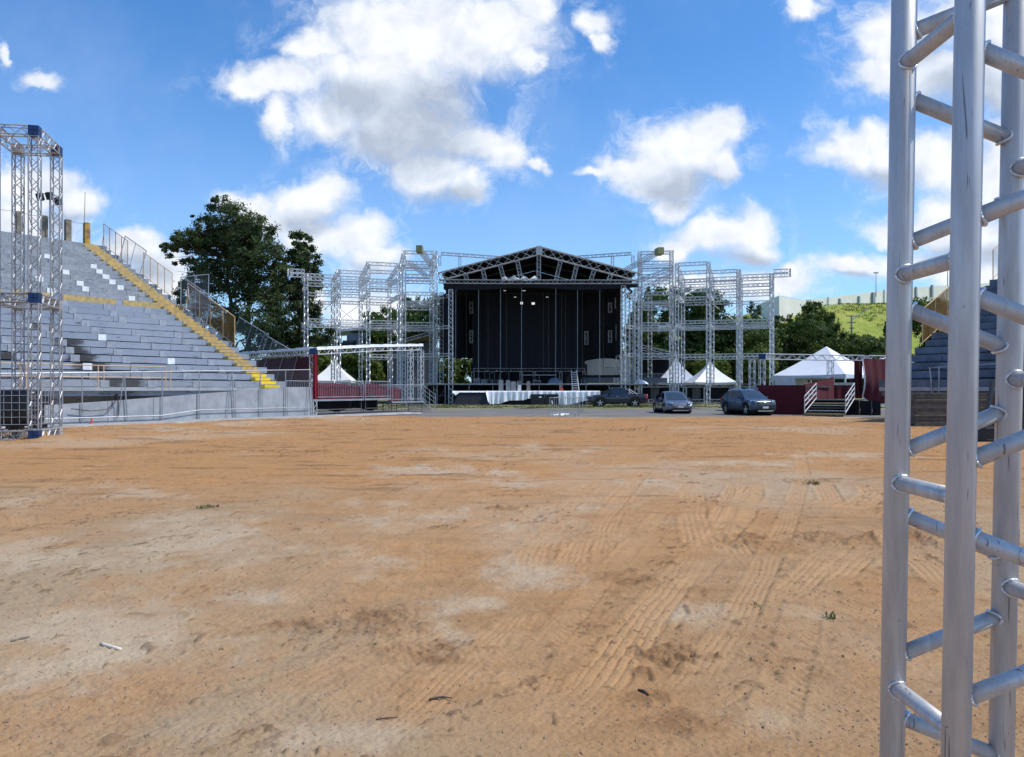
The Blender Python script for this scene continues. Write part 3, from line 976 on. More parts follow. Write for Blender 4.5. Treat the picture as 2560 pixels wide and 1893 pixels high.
    m, nt, bs = _nt('lawn')
    v = world_pos(nt)
    n1 = noise(nt, world_pos(nt, (0.35, 1, 1)), 0.5, 6, 0.65)
    n2 = noise(nt, v, 5, 5, 0.7)
    c = mixc(nt, ramp(nt, n2.outputs['Fac'], 0.35, 0.65), (0.13, 0.14, 0.045), (0.18, 0.17, 0.07))
    c = mixc(nt, ramp(nt, n1.outputs['Fac'], 0.46, 0.62, 0, 0.9), c, (0.27, 0.235, 0.13))
    nt.links.new(c, bs.inputs['Base Color'])
    bs.inputs['Roughness'].default_value = 0.95
    structure(mb.build('lawn', m))

    # grass blades on it
    r = np.random.RandomState(3)
    k = 16000
    gx = r.uniform(-12, 32, k)
    gy = 64.5 + 13 * r.rand(k) ** 1.3
    keep = fbm(gx * 0.5, gy * 0.9, 3, 210) > 0.53
    gx, gy = gx[keep], gy[keep]
    k = len(gx)
    an, hh = r.uniform(0, 6.28, k), r.uniform(0.04, 0.11, k)
    wv = 0.05
    v0 = np.stack([gx - wv * np.cos(an), gy - wv * np.sin(an), np.full(k, -0.01)], 1)
    v1 = np.stack([gx + wv * np.cos(an), gy + wv * np.sin(an), np.full(k, -0.01)], 1)
    v2 = np.stack([gx + r.uniform(-.05, .05, k), gy + r.uniform(-.05, .05, k), hh], 1)
    me = tri_mesh('grass', np.stack([v0, v1, v2], 1).reshape(-1, 3), 3)
    me.materials.append(M['weed'])
    stuff(link('grass', me))

    # pebbles and crumbs lying on the dirt near the camera
    k = 30000
    y = 1 / r.uniform(1 / 24.0, 1 / 2.6, k)
    t = r.uniform(-0.72, 0.72, k)
    x = t * y
    keep = fbm(x * 0.9, y * 0.9, 4, 220, 0.6) + r.rand(k) * 0.40 > 0.68
    x, y = x[keep], y[keep]
    k = len(x)
    s = 0.0035 + 0.013 * r.rand(k) ** 5
    base = np.array([(1, 0, -.3), (-.4, .9, -.3), (-.5, -.8, -.3), (0.1, 0.05, .75)])
    rot = r.uniform(0, 6.28, k)
    pv = np.empty((k, 4, 3))
    zi = sample_z(Xg, Y, z, yy, tt, x, y)
    for q in range(4):
        bx, by, bz = base[q]
        pv[:, q, 0] = x + s * (bx * np.cos(rot) - by * np.sin(rot)) * r.uniform(.7, 1.3, k)
        pv[:, q, 1] = y + s * (bx * np.sin(rot) + by * np.cos(rot)) * r.uniform(.7, 1.3, k)
        pv[:, q, 2] = zi + s * bz * 0.8
    idx = np.arange(k)[:, None] * 4
    fs = np.concatenate([idx + np.array(q) for q in ((0, 1, 3), (1, 2, 3), (2, 0, 3))]).astype(np.int32)
    me = bpy.data.meshes.new('gravel')
    me.from_pydata(pv.reshape(-1, 3).tolist(), [], fs.tolist())
    me.materials.append(plain('pebble', (0.36, 0.26, 0.18), 0.9, var=0.6, scale=9, c2=(0.20, 0.13, 0.085), world=True))
    stuff(link('gravel', me))
    return lambda qx, qy: float(sample_z(Xg, Y, z, yy, tt, np.array([qx]), np.array([qy]))[0])


def sample_z(Xg, Y, z, yy, tt, x, y):
    i = np.clip(np.searchsorted(yy, y), 0, len(yy) - 1)
    j = np.clip(np.searchsorted(tt, x / y), 0, len(tt) - 1)
    return z[i, j]


def tri_mesh(name, v, n):
    """a soup of separate n-gons from an (k*n,3) array"""
    k = len(v) // n
    me = bpy.data.meshes.new(name)
    me.vertices.add(k * n)
    me.vertices.foreach_set('co', np.asarray(v, np.float32).ravel())
    me.loops.add(k * n)
    me.loops.foreach_set('vertex_index', np.arange(k * n, dtype=np.int32))
    me.polygons.add(k)
    me.polygons.foreach_set('loop_start', np.arange(0, k * n, n, dtype=np.int32))
    me.update(calc_edges=True)
    return me


# the kerb strip at the foot of the left ramp
U = Vector((0.57, 0.82, 0)).normalized()
KERB_D = (U.x, U.y)
RAMP0 = Vector((-19.7, 34.0, 0))
_nl = Vector((-U.y, U.x, 0))
KERB0 = tuple((RAMP0 - _nl * 1.45)[:2])
GRID = (850, 1150)
# ------------------------------------------------------------------ the two concrete stands
RISE, RUN, NROW, Z0 = 0.424, 0.875, 25, 1.6


class Stand:
    """frame of a stand: u along the rows (towards the stage), d up the slope"""
    def __init__(s, o, u, d):
        s.o, s.u, s.d = Vector((o[0], o[1], 0)), Vector((u[0], u[1], 0)).normalized(), Vector((d[0], d[1], 0)).normalized()

    def p(s, u, d, z):
        v = s.o + s.u * u + s.d * d
        return Vector((v.x, v.y, z))

    def ub(s, mb, u0, u1, d0, d1, z0, z1, m=0):
        vs = [s.p(u, d, z) for u in (u0, u1) for d in (d0, d1) for z in (z0, z1)]
        mb.add(vs, [(0, 1, 3, 2), (4, 6, 7, 5), (0, 4, 5, 1), (2, 3, 7, 6), (0, 2, 6, 4), (1, 5, 7, 3)], m)


ST_L = Stand((-13.23, 45.15), (0.59, 0.807), (-0.807, 0.59))
ST_R = Stand((18.0, 37.9), (-0.59, 0.807), (0.807, 0.59))


def stains():
    out = []
    for px, py, r in ((168, 852, 0.8), (186, 874, 0.8), (203, 896, 0.9), (222, 915, 1.0), (285, 958, 0.8), (105, 825, 0.7), (330, 988, 0.9), (20, 880, 0.8), (250, 918, 0.6)):
        best = None
        for k in range(13):
            z = Z0 + RISE * k + 0.25
            q = ST_L.p(0, RUN * k, 0)
            tt = (px - 1280) / F
            L = (q.x - tt * q.y) / (ST_L.u.x - tt * ST_L.u.y)
            p = ST_L.p(-L, RUN * k, z)
            e = abs(HY - (z - CH) * F / p.y - py)
            if best is None or e < best[0]:
                best = (e, p)
        out.append((*best[1], r))
    return out


def row_z(k):
    return Z0 + RISE * k


STAINS = stains()
make_materials()


def grandstand(st, label, length, seed, left):
    rr = random.Random(seed)
    t = thing('grandstand', label, 'grandstand', st.p(-length / 2, 4, 0))
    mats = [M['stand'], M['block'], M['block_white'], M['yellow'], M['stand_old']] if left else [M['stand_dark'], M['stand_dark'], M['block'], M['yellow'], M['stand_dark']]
    aisles = [3.1, 5.6, 8.0, 10.5, 13.0, 15.4, 17.9, 20.3, 22.8, 25.2] if left else [2.6, 5.2, 7.9, 10.6, 13.2, 16.0, 19, 22]
    for k in range(NROW):
        mb = MB()
        d0, z0 = RUN * k, row_z(k)
        old = 4 if k > 12 else 0
        # each tier is laid as separate planks with open joints and small differences in height
        u = -length
        while u < -1.8:
            L = min(rr.uniform(4.5, 9.5), -1.8 - u)
            if -1.8 - (u + L) < 0.7:
                L = -1.8 - u
            dz = rr.uniform(-0.010, 0.006)
            dd = rr.uniform(-0.012, 0.012)
            st.ub(mb, u + 0.008, u + L - 0.008, d0 + dd, d0 + RUN + 0.14, z0 + (0.12 if old else 0.095) + dz, z0 + RISE + dz, old)
            u += L
        st.ub(mb, -1.78, -0.02 - (0.12 if k % 2 else 0), d0, d0 + RUN + 0.14, z0 + 0.09, z0 + RISE - 0.004, old)
        st.ub(mb, -length, -0.05, d0 + 0.2, d0 + 0.35, z0 - 0.35, z0 + 0.07, old)
        for a in aisles:
            if a > length - 1 or rr.random() < (0.12 if left else 0.55) or (left and k > 20):
                continue
            if k == 12:
                continue
            j = rr.uniform(-0.10, 0.10)
            wd = rr.uniform(0.40, 0.46)
            top = z0 + RISE - rr.uniform(0.015, 0.03)
            st.ub(mb, -a + j - wd / 2, -a + j + wd / 2, d0 - 0.035, d0 + 0.05, z0 + 0.07, top, 2 if (k > 12 and rr.random() < 0.6) or rr.random() < 0.03 else 1)
        if left and k == 12:
            # the long yellow band of the landing
            for a0, a1 in ((-length, -10.9), (-10.4, -8.2), (-7.7, -4.6), (-4.2, -1.2), (-1.16, -0.15)):
                st.ub(mb, a0, a1, d0 - 0.03, d0 + 0.1, z0 + 0.04, z0 + RISE + 0.012, 3)
        mb.build('seating_row', mats, t)
    if left:
        # the stair at the stage end: two yellow steps to each row
        mb = MB()
        for k in range(NROW):
            d0, z0 = RUN * k, row_z(k)
            m = 1 if k < 2 else 0
            a, b = -1.75, -0.72
            st.ub(mb, a, b, d0 - 0.42, d0 + 0.02, z0 + 0.05, z0 + 0.212, m)
            st.ub(mb, a + 0.05, b - 0.05, d0 - 0.34, d0 + 0.02, z0 - 0.02, z0 + 0.06, m)
            st.ub(mb, a + 0.04, b + 0.02, d0 - 0.012, d0 + 0.46, z0 + 0.262, z0 + RISE + 0.008, m)
            st.ub(mb, a + 0.06, b, d0 + 0.06, d0 + 0.46, z0 + 0.20, z0 + 0.27, m)
        mb.build('stairway', [M['yellow'], M['yellow_new']], t)
    # raking beam that carries the free end, and the rim parapet
    mb = MB()
    mb.poly([st.p(-0.3, 0.3, Z0 - 0.25), st.p(-0.3, 0.3, Z0 + 0.1), st.p(-0.3, RUN * NROW, row_z(NROW) - 0.15), st.p(-0.3, RUN * NROW, row_z(NROW) - 0.95)], st.u * -0.3)
    mb.build('raking_beam', M['concrete'], t)
    mb = MB()
    st.ub(mb, -length, -0.4, RUN * NROW - 0.05, RUN * NROW + 0.15, row_z(NROW) - 1.0, row_z(NROW) + 0.10)
    mb.build('parapet', M['stand_old'], t)
    # wall and columns under the lowest tier
    mb = MB()
    st.ub(mb, -length, -1.2, 0.9, 1.15, -0.2, Z0 + 0.05)
    mb.build('base_wall', M['brick'], t)
    mb = MB()
    st.ub(mb, -length, -0.04, -0.02, 1.9, Z0 - 0.10, Z0 + 0.0749)
    mb.build('floor_slab', M['concrete'], t)
    for u in ((-2.0, -7.2, -12.2, -17.4, -22.6) if left else (-0.35, -5.6, -11, -16.5)):
        if u < -length:
            continue
        mb = MB()
        st.ub(mb, u - 0.18, u + 0.18, 0.55 if left else 0.3, 0.895 if left else 0.66, -0.2, Z0 - 0.101)
        mb.build('column', M['pillar'] if not left else M['kerb'], t)
    if left:
        for u0, u1 in ((-9.2, -7.9), (-2.9, -2.3)):
            mb = MB()
            st.ub(mb, u0, u1, 0.82, 0.898, -0.15, Z0 - 0.102)
            mb.build('doorway', M['case'], t)
    return t


def fence_line(name, label, st, ks, u, hgt, pipe, net, lean=0.0, group=None, bottom=0.12, foot=True):
    """pipe-framed wire fence that steps down the free end of a stand"""
    def base(k):
        return st.p(u, RUN * k + 0.4, row_z(k) + RISE)
    side = st.u
    t = thing(name, label, 'fence', base(ks[0]), group)
    tops = []
    for k in ks:
        b = base(k)
        d = Vector((0, 0, 1)) + side * lean
        mb = MB()
        mb.tube(b, b + d * hgt, 0.03, 6)
        if foot and k == ks[0]:
            mb.tube(b + st.d * 0.3, b + d * hgt * 0.55, 0.022, 5)
        mb.build('post', pipe, t)
        tops.append((b, b + d * hgt))
    mb = MB()
    mb.path([x[1] for x in tops], 0.026, 6)
    mb.build('top_rail', pipe, t)
    mb = MB()
    mb.path([x[0] + Vector((0, 0, bottom)) for x in tops], 0.022, 5)
    mb.build('bottom_rail', pipe, t)
    mb = MB()
    for (b0, t0), (b1, t1) in zip(tops[:-1], tops[1:]):
        up = Vector((0, 0, bottom))
        mb.poly([b0 + up, b1 + up, t1, t0])
    mb.build('wire_mesh', net, t)
    return t


def leaning_panel(label, corners, bars, pipe, net, group='fence panels leaning at the end of the stand'):
    """a loose pipe frame with wire mesh; corners in order top-left, top-right, bottom-right, bottom-left"""
    a, b, c, d = (Vector(q) for q in corners)
    t = thing('fence_panel', label, 'fence panel', d, group)
    mb = MB()
    for p, q in ((a, b), (b, c), (c, d), (d, a)):
        mb.tube(p, q, 0.03, 6)
    for f in bars:
        mb.tube(a.lerp(b, f), d.lerp(c, f), 0.022, 5)
    mb.build('frame', pipe, t)
    mb = MB()
    mb.poly([a, b, c, d])
    mb.build('wire_mesh', net, t)
    return t


def make_stands():
    grandstand(ST_L, 'long grey concrete grandstand with a yellow stair and a yellow band halfway up', 34, 5, True)
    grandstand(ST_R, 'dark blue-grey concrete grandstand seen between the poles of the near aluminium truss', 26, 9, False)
    st = ST_L
    # fences down the free end
    fence_line('wire_fence', 'pale wire fence with peach posts at the top of the yellow stair', st, [24, 23, 22, 21, 20], -0.05, 1.75, M['rust'], M['net_grey'])
    fence_line('wire_fence', 'pale wire fence with ochre posts beside the upper yellow stair, just above the landing', st, [17.5, 16.5, 15.4, 14.4, 13.3], -0.05, 1.75, M['ochre'], M['net_grey'])
    fence_line('wire_fence', 'brown ochre wire fence beside the lower flight of the yellow stair', st, [11.2, 9.6, 8.2, 6.6, 5.2], -0.05, 1.85, M['ochre'], M['net_ochre'])
    z = 57.5
    leaning_panel('crooked empty grey fence frame leaning against the sky beside the upper stair',
                  [W(313, 590, 56.6), W(366, 627, 55.6), W(349, 688, 55.2), W(297, 655, 56.2)], [0.5], M['galv'], M['net_grey'])
    leaning_panel('square grey mesh panel standing upright where the yellow stair meets the landing',
                  [W(452, 693, 52.2), W(522, 686, 52.8), W(520, 770, 52.8), W(452, 772, 52.2)], [0.5], M['galv'], M['net_dark'])
    leaning_panel('tilted grey mesh panel in front of the dark pine, above the brown fence',
                  [W(468, 700, 50.9), W(530, 743, 49.6), W(513, 822, 49.0), W(478, 800, 50.2)], [0.33], M['galv'], M['net_grey'])
    leaning_panel('long grey mesh panel leaning outward past the low end of the brown fence',
                  [W(598, 793, 54.9), W(671, 838, 52.2), W(640, 925, 53.2), W(571, 885, 56.0)], [0.45], M['galv'], M['net_dark'])
    leaning_panel('long grey mesh panel whose lower end passes behind the white-topped truss beam',
                  [W(660, 836, 52.6), W(745, 885, 49.3), W(722, 972, 50.2), W(632, 918, 53.6)], [0.28, 0.66], M['galv'], M['net_dark'])
    # pillars on the rim
    lab = ['stained concrete pillar on the rim, half hidden by the left truss tower', 'dark concrete pillar on the rim seen between the two right posts of the truss tower',
           'grey brown concrete pillar on the rim, alone against the blue sky']
    for px, lb in zip((52, 115, 174), lab):
        # where the rim line passes that pixel
        tt = (px - 1280) / F
        q = st.p(0, RUN * NROW + 0.05, 0)
        L = (q.x - tt * q.y) / (st.u.x - tt * st.u.y)
        mb = MB()
        zz = row_z(NROW)
        st.ub(mb, -L - 0.19, -L + 0.19, RUN * NROW + 0.16, RUN * NROW + 0.5, zz - 1.2, zz + 1.75)
        tag(mb.build('concrete_pillar', M['pillar']), lb, 'pillar', 'concrete pillars on the rim of the stand')
        top = st.p(-L, RUN * NROW + 0.1, zz + 1.75)
        if px == 115:
            t = thing('floodlight', 'small twin floodlight on a thin pole on the rim of the stand', 'floodlight', st.p(-L, RUN * NROW, zz))
            b = st.p(-L + 0.18, RUN * NROW - 0.1, zz)
            mb = MB()
            mb.tube(b, b + Vector((0, 0, 3.3)), 0.04, 6)
            mb.tube(b + Vector((-0.75, 0, 3.35)), b + Vector((0.75, 0, 3.1)), 0.03, 5)
            mb.build('pole', M['galv'], t)
            for dx, zz2 in ((-0.62, 3.05), (0.05, 3.12), (0.68, 2.75)):
                mb = MB()
                mb.box(b + Vector((dx, -0.1, zz2)), (0.42, 0.28, 0.5), M=Matrix.Rotation(0.5, 3, 'X'))
                mb.build('lamp_head', M['case'], t)
    q = st.p(-0.9, RUN * NROW + 0.3, 0)
    mb = MB()
    zz = row_z(NROW)
    st.ub(mb, -1.1, -0.72, RUN * NROW + 0.16, RUN * NROW + 0.5, zz - 1.2, zz + 1.75)
    tag(mb.build('concrete_pillar', M['pillar_yellow']), 'yellow-stained concrete pillar at the head of the yellow stair', 'pillar', 'concrete pillars on the rim of the stand')
    mb = MB()
    b = st.p(-1.0, RUN * NROW + 0.58, zz - 0.5)
    mb.tube(b, b + Vector((0.1, 0, 4.6)), 0.035, 6, r1=0.02)
    tag(mb.build('lightning_rod', M['rust']), 'thin upright metal rod rising above the yellow-stained pillar', 'rod')
    t = thing('rim_fence', 'thin wire fence strung between the pillars along the rim of the left stand', 'fence', st.p(-10, RUN * NROW + 0.3, zz))
    mb = MB()
    pts = [st.p(-u, RUN * NROW + 0.33, zz + 1.72 - 0.06 * math.sin(u * 1.1) ** 2) for u in np.arange(0.9, 18, 0.6)]
    mb.path(pts, 0.018, 4)
    mb.build('top_wire', M['galv'], t)
    mb = MB()
    mb.poly([st.p(-0.9, RUN * NROW + 0.33, zz), st.p(-18, RUN * NROW + 0.33, zz), st.p(-18, RUN * NROW + 0.33, zz + 1.7), st.p(-0.9, RUN * NROW + 0.33, zz + 1.7)])
    mb.build('wire_mesh', mesh_mat('thin_net', (0.42, 0.44, 0.47), 0.12), t)
    # yellow handrail along the front of the lowest tier
    t = thing('handrail', 'faded yellow pipe handrail along the front edge of the left grandstand', 'handrail', st.p(-10, 0.1, Z0))
    z0 = Z0 + 0.02
    us = np.arange(-24, -5.9, 3.35)
    for u in us:
        for du in (-0.13, 0.13):
            mb = MB()
            mb.tube(st.p(u + du, 0.0, Z0 - 0.05), st.p(u + du, 0.0, Z0 + 1.1), 0.032, 6)
            mb.build('post', M['rail_yellow'], t)
    for h in (1.1, 0.55):
        for u in us[:-1]:
            mb = MB()
            mb.tube(st.p(u + 0.13, 0.0, Z0 + h), st.p(u + 3.35 - 0.13, 0.0, Z0 + h), 0.028, 6)
            mb.tube(st.p(u - 0.13, 0.0, Z0 + h), st.p(u + 0.13, 0.0, Z0 + h), 0.028, 6)
            mb.build('rail', M['rail_yellow'], t)
    # ---- right stand: fence down its free end, galvanised rail, fence posts high up
    st = ST_R
    fence_line('wire_fence', 'ochre wire fence down the end of the right grandstand, behind the near truss', st, [10.5, 9, 7.5, 6, 4.4], -0.05, 1.85, M['ochre'], M['net_ochre'])
    fence_line('wire_fence', 'ochre wire fence at the top of the right grandstand against the clouds', st, [21, 19.6, 18.2, 16.8, 15.4, 14], -0.05, 1.8, M['ochre'], M['net_grey'])
    t = thing('handrail', 'galvanised pipe handrail in front of the right grandstand', 'handrail', st.p(-3, -0.4, 0))
    zr = Z0 + 1.1
    mb = MB()
    mb.path([st.p(-2.6, -0.1, zr - 0.12), st.p(-5.5, -0.1, zr), st.p(-14, -0.1, zr + 0.05)], 0.026, 6)
    mb.build('rail', M['galv'], t)
    for u in (-2.6, -2.9, -6.4, -10):
        mb = MB()
        mb.tube(st.p(u + (0.0 if u != -2.6 else 0.12), -0.1, zr - 0.1), st.p(u, -0.1, Z0 - 0.2), 0.026, 6)
        mb.build('post', M['galv'], t)


# ------------------------------------------------------------------ ramp, kerb and pipe fence on the left
def make_ramp():
    n = Vector((-U.y, U.x, 0))
    def rp(s, off, z):
        v = RAMP0 + U * s + n * off
        return Vector((v.x, v.y, z))
    s_end = 13.9
    t = thing('ramp', 'grey concrete ramp wall rising along the foot of the left grandstand', 'ramp', rp(5, 0, 0))

    def top(s):
        return min(1.70, 0.83 + 0.066 * (s + 1.0)) if s > -6 else 0.5
    cuts = [-9.0, -6.0, -3.1, -0.2, 1.9, 4.1, 6.4, 8.7, 10.4, 12.1, s_end]
    for a, b in zip(cuts[:-1], cuts[1:]):
        mb = MB()
        g = 0.012
        mb.poly([rp(a + g, 0, -0.2), rp(b - g, 0, -0.2), rp(b - g, 0, top(b)), rp(a + g, 0, top(a))], n * 0.16)
        mb.build('wall_panel', M['concrete'], t)
    mb = MB()
    mb.poly([rp(-9, 0.165, top(-9) - 0.1), rp(s_end, 0.165, top(s_end) - 0.1), rp(s_end, 1.35, top(s_end) - 0.1), rp(-9, 1.35, top(-9) - 0.1)], (0, 0, -0.15))
    mb.build('walkway_slab', M['kerb'], t)
    # kerb strip
    mb = MB()
    P = []
    for i in range(60):
        s = -14 + 36 * i / 59
        w = -1.45 + 0.10 * math.sin(s * 1.3) + 0.05 * math.sin(s * 4.1)
        P.append([rp(s, w, -0.05), rp(s, w + 0.06, 0.035 + 0.01 * math.sin(s * 2.2)), rp(s, -0.6, 0.04), rp(s, -0.006, 0.045)])
    mb.grid(P)
    structure(mb.build('pavement', M['kerb']))
    # pipe fence in front of the wall
    t = thing('pipe_fence', 'thin galvanised pipe fence standing along the grey ramp wall', 'fence', rp(5, -0.1, 0))
    ss = [-5.6, -3.5, -1.4, 0.7, 2.6, 4.5, 6.5, 8.4, 10.2, 11.9, 13.7]
    tops = []
    for i, s in enumerate(ss):
        h = 2.12 + 0.030 * (s + 6)
        lean = 0.18 if i % 3 == 1 else 0.0
        mb = MB()
        mb.tube(rp(s + lean, -0.10, 0.02), rp(s, -0.10, h), 0.028, 6)
        mb.build('post', M['galv'], t)
        tops.append(rp(s, -0.10, h))
        if i % 3 == 1:
            mb = MB()
            mb.tube(rp(s - 0.3, -0.12, 0.02), rp(s - 0.02, -0.12, h - 0.1), 0.022, 5)
            mb.build('brace', M['galv'], t)
    for i in range(len(ss) - 1):
        mb = MB()
        mb.tube(tops[i], tops[i + 1], 0.026, 6)
        mb.build('top_rail', M['galv'], t)
        mb = MB()
        f = 0.30 if ss[i] < 6.5 else 0.52
        f2 = 0.30 if ss[i + 1] < 6.5 else 0.52
        mb.tube(rp(ss[i], -0.12, f), rp(ss[i + 1], -0.12, f2), 0.022, 6)
        mb.build('bottom_rail', M['galv'], t)
    mb = MB()
    for i in range(len(ss) - 1):
        mb.poly([rp(ss[i], -0.115, 0.3), rp(ss[i + 1], -0.115, 0.3), tops[i + 1], tops[i]])
    mb.build('wire_mesh', mesh_mat('fine_fence_mesh', (0.4, 0.42, 0.45), 0.05), t)
    # small things by the fence
    t = thing('cable', 'loose black cable hung along the grey ramp wall', 'cable', rp(2, -0.2, 0))
    mb = MB()
    mb.path([rp(0.2, -0.16, 0.72), rp(1.0, -0.16, 0.60), rp(1.8, -0.16, 0.66), rp(2.15, -0.16, 1.0), rp(2.2, -0.17, 1.3), rp(2.3, -0.17, 0.9), rp(2.28, -0.17, 0.35)], 0.022, 5)
    mb.build('wire', M['trim'], t)
    mb = MB()
    mb.box(rp(2.2, -0.17, 1.22), (0.12, 0.06, 0.3))
    mb.build('plug_box', M['trim'], t)
    mb = MB()
    mb.lathe([(0.12, 0), (0.11, 0.03), (0.05, 0.04), (0.02, 0.26), (0.0, 0.27)], 12, rp(0.95, -0.42, 0.04))
    tag(mb.build('traffic_cone', M['red_plastic']), 'small red cone standing at the foot of the pipe fence', 'cone')


# ------------------------------------------------------------------ left truss tower with its tank
def make_tower(dirt_z):
    K = Vector((GX(87, 24.0), 24.0, 0))
    R = Vector((GX(141, 26.0), 26.0, 0))
    Mm = Vector((GX(-17, 23.85), 23.85, 0))
    L = R + (Mm - K)
    ax = (R - K).normalized()
    t = thing('truss_tower', 'tall four-post aluminium truss tower with blue corners at the left edge', 'truss tower', (K + L) / 2)
    z0 = 0.0
    H = 9.75
    rings = (0.15, 4.42, H - 0.15)
    for p in (K, R, Mm, L):
        zs = [0.32, 4.27, 4.57, H - 0.3]
        for a, b in ((0.32, 4.26), (4.58, H - 0.31)):
            mb = MB()
            mb.truss(p + Vector((0, 0, a)), p + Vector((0, 0, b)), 0.27, 0.022, 0.013, 0.30, up=ax, n=8)
            mb.build('truss_post', M['alu_grey'], t)
        for z in rings:
            mb = MB()
            s = 0.155
            M3 = Matrix((ax, Vector((-ax.y, ax.x, 0)), Vector((0, 0, 1)))).transposed()
            for i in (-1, 1):
                for j in (-1, 1):
                    for k in (-1, 1):
                        mb.box(p + Vector((0, 0, z)) + M3 @ Vector((i * s * 0.5, j * s * 0.5, k * s * 0.5)), (s * 0.93, s * 0.93, s * 0.93), M=M3)
            mb.build('corner_block', M['blue'] if (p is K or (p is R and z > 9)) else M['alu_old'], t)
    for a, b in ((K, R), (K, Mm), (R, L), (Mm, L)):
        d = (b - a).normalized() * 0.165
        for z in rings:
            mb = MB()
            mb.truss(a + d + Vector((0, 0, z)), b - d + Vector((0, 0, z)), 0.27, 0.022, 0.013, 0.28, n=8)
            mb.build('truss_beam', M['alu_grey'] if z < 9 else M['alu_old'], t)
    # black water tank in a wire cage standing inside the tower
    c = (K + L) / 2 + Vector((-0.42, 0.10, 0))
    rz = math.atan2((Mm - K).y, (Mm - K).x) + math.pi
    t = thing('water_tank', 'black plastic water tank in a grey wire cage inside the left tower', 'tank', (c.x, c.y, 0.30))
    R3 = Matrix.Rotation(rz, 3, 'Z')
    w, d, h, zb = 1.62, 0.92, 1.12, 0.44

    def q(x, y, z):
        v = R3 @ Vector((x, y, 0))
        return Vector((c.x + v.x, c.y + v.y, zb + z))
    me_mb = MB()
    # rounded box
    P = []
    for z, ins in ((0, 0.08), (0.05, 0.02), (0.12, 0), (h - 0.14, 0), (h - 0.05, 0.03), (h, 0.12)):
        ring = []
        for i in range(33):
            a = 2 * math.pi * i / 32
            ca, sa = math.cos(a), math.sin(a)
            k = 5.0
            rr2 = (abs(ca) ** k + abs(sa) ** k) ** (-1 / k)
            ring.append(q((w / 2 - 0.03 - ins) * ca * rr2, (d / 2 - 0.03 - ins) * sa * rr2, z))
        P.append(ring)
    me_mb.grid(P)
    me_mb.poly(P[-1][:-1])
    me_mb.build('tank', M['black_plastic'], t, smooth=True)
    mb = MB()
    for z in (0.02, 0.25, 0.48, 0.71, 0.94, h + 0.03):
        pts = [q(sx * w / 2, sy * d / 2, z) for sx, sy in ((-1, -1), (1, -1), (1, 1), (-1, 1), (-1, -1))]
        for a, b in zip(pts[:-1], pts[1:]):
            mb.tube(a, b, 0.012, 5)
    for i in range(8):
        x = -w / 2 + w * i / 7
        for y in (-d / 2, d / 2):
            mb.tube(q(x, y, 0), q(x, y, h + 0.03), 0.011, 5)
    for i in range(1, 4):
        y = -d / 2 + d * i / 4
        for x in (-w / 2, w / 2):
            mb.tube(q(x, y, 0), q(x, y, h + 0.03), 0.011, 5)
    mb.build('cage', M['alu_grey'], t)
    mb = MB()
    for x in (-w / 2 + 0.1, 0, w / 2 - 0.1):
        a = q(x, 0, -0.09)
        mb.box(a, (0.14, d, 0.12), rz=rz)
    a = q(0, 0, -0.02)
    mb.box(a, (w, d, 0.03), rz=rz)
    mb.build('pallet', M['trim'], t)
# ------------------------------------------------------------------ gate and platform on the left
def cloth_wall(a, b, z0, z1, thick, waves=6, amp=0.04):
    """a hung cloth: a thin wavy sheet with thickness, between plan points a and b"""
    a, b = Vector(a), Vector(b)
    d = (b - a)
    n = Vector((-d.y, d.x, 0)).normalized()
    mb = MB()
    nx = max(8, int(waves * 6))
    front = []
    for i in range(nx + 1):
        f = i / nx
        o = amp * math.sin(f * waves * 2 * math.pi) + amp * 0.6 * math.sin(f * waves * 4.7 + 1)
        zlo = z0(f) if callable(z0) else z0
        zhi = z1(f) if callable(z1) else z1
        p = a + d * f
        col = []
        for k in range(5):
            g = k / 4
            col.append(Vector((p.x, p.y, zlo + (zhi - zlo) * g)) + n * o * (1.15 - 0.8 * g))
        front.append(col)
    mb.grid(front)
    mb.grid([[p + n * thick for p in c] for c in front])
    for e in (0, nx):
        mb.grid([front[e], [p + n * thick for p in front[e]]])
    return mb


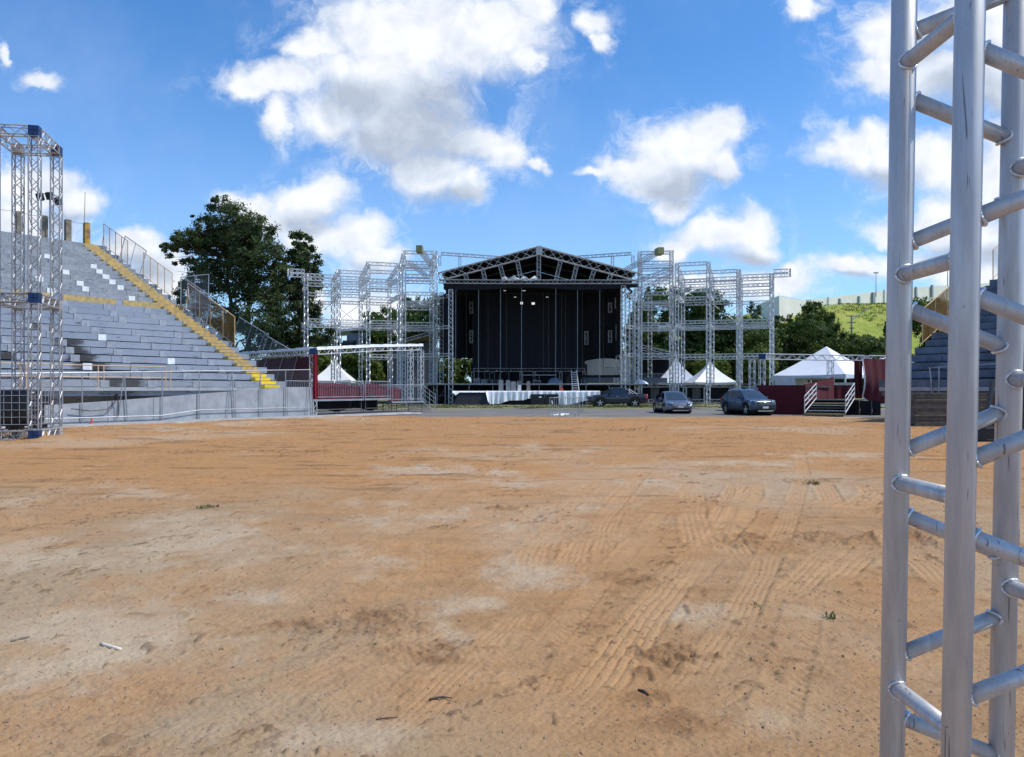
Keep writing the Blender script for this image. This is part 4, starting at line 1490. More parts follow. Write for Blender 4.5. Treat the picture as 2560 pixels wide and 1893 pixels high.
def make_left_gate():
    J = Vector((GX(783, 46.8), 46.8, 0))
    V = Vector((0.535, 0.845, 0)).normalized()
    B = Vector((-V.y, V.x, 0))
    Lf = Vector((GX(597, 54), 54, 0))
    Rt = Vector((GX(1052, 56.4), 56.4, 0))
    t = thing('entrance_gate', 'aluminium truss gate with white-covered beams and a red curtain, left of the stage', 'gate', J)
    zj, zr = 3.86, 4.62
    up = Vector((0, 0, 1))

    def beam(a, b, nm='truss_beam'):
        mb = MB()
        mb.truss(a, b, 0.38, 0.032, 0.024, 0.40, n=6)
        mb.build(nm, M['alu'], t)

    def cover(a, b):
        mb = MB()
        d = (b - a).normalized()
        s = d.cross(up).normalized()
        for i in range(12):
            p, q = a.lerp(b, i / 12), a.lerp(b, (i + 1) / 12)
            o = 0.02 * math.sin(i * 2.1)
            mb.poly([p - s * 0.25 + up * 0.10, p - s * 0.20 + up * (0.25 + o), p + s * 0.20 + up * (0.25 - o), p + s * 0.25 + up * 0.08], q - p)
        mb.build('tarp_cover', M['tarp'], t)
    a, b = J + up * zj, Lf + up * (zj + 0.02)
    beam(a + (b - a).normalized() * 0.2, b)
    cover(a + (b - a).normalized() * 0.1, b)
    c = Rt + up * zr
    mid = (a + c) / 2 + up * 0.06
    beam(a + (c - a).normalized() * 0.2, mid)
    beam(mid, c - (c - a).normalized() * 0.2)
    cover(a + (c - a).normalized() * 0.1, mid)
    cover(mid, c)
    for p, z, mt in ((J, zj, 'blue'), (Rt, zr, 'blue')):
        mb = MB()
        mb.box(p + up * z, (0.36, 0.36, 0.37))
        mb.build('corner_block', M[mt], t)
    for p, q, z0 in ((J, zj - 0.19, 0.02), (Rt, zr - 0.19, 0.75)):
        mb = MB()
        mb.truss(p + up * z0, p + up * q, 0.30, 0.026, 0.016, 0.34, up=V, n=6)
        mb.build('truss_post', M['alu'], t)
    # the second foot stands a little behind the first
    p = Rt + Vector((-0.9, 1.1, 0))
    mb = MB()
    mb.truss(p + up * 0.75, p + up * (zr - 0.2), 0.30, 0.026, 0.016, 0.34, up=V, n=6)
    mb.build('truss_post', M['alu'], t)
    # the red curtain on the post, the long maroon wall behind
    mb = cloth_wall((GX(782, 46.4), 46.4, 0), (GX(794, 46.4), 46.4, 0), 0.96, zj - 0.17, 0.03, 1.5, 0.03)
    mb.build('curtain', M['red'], t)
    e = Lf + (Lf - J).normalized() * 1.5
    mb = cloth_wall(J + V * 2.4 + B * 2.75, e + V * 2.4 + B * 1.5, 0.2, zj - 0.17, 0.03, 5, 0.03)
    mb.build('cloth_wall', M['maroon_wall'], t)

    # ---- raised platform
    P0 = Vector((GX(785, 47.0), 47.0, 0))
    t = thing('platform', 'raised access platform with barred railings and maroon skirting, left of the stage', 'platform', P0)

    def pp(s, o, z):
        v = P0 + V * s + B * o
        return Vector((v.x, v.y, z))
    for (s0, s1, zt) in ((0, 4.35, 0.94), (4.42, 7.0, 0.945), (7.06, 10.6, 0.72)):
        mb = MB()
        mb.poly([pp(s0, 0, zt), pp(s1, 0, zt), pp(s1, 2.6, zt), pp(s0, 2.6, zt)], (0, 0, -0.07))
        mb.build('deck', M['deck'], t)
        mb = MB()
        mb.bar(pp(s0, -0.02, zt - 0.05), pp(s1, -0.02, zt - 0.05), 0.05, 0.11)
        mb.build('edge_beam', M['galv'], t)
    for s in (0.1, 4.2, 4.6, 6.95, 7.2, 9.0, 10.5):
        zt = 0.86 if s < 7.1 else 0.64
        for o in (0.1, 2.5):
            mb = MB()
            mb.tube(pp(s, o, -0.1), pp(s, o, zt), 0.035, 6)
            mb.build('leg', M['steel_dark'], t)
    mb = MB()
    for s0, s1 in ((0.1, 4.2), (4.6, 6.95), (7.2, 10.5)):
        for o in (0.1, 2.5):
            mb.tube(pp(s0, o, 0.12), pp(s1, o, 0.12), 0.025, 5)
        mb.tube(pp(s0, 2.5, 0.1), pp(s1, 2.5, 0.6), 0.022, 5)
        mb.tube(pp(s0, 0.1, 0.3), pp(s1, 0.1, 0.3), 0.022, 5)
    mb.build('bracing', M['steel_dark'], t)
    mb = cloth_wall(pp(0, 1.2, 0), pp(7.0, 1.2, 0), lambda f: 0.05 + 0.25 * abs(math.sin(f * 7)), 0.85, 0.02, 6, 0.05)
    mb.build('underskirt', M['black'], t)

    def railing(s0, s1, zt, o=-0.03, hgt=1.15, red=None):
        mb = MB()
        n = max(2, int((s1 - s0) / 0.15))
        mb.tube(pp(s0, o, zt + hgt), pp(s1, o, zt + hgt), 0.024, 6)
        mb.tube(pp(s0, o, zt + 0.14), pp(s1, o, zt + 0.14), 0.02, 6)
        for i in range(n + 1):
            s = s0 + (s1 - s0) * i / n
            r = 0.030 if i in (0, n) else 0.012
            mb.tube(pp(s, o, zt if i in (0, n) else zt + 0.14), pp(s, o, zt + hgt), r, 5)
        mb.build('railing', M['galv'], t)
        if red:
            mb = cloth_wall(pp(s0, o + 0.25, 0), pp(s1, o + 0.25, 0), zt + 0.03, lambda f: zt + 0.93 + 0.07 * math.sin(f * 5), 0.02, (s1 - s0) * 1.1, 0.05)
            mb.build('cloth_skirt', red, t)
    railing(0.05, 4.3, 0.94, red=M['maroon_bright'])
    railing(4.45, 6.9, 0.945, red=M['maroon_bright'])
    railing(7.1, 8.4, 0.72, red=M['maroon_bright'])
    railing(8.5, 10.55, 0.72)
    railing(8.5, 10.55, 0.72, o=2.6)
    for s0, s1 in ((0.1, 4.2), (4.6, 7.0)):
        railing(s0, s1, 0.94, o=2.6)
    # its stair
    mb = MB()
    for i in range(4):
        zt = 0.60 - 0.16 * i
        s = 10.68 + 0.30 * i
        mb.poly([pp(s, 0.1, zt), pp(s + 0.29, 0.1, zt), pp(s + 0.29, 2.3, zt), pp(s, 2.3, zt)], (0, 0, -0.05))
        mb.tube(pp(s + 0.15, 0.12, zt - 0.05), pp(s + 0.15, 0.12, -0.1), 0.02, 5)
        mb.tube(pp(s + 0.15, 2.28, zt - 0.05), pp(s + 0.15, 2.28, -0.1), 0.02, 5)
    mb.build('stair', M['galv'], t)
    for o in (0.05, 2.35):
        mb = MB()
        a, b = pp(10.62, o, 0.70), pp(12.0, o, 0.05)
        for h in (1.1, 0.8, 0.5, 0.15):
            mb.tube(a + up * h, b + up * h, 0.02, 5)
        for f in (0, 0.5, 1.0):
            q = a.lerp(b, f)
            mb.tube(q - up * 0.05, q + up * 1.1, 0.024, 6)
        mb.build('handrail', M['galv'], t)


# ------------------------------------------------------------------ gate, stair and skirted wall on the right
def make_right_gate():
    up = Vector((0, 0, 1))
    E = Vector((GX(1905, 53.0), 53.0, 0))
    G = Vector((GX(2162, 55.5), 55.5, 0))
    H = Vector((GX(2250, 56.5), 56.5, 0))
    zt = 3.80
    t = thing('entrance_gate', 'aluminium truss gate before the big white tent, with a maroon curtain', 'gate', E)
    for a, b in ((E, G), (G, H)):
        mb = MB()
        d = (b - a).normalized() * 0.2
        mb.truss(a + d + up * zt, b - d + up * zt, 0.36, 0.032, 0.024, 0.40, n=6)
        mb.build('truss_beam', M['alu'], t)
    mb = MB()
    mb.box(E + up * zt, (0.36, 0.36, 0.37))
    mb.build('corner_block', M['blue'], t)
    mb = MB()
    mb.box(G + up * zt, (0.36, 0.36, 0.37))
    mb.build('corner_block', M['alu'], t)
    Pm = E.lerp(G, 0.655)
    for p, dx, zb in ((E, 0.0, 0.0), (E, -0.55, 0.0), (Pm, 0.0, 0.9)):
        q = p + Vector((dx, 0.4 if dx else 0, 0))
        mb = MB()
        mb.truss(q + up * zb, q + up * (zt - 0.18), 0.34, 0.026, 0.016, 0.36, up=(0, 1, 0), n=6)
        mb.build('truss_post', M['alu'], t)
    # swagged maroon curtain with a pale edge
    mb = MB()
    a, b = Vector((GX(2156, 54.6), 54.6, 0)), Vector((GX(2250, 55.6), 55.6, 0))
    Pg = []
    for i in range(19):
        f = i / 18
        p = a.lerp(b, f)
        low = 0.50 + 0.55 * (1 - min(1, f / 0.35)) ** 2
        row = []
        for k in range(11):
            g = k / 10
            z = low + (3.72 - low) * g
            o = -0.35 * math.sin(math.pi * (1 - g) ** 1.3) + 0.05 * math.sin(f * 30)
            row.append(Vector((p.x, p.y + o, z)))
        Pg.append(row)
    mb.grid(Pg)
    mb.grid([[p + Vector((0, 0.03, 0)) for p in r] for r in Pg])
    mb.build('curtain', M['maroon_wall'], t, smooth=True)
    mb = MB()
    mb.path([p + Vector((0, -0.02, 0)) for p in Pg[0]][::-1] + [r[0] + Vector((0, -0.02, 0)) for r in Pg[1:]], 0.05, 6)
    mb.build('curtain_edge', M['tarp'], t)
    mb = cloth_wall(Vector((GX(2136, 54.8), 54.8, 0)), Vector((GX(2156, 54.8), 54.8, 0)), 0.9, 3.6, 0.03, 1.5, 0.05)
    mb.build('side_drape', M['maroon'], t)
    # skirted platform wall
    t = thing('skirted_platform', 'platform hidden behind a tall smooth maroon cloth skirt beside the parked cars', 'platform', (GX(1950, 50.5), 50.5, 0))
    mb = cloth_wall((GX(1893, 50.4), 50.4, 0), (GX(2014, 49.6), 49.6, 0), -0.1, 1.83, 0.05, 2, 0.012)
    mb.build('cloth_skirt', M['maroon'], t)
    mb = cloth_wall((GX(2010, 49.7), 49.7, 0), (GX(2085, 53.8), 53.8, 0), -0.1, lambda f: 1.86 + 0.55 * f, 0.05, 2, 0.012)
    mb.build('cloth_skirt', M['maroon'], t)
    mb = MB()
    a, b, c, d = Vector((GX(1893, 50.5), 50.5, 1.78)), Vector((GX(2012, 49.8), 49.8, 1.78)), Vector((GX(2078, 53), 53, 1.78)), Vector((GX(1905, 54), 54, 1.78))
    mb.poly([a, b, c, d], (0, 0, -0.1))
    mb.build('deck', M['deck'], t)
    for p in (a, b, c, d):
        mb = MB()
        q = p + ((a + b + c + d) / 4 - p) * 0.08
        mb.tube((q.x, q.y, -0.1), (q.x, q.y, 1.68), 0.04, 6)
        mb.build('leg', M['steel_dark'], t)
    # stair
    S0 = Vector((GX(2062, 45.6), 45.6, 0))
    S1 = Vector((GX(2100, 51.0), 51.0, 0))
    V = (S1 - S0).normalized()
    Bx = Vector((V.y, -V.x, 0))
    t = thing('stair', 'dark metal stair with yellow step edges and slanted white railings, beside the maroon skirt', 'stair', S0)
    wd = 1.08
    n = 6
    run = (S1 - S0).length
    for i in range(n):
        z = 0.88 * (i + 1) / n
        a = S0 + V * (run * 0.62 * i / n)
        mb = MB()
        mb.poly([a - Bx * wd + up * z, a + Bx * wd + up * z, a + Bx * wd + V * 0.5 + up * z, a - Bx * wd + V * 0.5 + up * z], (0, 0, -0.045))
        mb.build('step', M['galv'] if i in (1, 3) else M['deck'], t)
        if i in (0, 4):
            mb = MB()
            mb.bar(a - Bx * wd + up * (z - 0.035) - V * 0.025, a + Bx * wd + up * (z - 0.035) - V * 0.025, 0.04, 0.09)
            mb.build('step_edge', M['yellow'], t)
    mb = MB()
    a = S0 + V * run * 0.62
    mb.poly([a - Bx * 1.5 + up * 0.9, a + Bx * 1.4 + up * 0.9, a + Bx * 1.4 + V * 3 + up * 0.9, a - Bx * 1.5 + V * 3 + up * 0.9], (0, 0, -0.08))
    mb.build('landing', M['deck'], t)
    for sd in (-1, 1):
        mb = MB()
        a = S0 + Bx * sd * (wd + 0.05)
        b = a + V * run * 0.66
        lo, hi = Vector((a.x, a.y, 0.1)), Vector((b.x, b.y, 0.9))
        for h in (1.05, 0.75, 0.45):
            mb.tube(lo + up * h, hi + up * h, 0.026, 6)
        for f in (0.0, 0.33, 0.66, 1.0):
            q = lo.lerp(hi, f)
            mb.tube(q + up * (0.0 if f in (0, 1) else 0.45), q + up * 1.05, 0.028, 6)
        mb.tube(lo + up * 0.1, hi + up * 0.1, 0.03, 6)
        mb.build('railing', M['dish'], t)
    for q in ((a + V * run * 0.62 + Bx * 0.3), (a + V * run * 0.62 + Bx * 1.0)):
        mb = MB()
        mb.tube((q.x, q.y, -0.1), (q.x, q.y, 0.82), 0.03, 5)
        mb.tube((q.x, q.y, 0.05), (q.x + 0.5, q.y + 0.8, 0.75), 0.022, 5)
        mb.build('leg', M['steel_dark'], t)
    mb = cloth_wall(S0 + V * run * 0.70 - Bx * 1.4, S0 + V * run * 0.70 + Bx * 2.6, -0.08, 0.84, 0.03, 4, 0.04)
    mb.build('underskirt', M['black'], t)
    mb = cloth_wall(Vector((GX(2074, 54.0), 54.0, 0)), Vector((GX(2136, 54.0), 54.0, 0)), 0.88, 1.85, 0.03, 2.5, 0.03)
    tag(mb.build('cloth_screen', M['maroon']), 'low maroon cloth screen at the head of the stair, under the big tent', 'screen')
    for i, (a, b, z1, lb) in enumerate(((2018, 2098, 2.05, 'white low barrier panel behind the maroon skirt, left of the truss post'), (2098, 2150, 2.06, 'white low barrier panel under the big tent, right of the truss post'))):
        mb = MB()
        z = 57.5
        mb.box((GX((a + b) / 2, z), z, z1 - 0.5), (GX(b, z) - GX(a, z) - 0.05, 0.06, 1.0))
        tag(mb.build('barrier_panel', M['dish']), lb, 'barrier', 'white barrier panels under the tent')


# ------------------------------------------------------------------ the truss right beside the camera
def make_near_truss():
    zA, zF, xl, xr = 1.67, 1.43, 0.835, 1.075
    t = thing('truss_mast', 'scuffed aluminium box truss standing upright close to the camera at the right', 'truss')
    t['_local'] = 1
    lean = 0.0325
    # leaning slightly towards the viewer
    t.location = (0, 0, 0)
    H0, H1 = -0.02, 3.6

    def q(x, y, h):                       # h is height above the camera's eye
        return Vector((x, y - lean * h, CH + h))
    pos = {'A': (xl, zA), 'B': (xr, zA), 'F': (xl, zF), 'D': (xr, zF)}
    for k, (x, y) in pos.items():
        mb = MB()
        mb.tube(q(x, y, H0 - CH), q(x, y, H1 - CH), 0.0252, 28)
        mb.build('chord', M['alu_near'], t, smooth=True)
    nodes_a = [0.243 + 0.4465 * k for k in range(-4, 4)]
    nodes_b = [h + 0.223 for h in nodes_a]
    rb = 0.0165

    def brace(p, q2, rp=0.0252):
        d = (q2 - p).normalized()
        a, b = p + d * rp * 0.8, q2 - d * rp * 0.8
        mb = MB()
        mb.tube(a, b, rb, 18)
        o = mb.build('brace', M['alu_near'], t, smooth=True)
        for e, s in ((p, 1), (q2, -1)):
            # a rippled bead of weld where the tube meets the chord
            mb = MB()
            c = e + d * s * 0.0255
            u = d.cross(Vector((0, 0, 1))).normalized()
            w = u.cross(d)
            pts, rs = [], []
            for i in range(33):
                an = 2 * math.pi * i / 32
                rad = rb + 0.0015
                # the joint follows the round of the chord
                back = 0.006 * (math.cos(2 * an) + 0.2)
                pts.append(c + u * rad * math.cos(an) + w * rad * math.sin(an) - d * s * back)
                rs.append(0.0033 + 0.0004 * math.sin(i * 2.9) + 0.0002 * math.sin(i * 7.1))
            mb.path(pts, rs, 8)
            mb.build('weld_bead', M['weld'], o, smooth=True)
    for ha in nodes_a:
        if 0.05 < CH + ha < H1 - 0.1:
            brace(q(*pos['A'], ha), q(*pos['F'], ha))
    for hb in nodes_b:
        if 0.05 < CH + hb < H1 - 0.1:
            brace(q(*pos['B'], hb), q(*pos['D'], hb))
    g = 0.064
    for a, b in (('A', 'B'), ('F', 'D')):
        for i, ha in enumerate(nodes_a):
            hb = nodes_b[i]
            if 0.1 < CH + ha < H1 - 0.4:
                brace(q(*pos[a], ha + g), q(*pos[b], hb - g))
            if i + 1 < len(nodes_a):
                h2 = nodes_a[i + 1]
                if 0.1 < CH + hb and h2 + CH < H1 - 0.1:
                    brace(q(*pos[b], hb + g), q(*pos[a], h2 - g))
    mb = MB()
    x, y = (xl + xr) / 2, (zA + zF) / 2
    mb.box((x, y + 0.05, -0.02), (0.6, 0.6, 0.03))
    mb.build('base_plate', M['alu_old'], t)
    # scale of the base plate is out of frame, it only carries the chords
# ------------------------------------------------------------------ the stage and its truss wings
XC = 2.72                                   # axis of the stage
UP = Vector((0, 0, 1))


def make_wing(sgn, label):
    """sgn -1: left wing, +1: right wing (mirror image about the axis of the stage)"""
    def mx(x):
        return x if sgn < 0 else 2 * XC - x
    root = thing('truss_scaffold', label, 'scaffold', (mx(-15), 81, 0), 'truss wings beside the stage')
    off = Vector((-1.9, 5.7, 0))
    cols = [((-20.8, 78), 13.25, 13.1), ((-17.74, 79), 13.8, 13.6), ((-14.9, 80), 14.75, 13.9), ((-11.86, 81), 14.75, 14.0)]
    jit = random.Random(3 if sgn < 0 else 8)
    mats = M['alu']

    def V3(p, z):
        return Vector((mx(p[0]), p[1], z))

    def col(p, z1, w=0.34, z0=-0.05):
        mb = MB()
        mb.truss(V3(p, z0), V3(p, z1), w, 0.035, 0.024, 0.44, up=(0, 1, 0))
        mb.build('truss_column', mats, root)

    def beam(p, q, za, zb=None, w=0.32, mt=None):
        a, b = V3(p, za), V3(q, za if zb is None else zb)
        d = (b - a).normalized() * 0.17
        mb = MB()
        mb.truss(a + d, b - d, w, 0.032, 0.022, 0.46)
        mb.build('truss_beam', mt or mats, root)
    bk = [(p[0] + off.x, p[1] + off.y) for p, _, _ in cols]
    for (p, zf, zb), b in zip(cols, bk):
        col(p, zf)
        col(b, zb)
    bays = [
        (0, 1, (13.08, 12.72, 12.15, 11.15, 8.5, 8.02), (12.9, 12.2, 11.0, 8.3)),
        (1, 2, (13.62, 12.95, 12.5, 12.0, 11.1, 8.5, 8.0), (13.3, 12.4, 11.1, 8.3)),
        (2, 3, (14.58, 13.75, 12.85, 12.35, 11.85, 11.0, 8.5, 8.0, 5.05), (13.7, 12.6, 11.1, 8.3, 5.0)),
    ]
    for i, j, zs, zbk in bays:
        for z in zs:
            beam(cols[i][0], cols[j][0], z + jit.uniform(-.04, .04))
        for z in zbk:
            beam(bk[i], bk[j], z)
    if sgn > 0:
        for i, j in ((0, 1), (1, 2)):
            beam(cols[i][0], cols[j][0], 5.02)
            beam(bk[i], bk[j], 5.0)
    for i, zs in enumerate(((13.05, 12.0, 8.25), (13.6, 12.3, 11.2, 8.25), (14.5, 13.0, 11.4, 8.25), (14.5, 13.2, 11.3, 8.25))):
        for z in zs:
            beam(cols[i][0], bk[i], z, min(z, cols[i][2] - 0.2))
    # overhanging end of the top beams
    p, q = cols[0][0], cols[1][0]
    d = Vector((p[0] - q[0], p[1] - q[1], 0)).normalized()
    e = (p[0] + d.x * 1.75, p[1] + d.y * 1.75)
    for z in (13.45, 13.02):
        beam(p, e, z, w=0.34)
        mb = MB()
        mb.box(V3(e, z), (0.05, 0.40, 0.40))
        mb.build('end_plate', M['dish'], root)
    # thin bracing rods
    for i, j in ((0, 1), (1, 2)):
        for s in (0, 1):
            mb = MB()
            a, b = (cols if s else None, None)
            pa, pb = (bk[i], bk[j])
            mb.tube(V3(pa, 11.0 if s else 8.6), V3(pb, 8.6 if s else 11.0), 0.022, 4)
            mb.build('brace_rod', M['galv'], root)
    # the taller hanging tower next to the stage
    T = [(-11.45, 81.8), (-8.15, 82.2), (-12.6, 87.5), (-9.2, 88.0)]
    for i, p in enumerate(T):
        col(p, 16.25 if i < 2 else 15.6, 0.36)
    for z in (16.05, 14.95, 14.3, 13.6, 12.9, 11.7, 10.6, 10.1, 8.45, 7.95, 5.15):
        beam(T[0], T[1], z + jit.uniform(-.03, .03))
    for z in (15.4, 14.0, 11.4, 8.3, 5.1):
        beam(T[2], T[3], z)
    for z in (16.0, 14.9, 11.7, 10.3, 8.2, 5.1):
        beam(T[0], T[2], z, z - 0.3)
        beam(T[1], T[3], z, z - 0.3)
    for z in (11.3, 8.05, 5.15):
        beam(T[1], (-6.45, 80.6), z, w=0.30)
        beam(cols[3][0], T[0], z, w=0.28)
    # top beam reaching in over the roof, on two short posts
    beam((-8.1, 86.5), (-0.6, 88.5), 16.75, 16.55, w=0.30, mt=M['alu_old'])
    for p, z in (((-5.9, 87.1), 14.4), ((-8.1, 86.5), 15.4)):
        mb = MB()
        mb.truss(V3(p, z), V3(p, 16.5), 0.28, 0.026, 0.016, 0.4, up=(0, 1, 0))
        mb.build('truss_post', M['alu_old'], root)
    # cantilever beams pushed out towards the ground, ends wrapped in a yellow tarp
    if sgn > 0:
        a, b = W(1560, 678, 89), W(1652, 627, 77)
    else:
        a, b = W(1078, 662, 88), W(1048, 622, 77.5)
    mb = MB()
    mb.truss(a, b, 0.42, 0.030, 0.018, 0.42)
    mb.build('cantilever_beam', M['alu_old'], root)
    d = (b - a).normalized()
    mb = MB()
    mb.bar(b - d * 1.0, b + d * 0.12, 0.62, 0.66)
    mb.build('tarp_wrap', M['yellow_tarp'], root)
    if sgn > 0:
        for dy, dz in ((0.5, -1.6), (0.9, -2.9)):
            mb = MB()
            mb.truss(a + Vector((0.2, 0, dz)), W(1678, 640, 82) + Vector((0, 0, dz * 0.5 - 0.6)), 0.34, 0.028, 0.016, 0.42)
            mb.build('cantilever_beam', M['alu_old'], root)
    else:
        mb = MB()
        mb.truss(a + Vector((-0.4, 0, -1.4)), W(1020, 655, 80) , 0.34, 0.028, 0.016, 0.42)
        mb.build('cantilever_beam', M['alu_old'], root)
    # a bundle of rolled cable tied near the top
    mb = MB()
    q = V3((-6.9, 80.9), 11.9)
    mb.path([q + Vector((0.22 * math.sin(i * 0.9), 0.1 * math.cos(i * 1.3), 0.9 - 0.12 * i)) for i in range(16)], 0.10, 6)
    mb.build('cable_bundle', M['trim'], root)
    return root, cols, bk, T, V3


def make_stage():
    zf = 80.0
    root = thing('stage', 'large covered concert stage with a black gabled roof on pale trusses and a dark backdrop', 'stage', (XC, 86, 0))
    ridge = Vector((GX(1347, zf), zf, 0))
    zr, ze = 15.75, 13.05
    xl, xr = GX(1099, zf), GX(1594, zf)
    # rafters of the front gable
    def frame(y, mt, full=True):
        a, b, c = Vector((xl, y, ze)), Vector((ridge.x, y, zr)), Vector((xr, y, ze - 0.05))
        for p, q in ((a, b), (b, c)):
            mb = MB()
            mb.truss(p, q, 0.5, 0.048, 0.033, 1.0, h=0.80, n=5)
            mb.build('rafter_truss', mt, root)
        if not full:
            return
        for p, q, m in ((a + UP * -0.45, Vector((GX(1255, y), y, ze - 0.5)), 1), (Vector((GX(1255, y), y, ze - 0.5)), c + UP * -0.45, 1)):
            mb = MB()
            mb.truss(p, q, 0.36, 0.032, 0.02, 0.45)
            mb.build('tie_truss', mt, root)
        for tx, bx in ((1163, 1168), (1207, 1213), (1250, 1260), (1293, 1303), (1347, 1347), (1402, 1390), (1442, 1433), (1486, 1477), (1528, 1522)):
            X0, X1 = GX(tx, y), GX(bx, y)
            f = (X0 - xl) / (ridge.x - xl) if X0 < ridge.x else (xr - X0) / (xr - ridge.x)
            zt = ze + (zr - ze) * f - 0.42
            mb = MB()
            mb.truss((X1, y, ze - 0.32), (X0, y, zt), 0.36, 0.034, 0.022, 0.36, up=(0, 1, 0))
            mb.build('truss_post', mt, root)
    frame(79.1, M['alu_old'])
    for y in (84.5, 89, 93.5):
        frame(y, M['steel_dark'], False)
    # ridge block
    mb = MB()
    mb.box((ridge.x, 79.1, zr + 0.02), (0.62, 0.52, 0.85))
    mb.build('ridge_block', M['alu_old'], root)
    # roof skins: two tarps with thickness, sagging a little between rafters
    for sx, xe in ((-1, xl), (1, xr)):
        P = []
        for i in range(17):
            f = i / 16
            row = []
            for j in range(13):
                g = j / 12
                x = xe + (ridge.x - xe) * f - (0.25 * sx * -1 if i == 0 else 0) * -1
                row.append(Vector((x, 79.75 + 15 * g, ze + 0.40 + (zr - ze) * f - 0.10 * math.sin(math.pi * ((g * 3.33) % 1.0)) ** 2)))
            P.append(row)
        mb = MB()
        mb.grid(P)
        mb.grid([[p + UP * 0.04 for p in r] for r in P])
        mb.grid([[r[0] for r in P], [r[0] + UP * 0.04 for r in P]])
        mb.build('roof_canopy', M['black_roof'], root, smooth=True)
    # gable closed at the back, valance along the front
    mb = MB()
    mb.poly([(xl, 94.6, ze - 0.5), (xr, 94.6, ze - 0.5), (xr, 94.6, ze + 0.28), (ridge.x, 94.6, zr + 0.28), (xl, 94.6, ze + 0.28)], (0, 0.05, 0))
    mb.build('back_gable', M['black_roof'], root)
    mb = cloth_wall((xl + 0.4, zf + 0.3, 0), (xr + 0.1, zf + 0.3, 0), lambda f: 12.0 - 0.12 * math.sin(f * 11), lambda f: 12.62 - (0.10 if f > 0.3 else 0), 0.03, 14, 0.05)
    mb.build('valance', M['black'], root)
    # crumpled pale sheet caught on the tie beam
    mb = MB()
    rr = random.Random(4)
    P = [[Vector((GX(1255 + 7.5 * i, zf), zf - 0.28 + rr.uniform(-.12, .12), 12.75 + 0.09 * j * (1 + 0.6 * math.sin(i * 1.9)) + rr.uniform(-.05, .05))) for j in range(5)] for i in range(13)]
    mb.grid(P)
    mb.grid([[p + Vector((0, 0.03, 0)) for p in r] for r in P])
    mb.build('rolled_sheet', M['sheet'], root)
    # four main columns
    for px, y, mt in ((1127, zf + 0.2, 'alu'), (1558, zf + 0.2, 'alu'), (1569, zf + 1.2, 'alu'), (1104, 86, 'alu_old'), (1545, 87, 'alu_old'), (1578, 88, 'alu'), (1592, 81.2, 'alu'), (1625, 90, 'alu_old')):
        mb = MB()
        mb.truss((GX(px, y), y, -0.05), (GX(px, y), y, 11.9 if px == 1127 else 12.3), 0.42, 0.040, 0.028, 0.46, up=(0, 1, 0))
        mb.build('truss_column', M[mt], root)
    # drapes inside
    yb = 92.0
    mb = cloth_wall((GX(1181, yb), yb, 0), (GX(1462, yb), yb, 0), 4.05, 12.9, 0.04, 17, 0.05)
    mb.build('backdrop', M['backdrop'], root)
    mb = cloth_wall((GX(1098, 93.2), 93.2, 0), (GX(1185, 93.2), 93.2, 0), 5.3, 12.9, 0.04, 6, 0.06)
    mb.build('side_drape', M['black'], root)
    mb = cloth_wall((GX(1459, 90.5), 90.5, 0), (GX(1556, 88.0), 88.0, 0), lambda f: 4.80 + 0.30 * math.sin(f * 3), 12.9, 0.04, 7, 0.06)
    mb.build('side_drape', M['black'], root)
    for x, z0 in ((xl + 0.55, 5.2), (xr - 1.35, 5.3)):
        mb = cloth_wall((x, 81.6, 0), (x + (0.3 if x < 0 else -0.3), 93, 0), z0, 12.6, 0.04, 8, 0.06)
        mb.build('side_drape', M['black'], root)
    mb = MB()
    mb.poly([(xl + 0.5, zf + 0.5, 12.95), (xr - 0.5, zf + 0.5, 12.95), (xr - 0.5, 94, 12.95), (xl + 0.5, 94, 12.95)], (0, 0, 0.03))
    mb.build('ceiling_drape', M['black'], root)
    mb = cloth_wall((GX(1178, 94.2), 94.2, 0), (GX(1468, 94.2), 94.2, 0), 2.1, 4.6, 0.04, 12, 0.05)
    mb.build('rear_skirt', M['black'], root)
    # truss that carries the backdrop
    mb = MB()
    mb.truss((GX(1183, 91.4), 91.4, 3.82), (GX(1462, 91.4), 91.4, 3.82), 0.36, 0.03, 0.018, 0.42)
    mb.build('truss_beam', M['alu_old'], root)
    for px in (1182, 1303, 1336, 1402, 1460):
        mb = MB()
        mb.truss((GX(px, 91.4), 91.4, 2.1), (GX(px, 91.4), 91.4, 3.64), 0.32, 0.028, 0.017, 0.4, up=(0, 1, 0))
        mb.build('truss_post', M['alu_old'], root)
    # ladders of truss seen in the gaps of the drapes
    for px, y0, y1, z in ((1178, 755, 784, 91.7), (1178, 826, 858, 91.7), (1525, 757, 782, 86.5), (1525, 826, 857, 86.5), (1466, 828, 862, 89.5), (1544, 812, 852, 85.6), (1542, 745, 772, 85.6)):
        mb = MB()
        mb.truss((GX(px, z), z, GZ(y1, z)), (GX(px, z), z, GZ(y0, z)), 0.36, 0.034, 0.022, 0.4, up=(0, 1, 0))
        mb.build('truss_column', M['alu_old'], root)
    # pipes hanging in the opening
    for px in (1139, 1196, 1251, 1303.5, 1389, 1443.5, 1499, 1551):
        mb = MB()
        x = GX(px, zf + 0.4)
        mb.tube((x, zf + 0.4, 2.2 if px > 1145 else 3.0), (x + 0.02, zf + 0.4, 12.7), 0.034, 5)
        mb.build('hanging_pipe', M['pipe_grey'], root)
    for px in (1166, 1220, 1266, 1359, 1371, 1404, 1414, 1456, 1508):
        mb = MB()
        x = GX(px, 88)
        mb.tube((x, 88, 3.2), (x, 88, 12.7), 0.03, 5)
        mb.build('hanging_pipe', M['steel_dark'], root)
    # lamps burning under the roof
    lm = bpy.data.materials.new('burning_lamp')
    lm.use_nodes = True
    b = lm.node_tree.nodes['Principled BSDF']
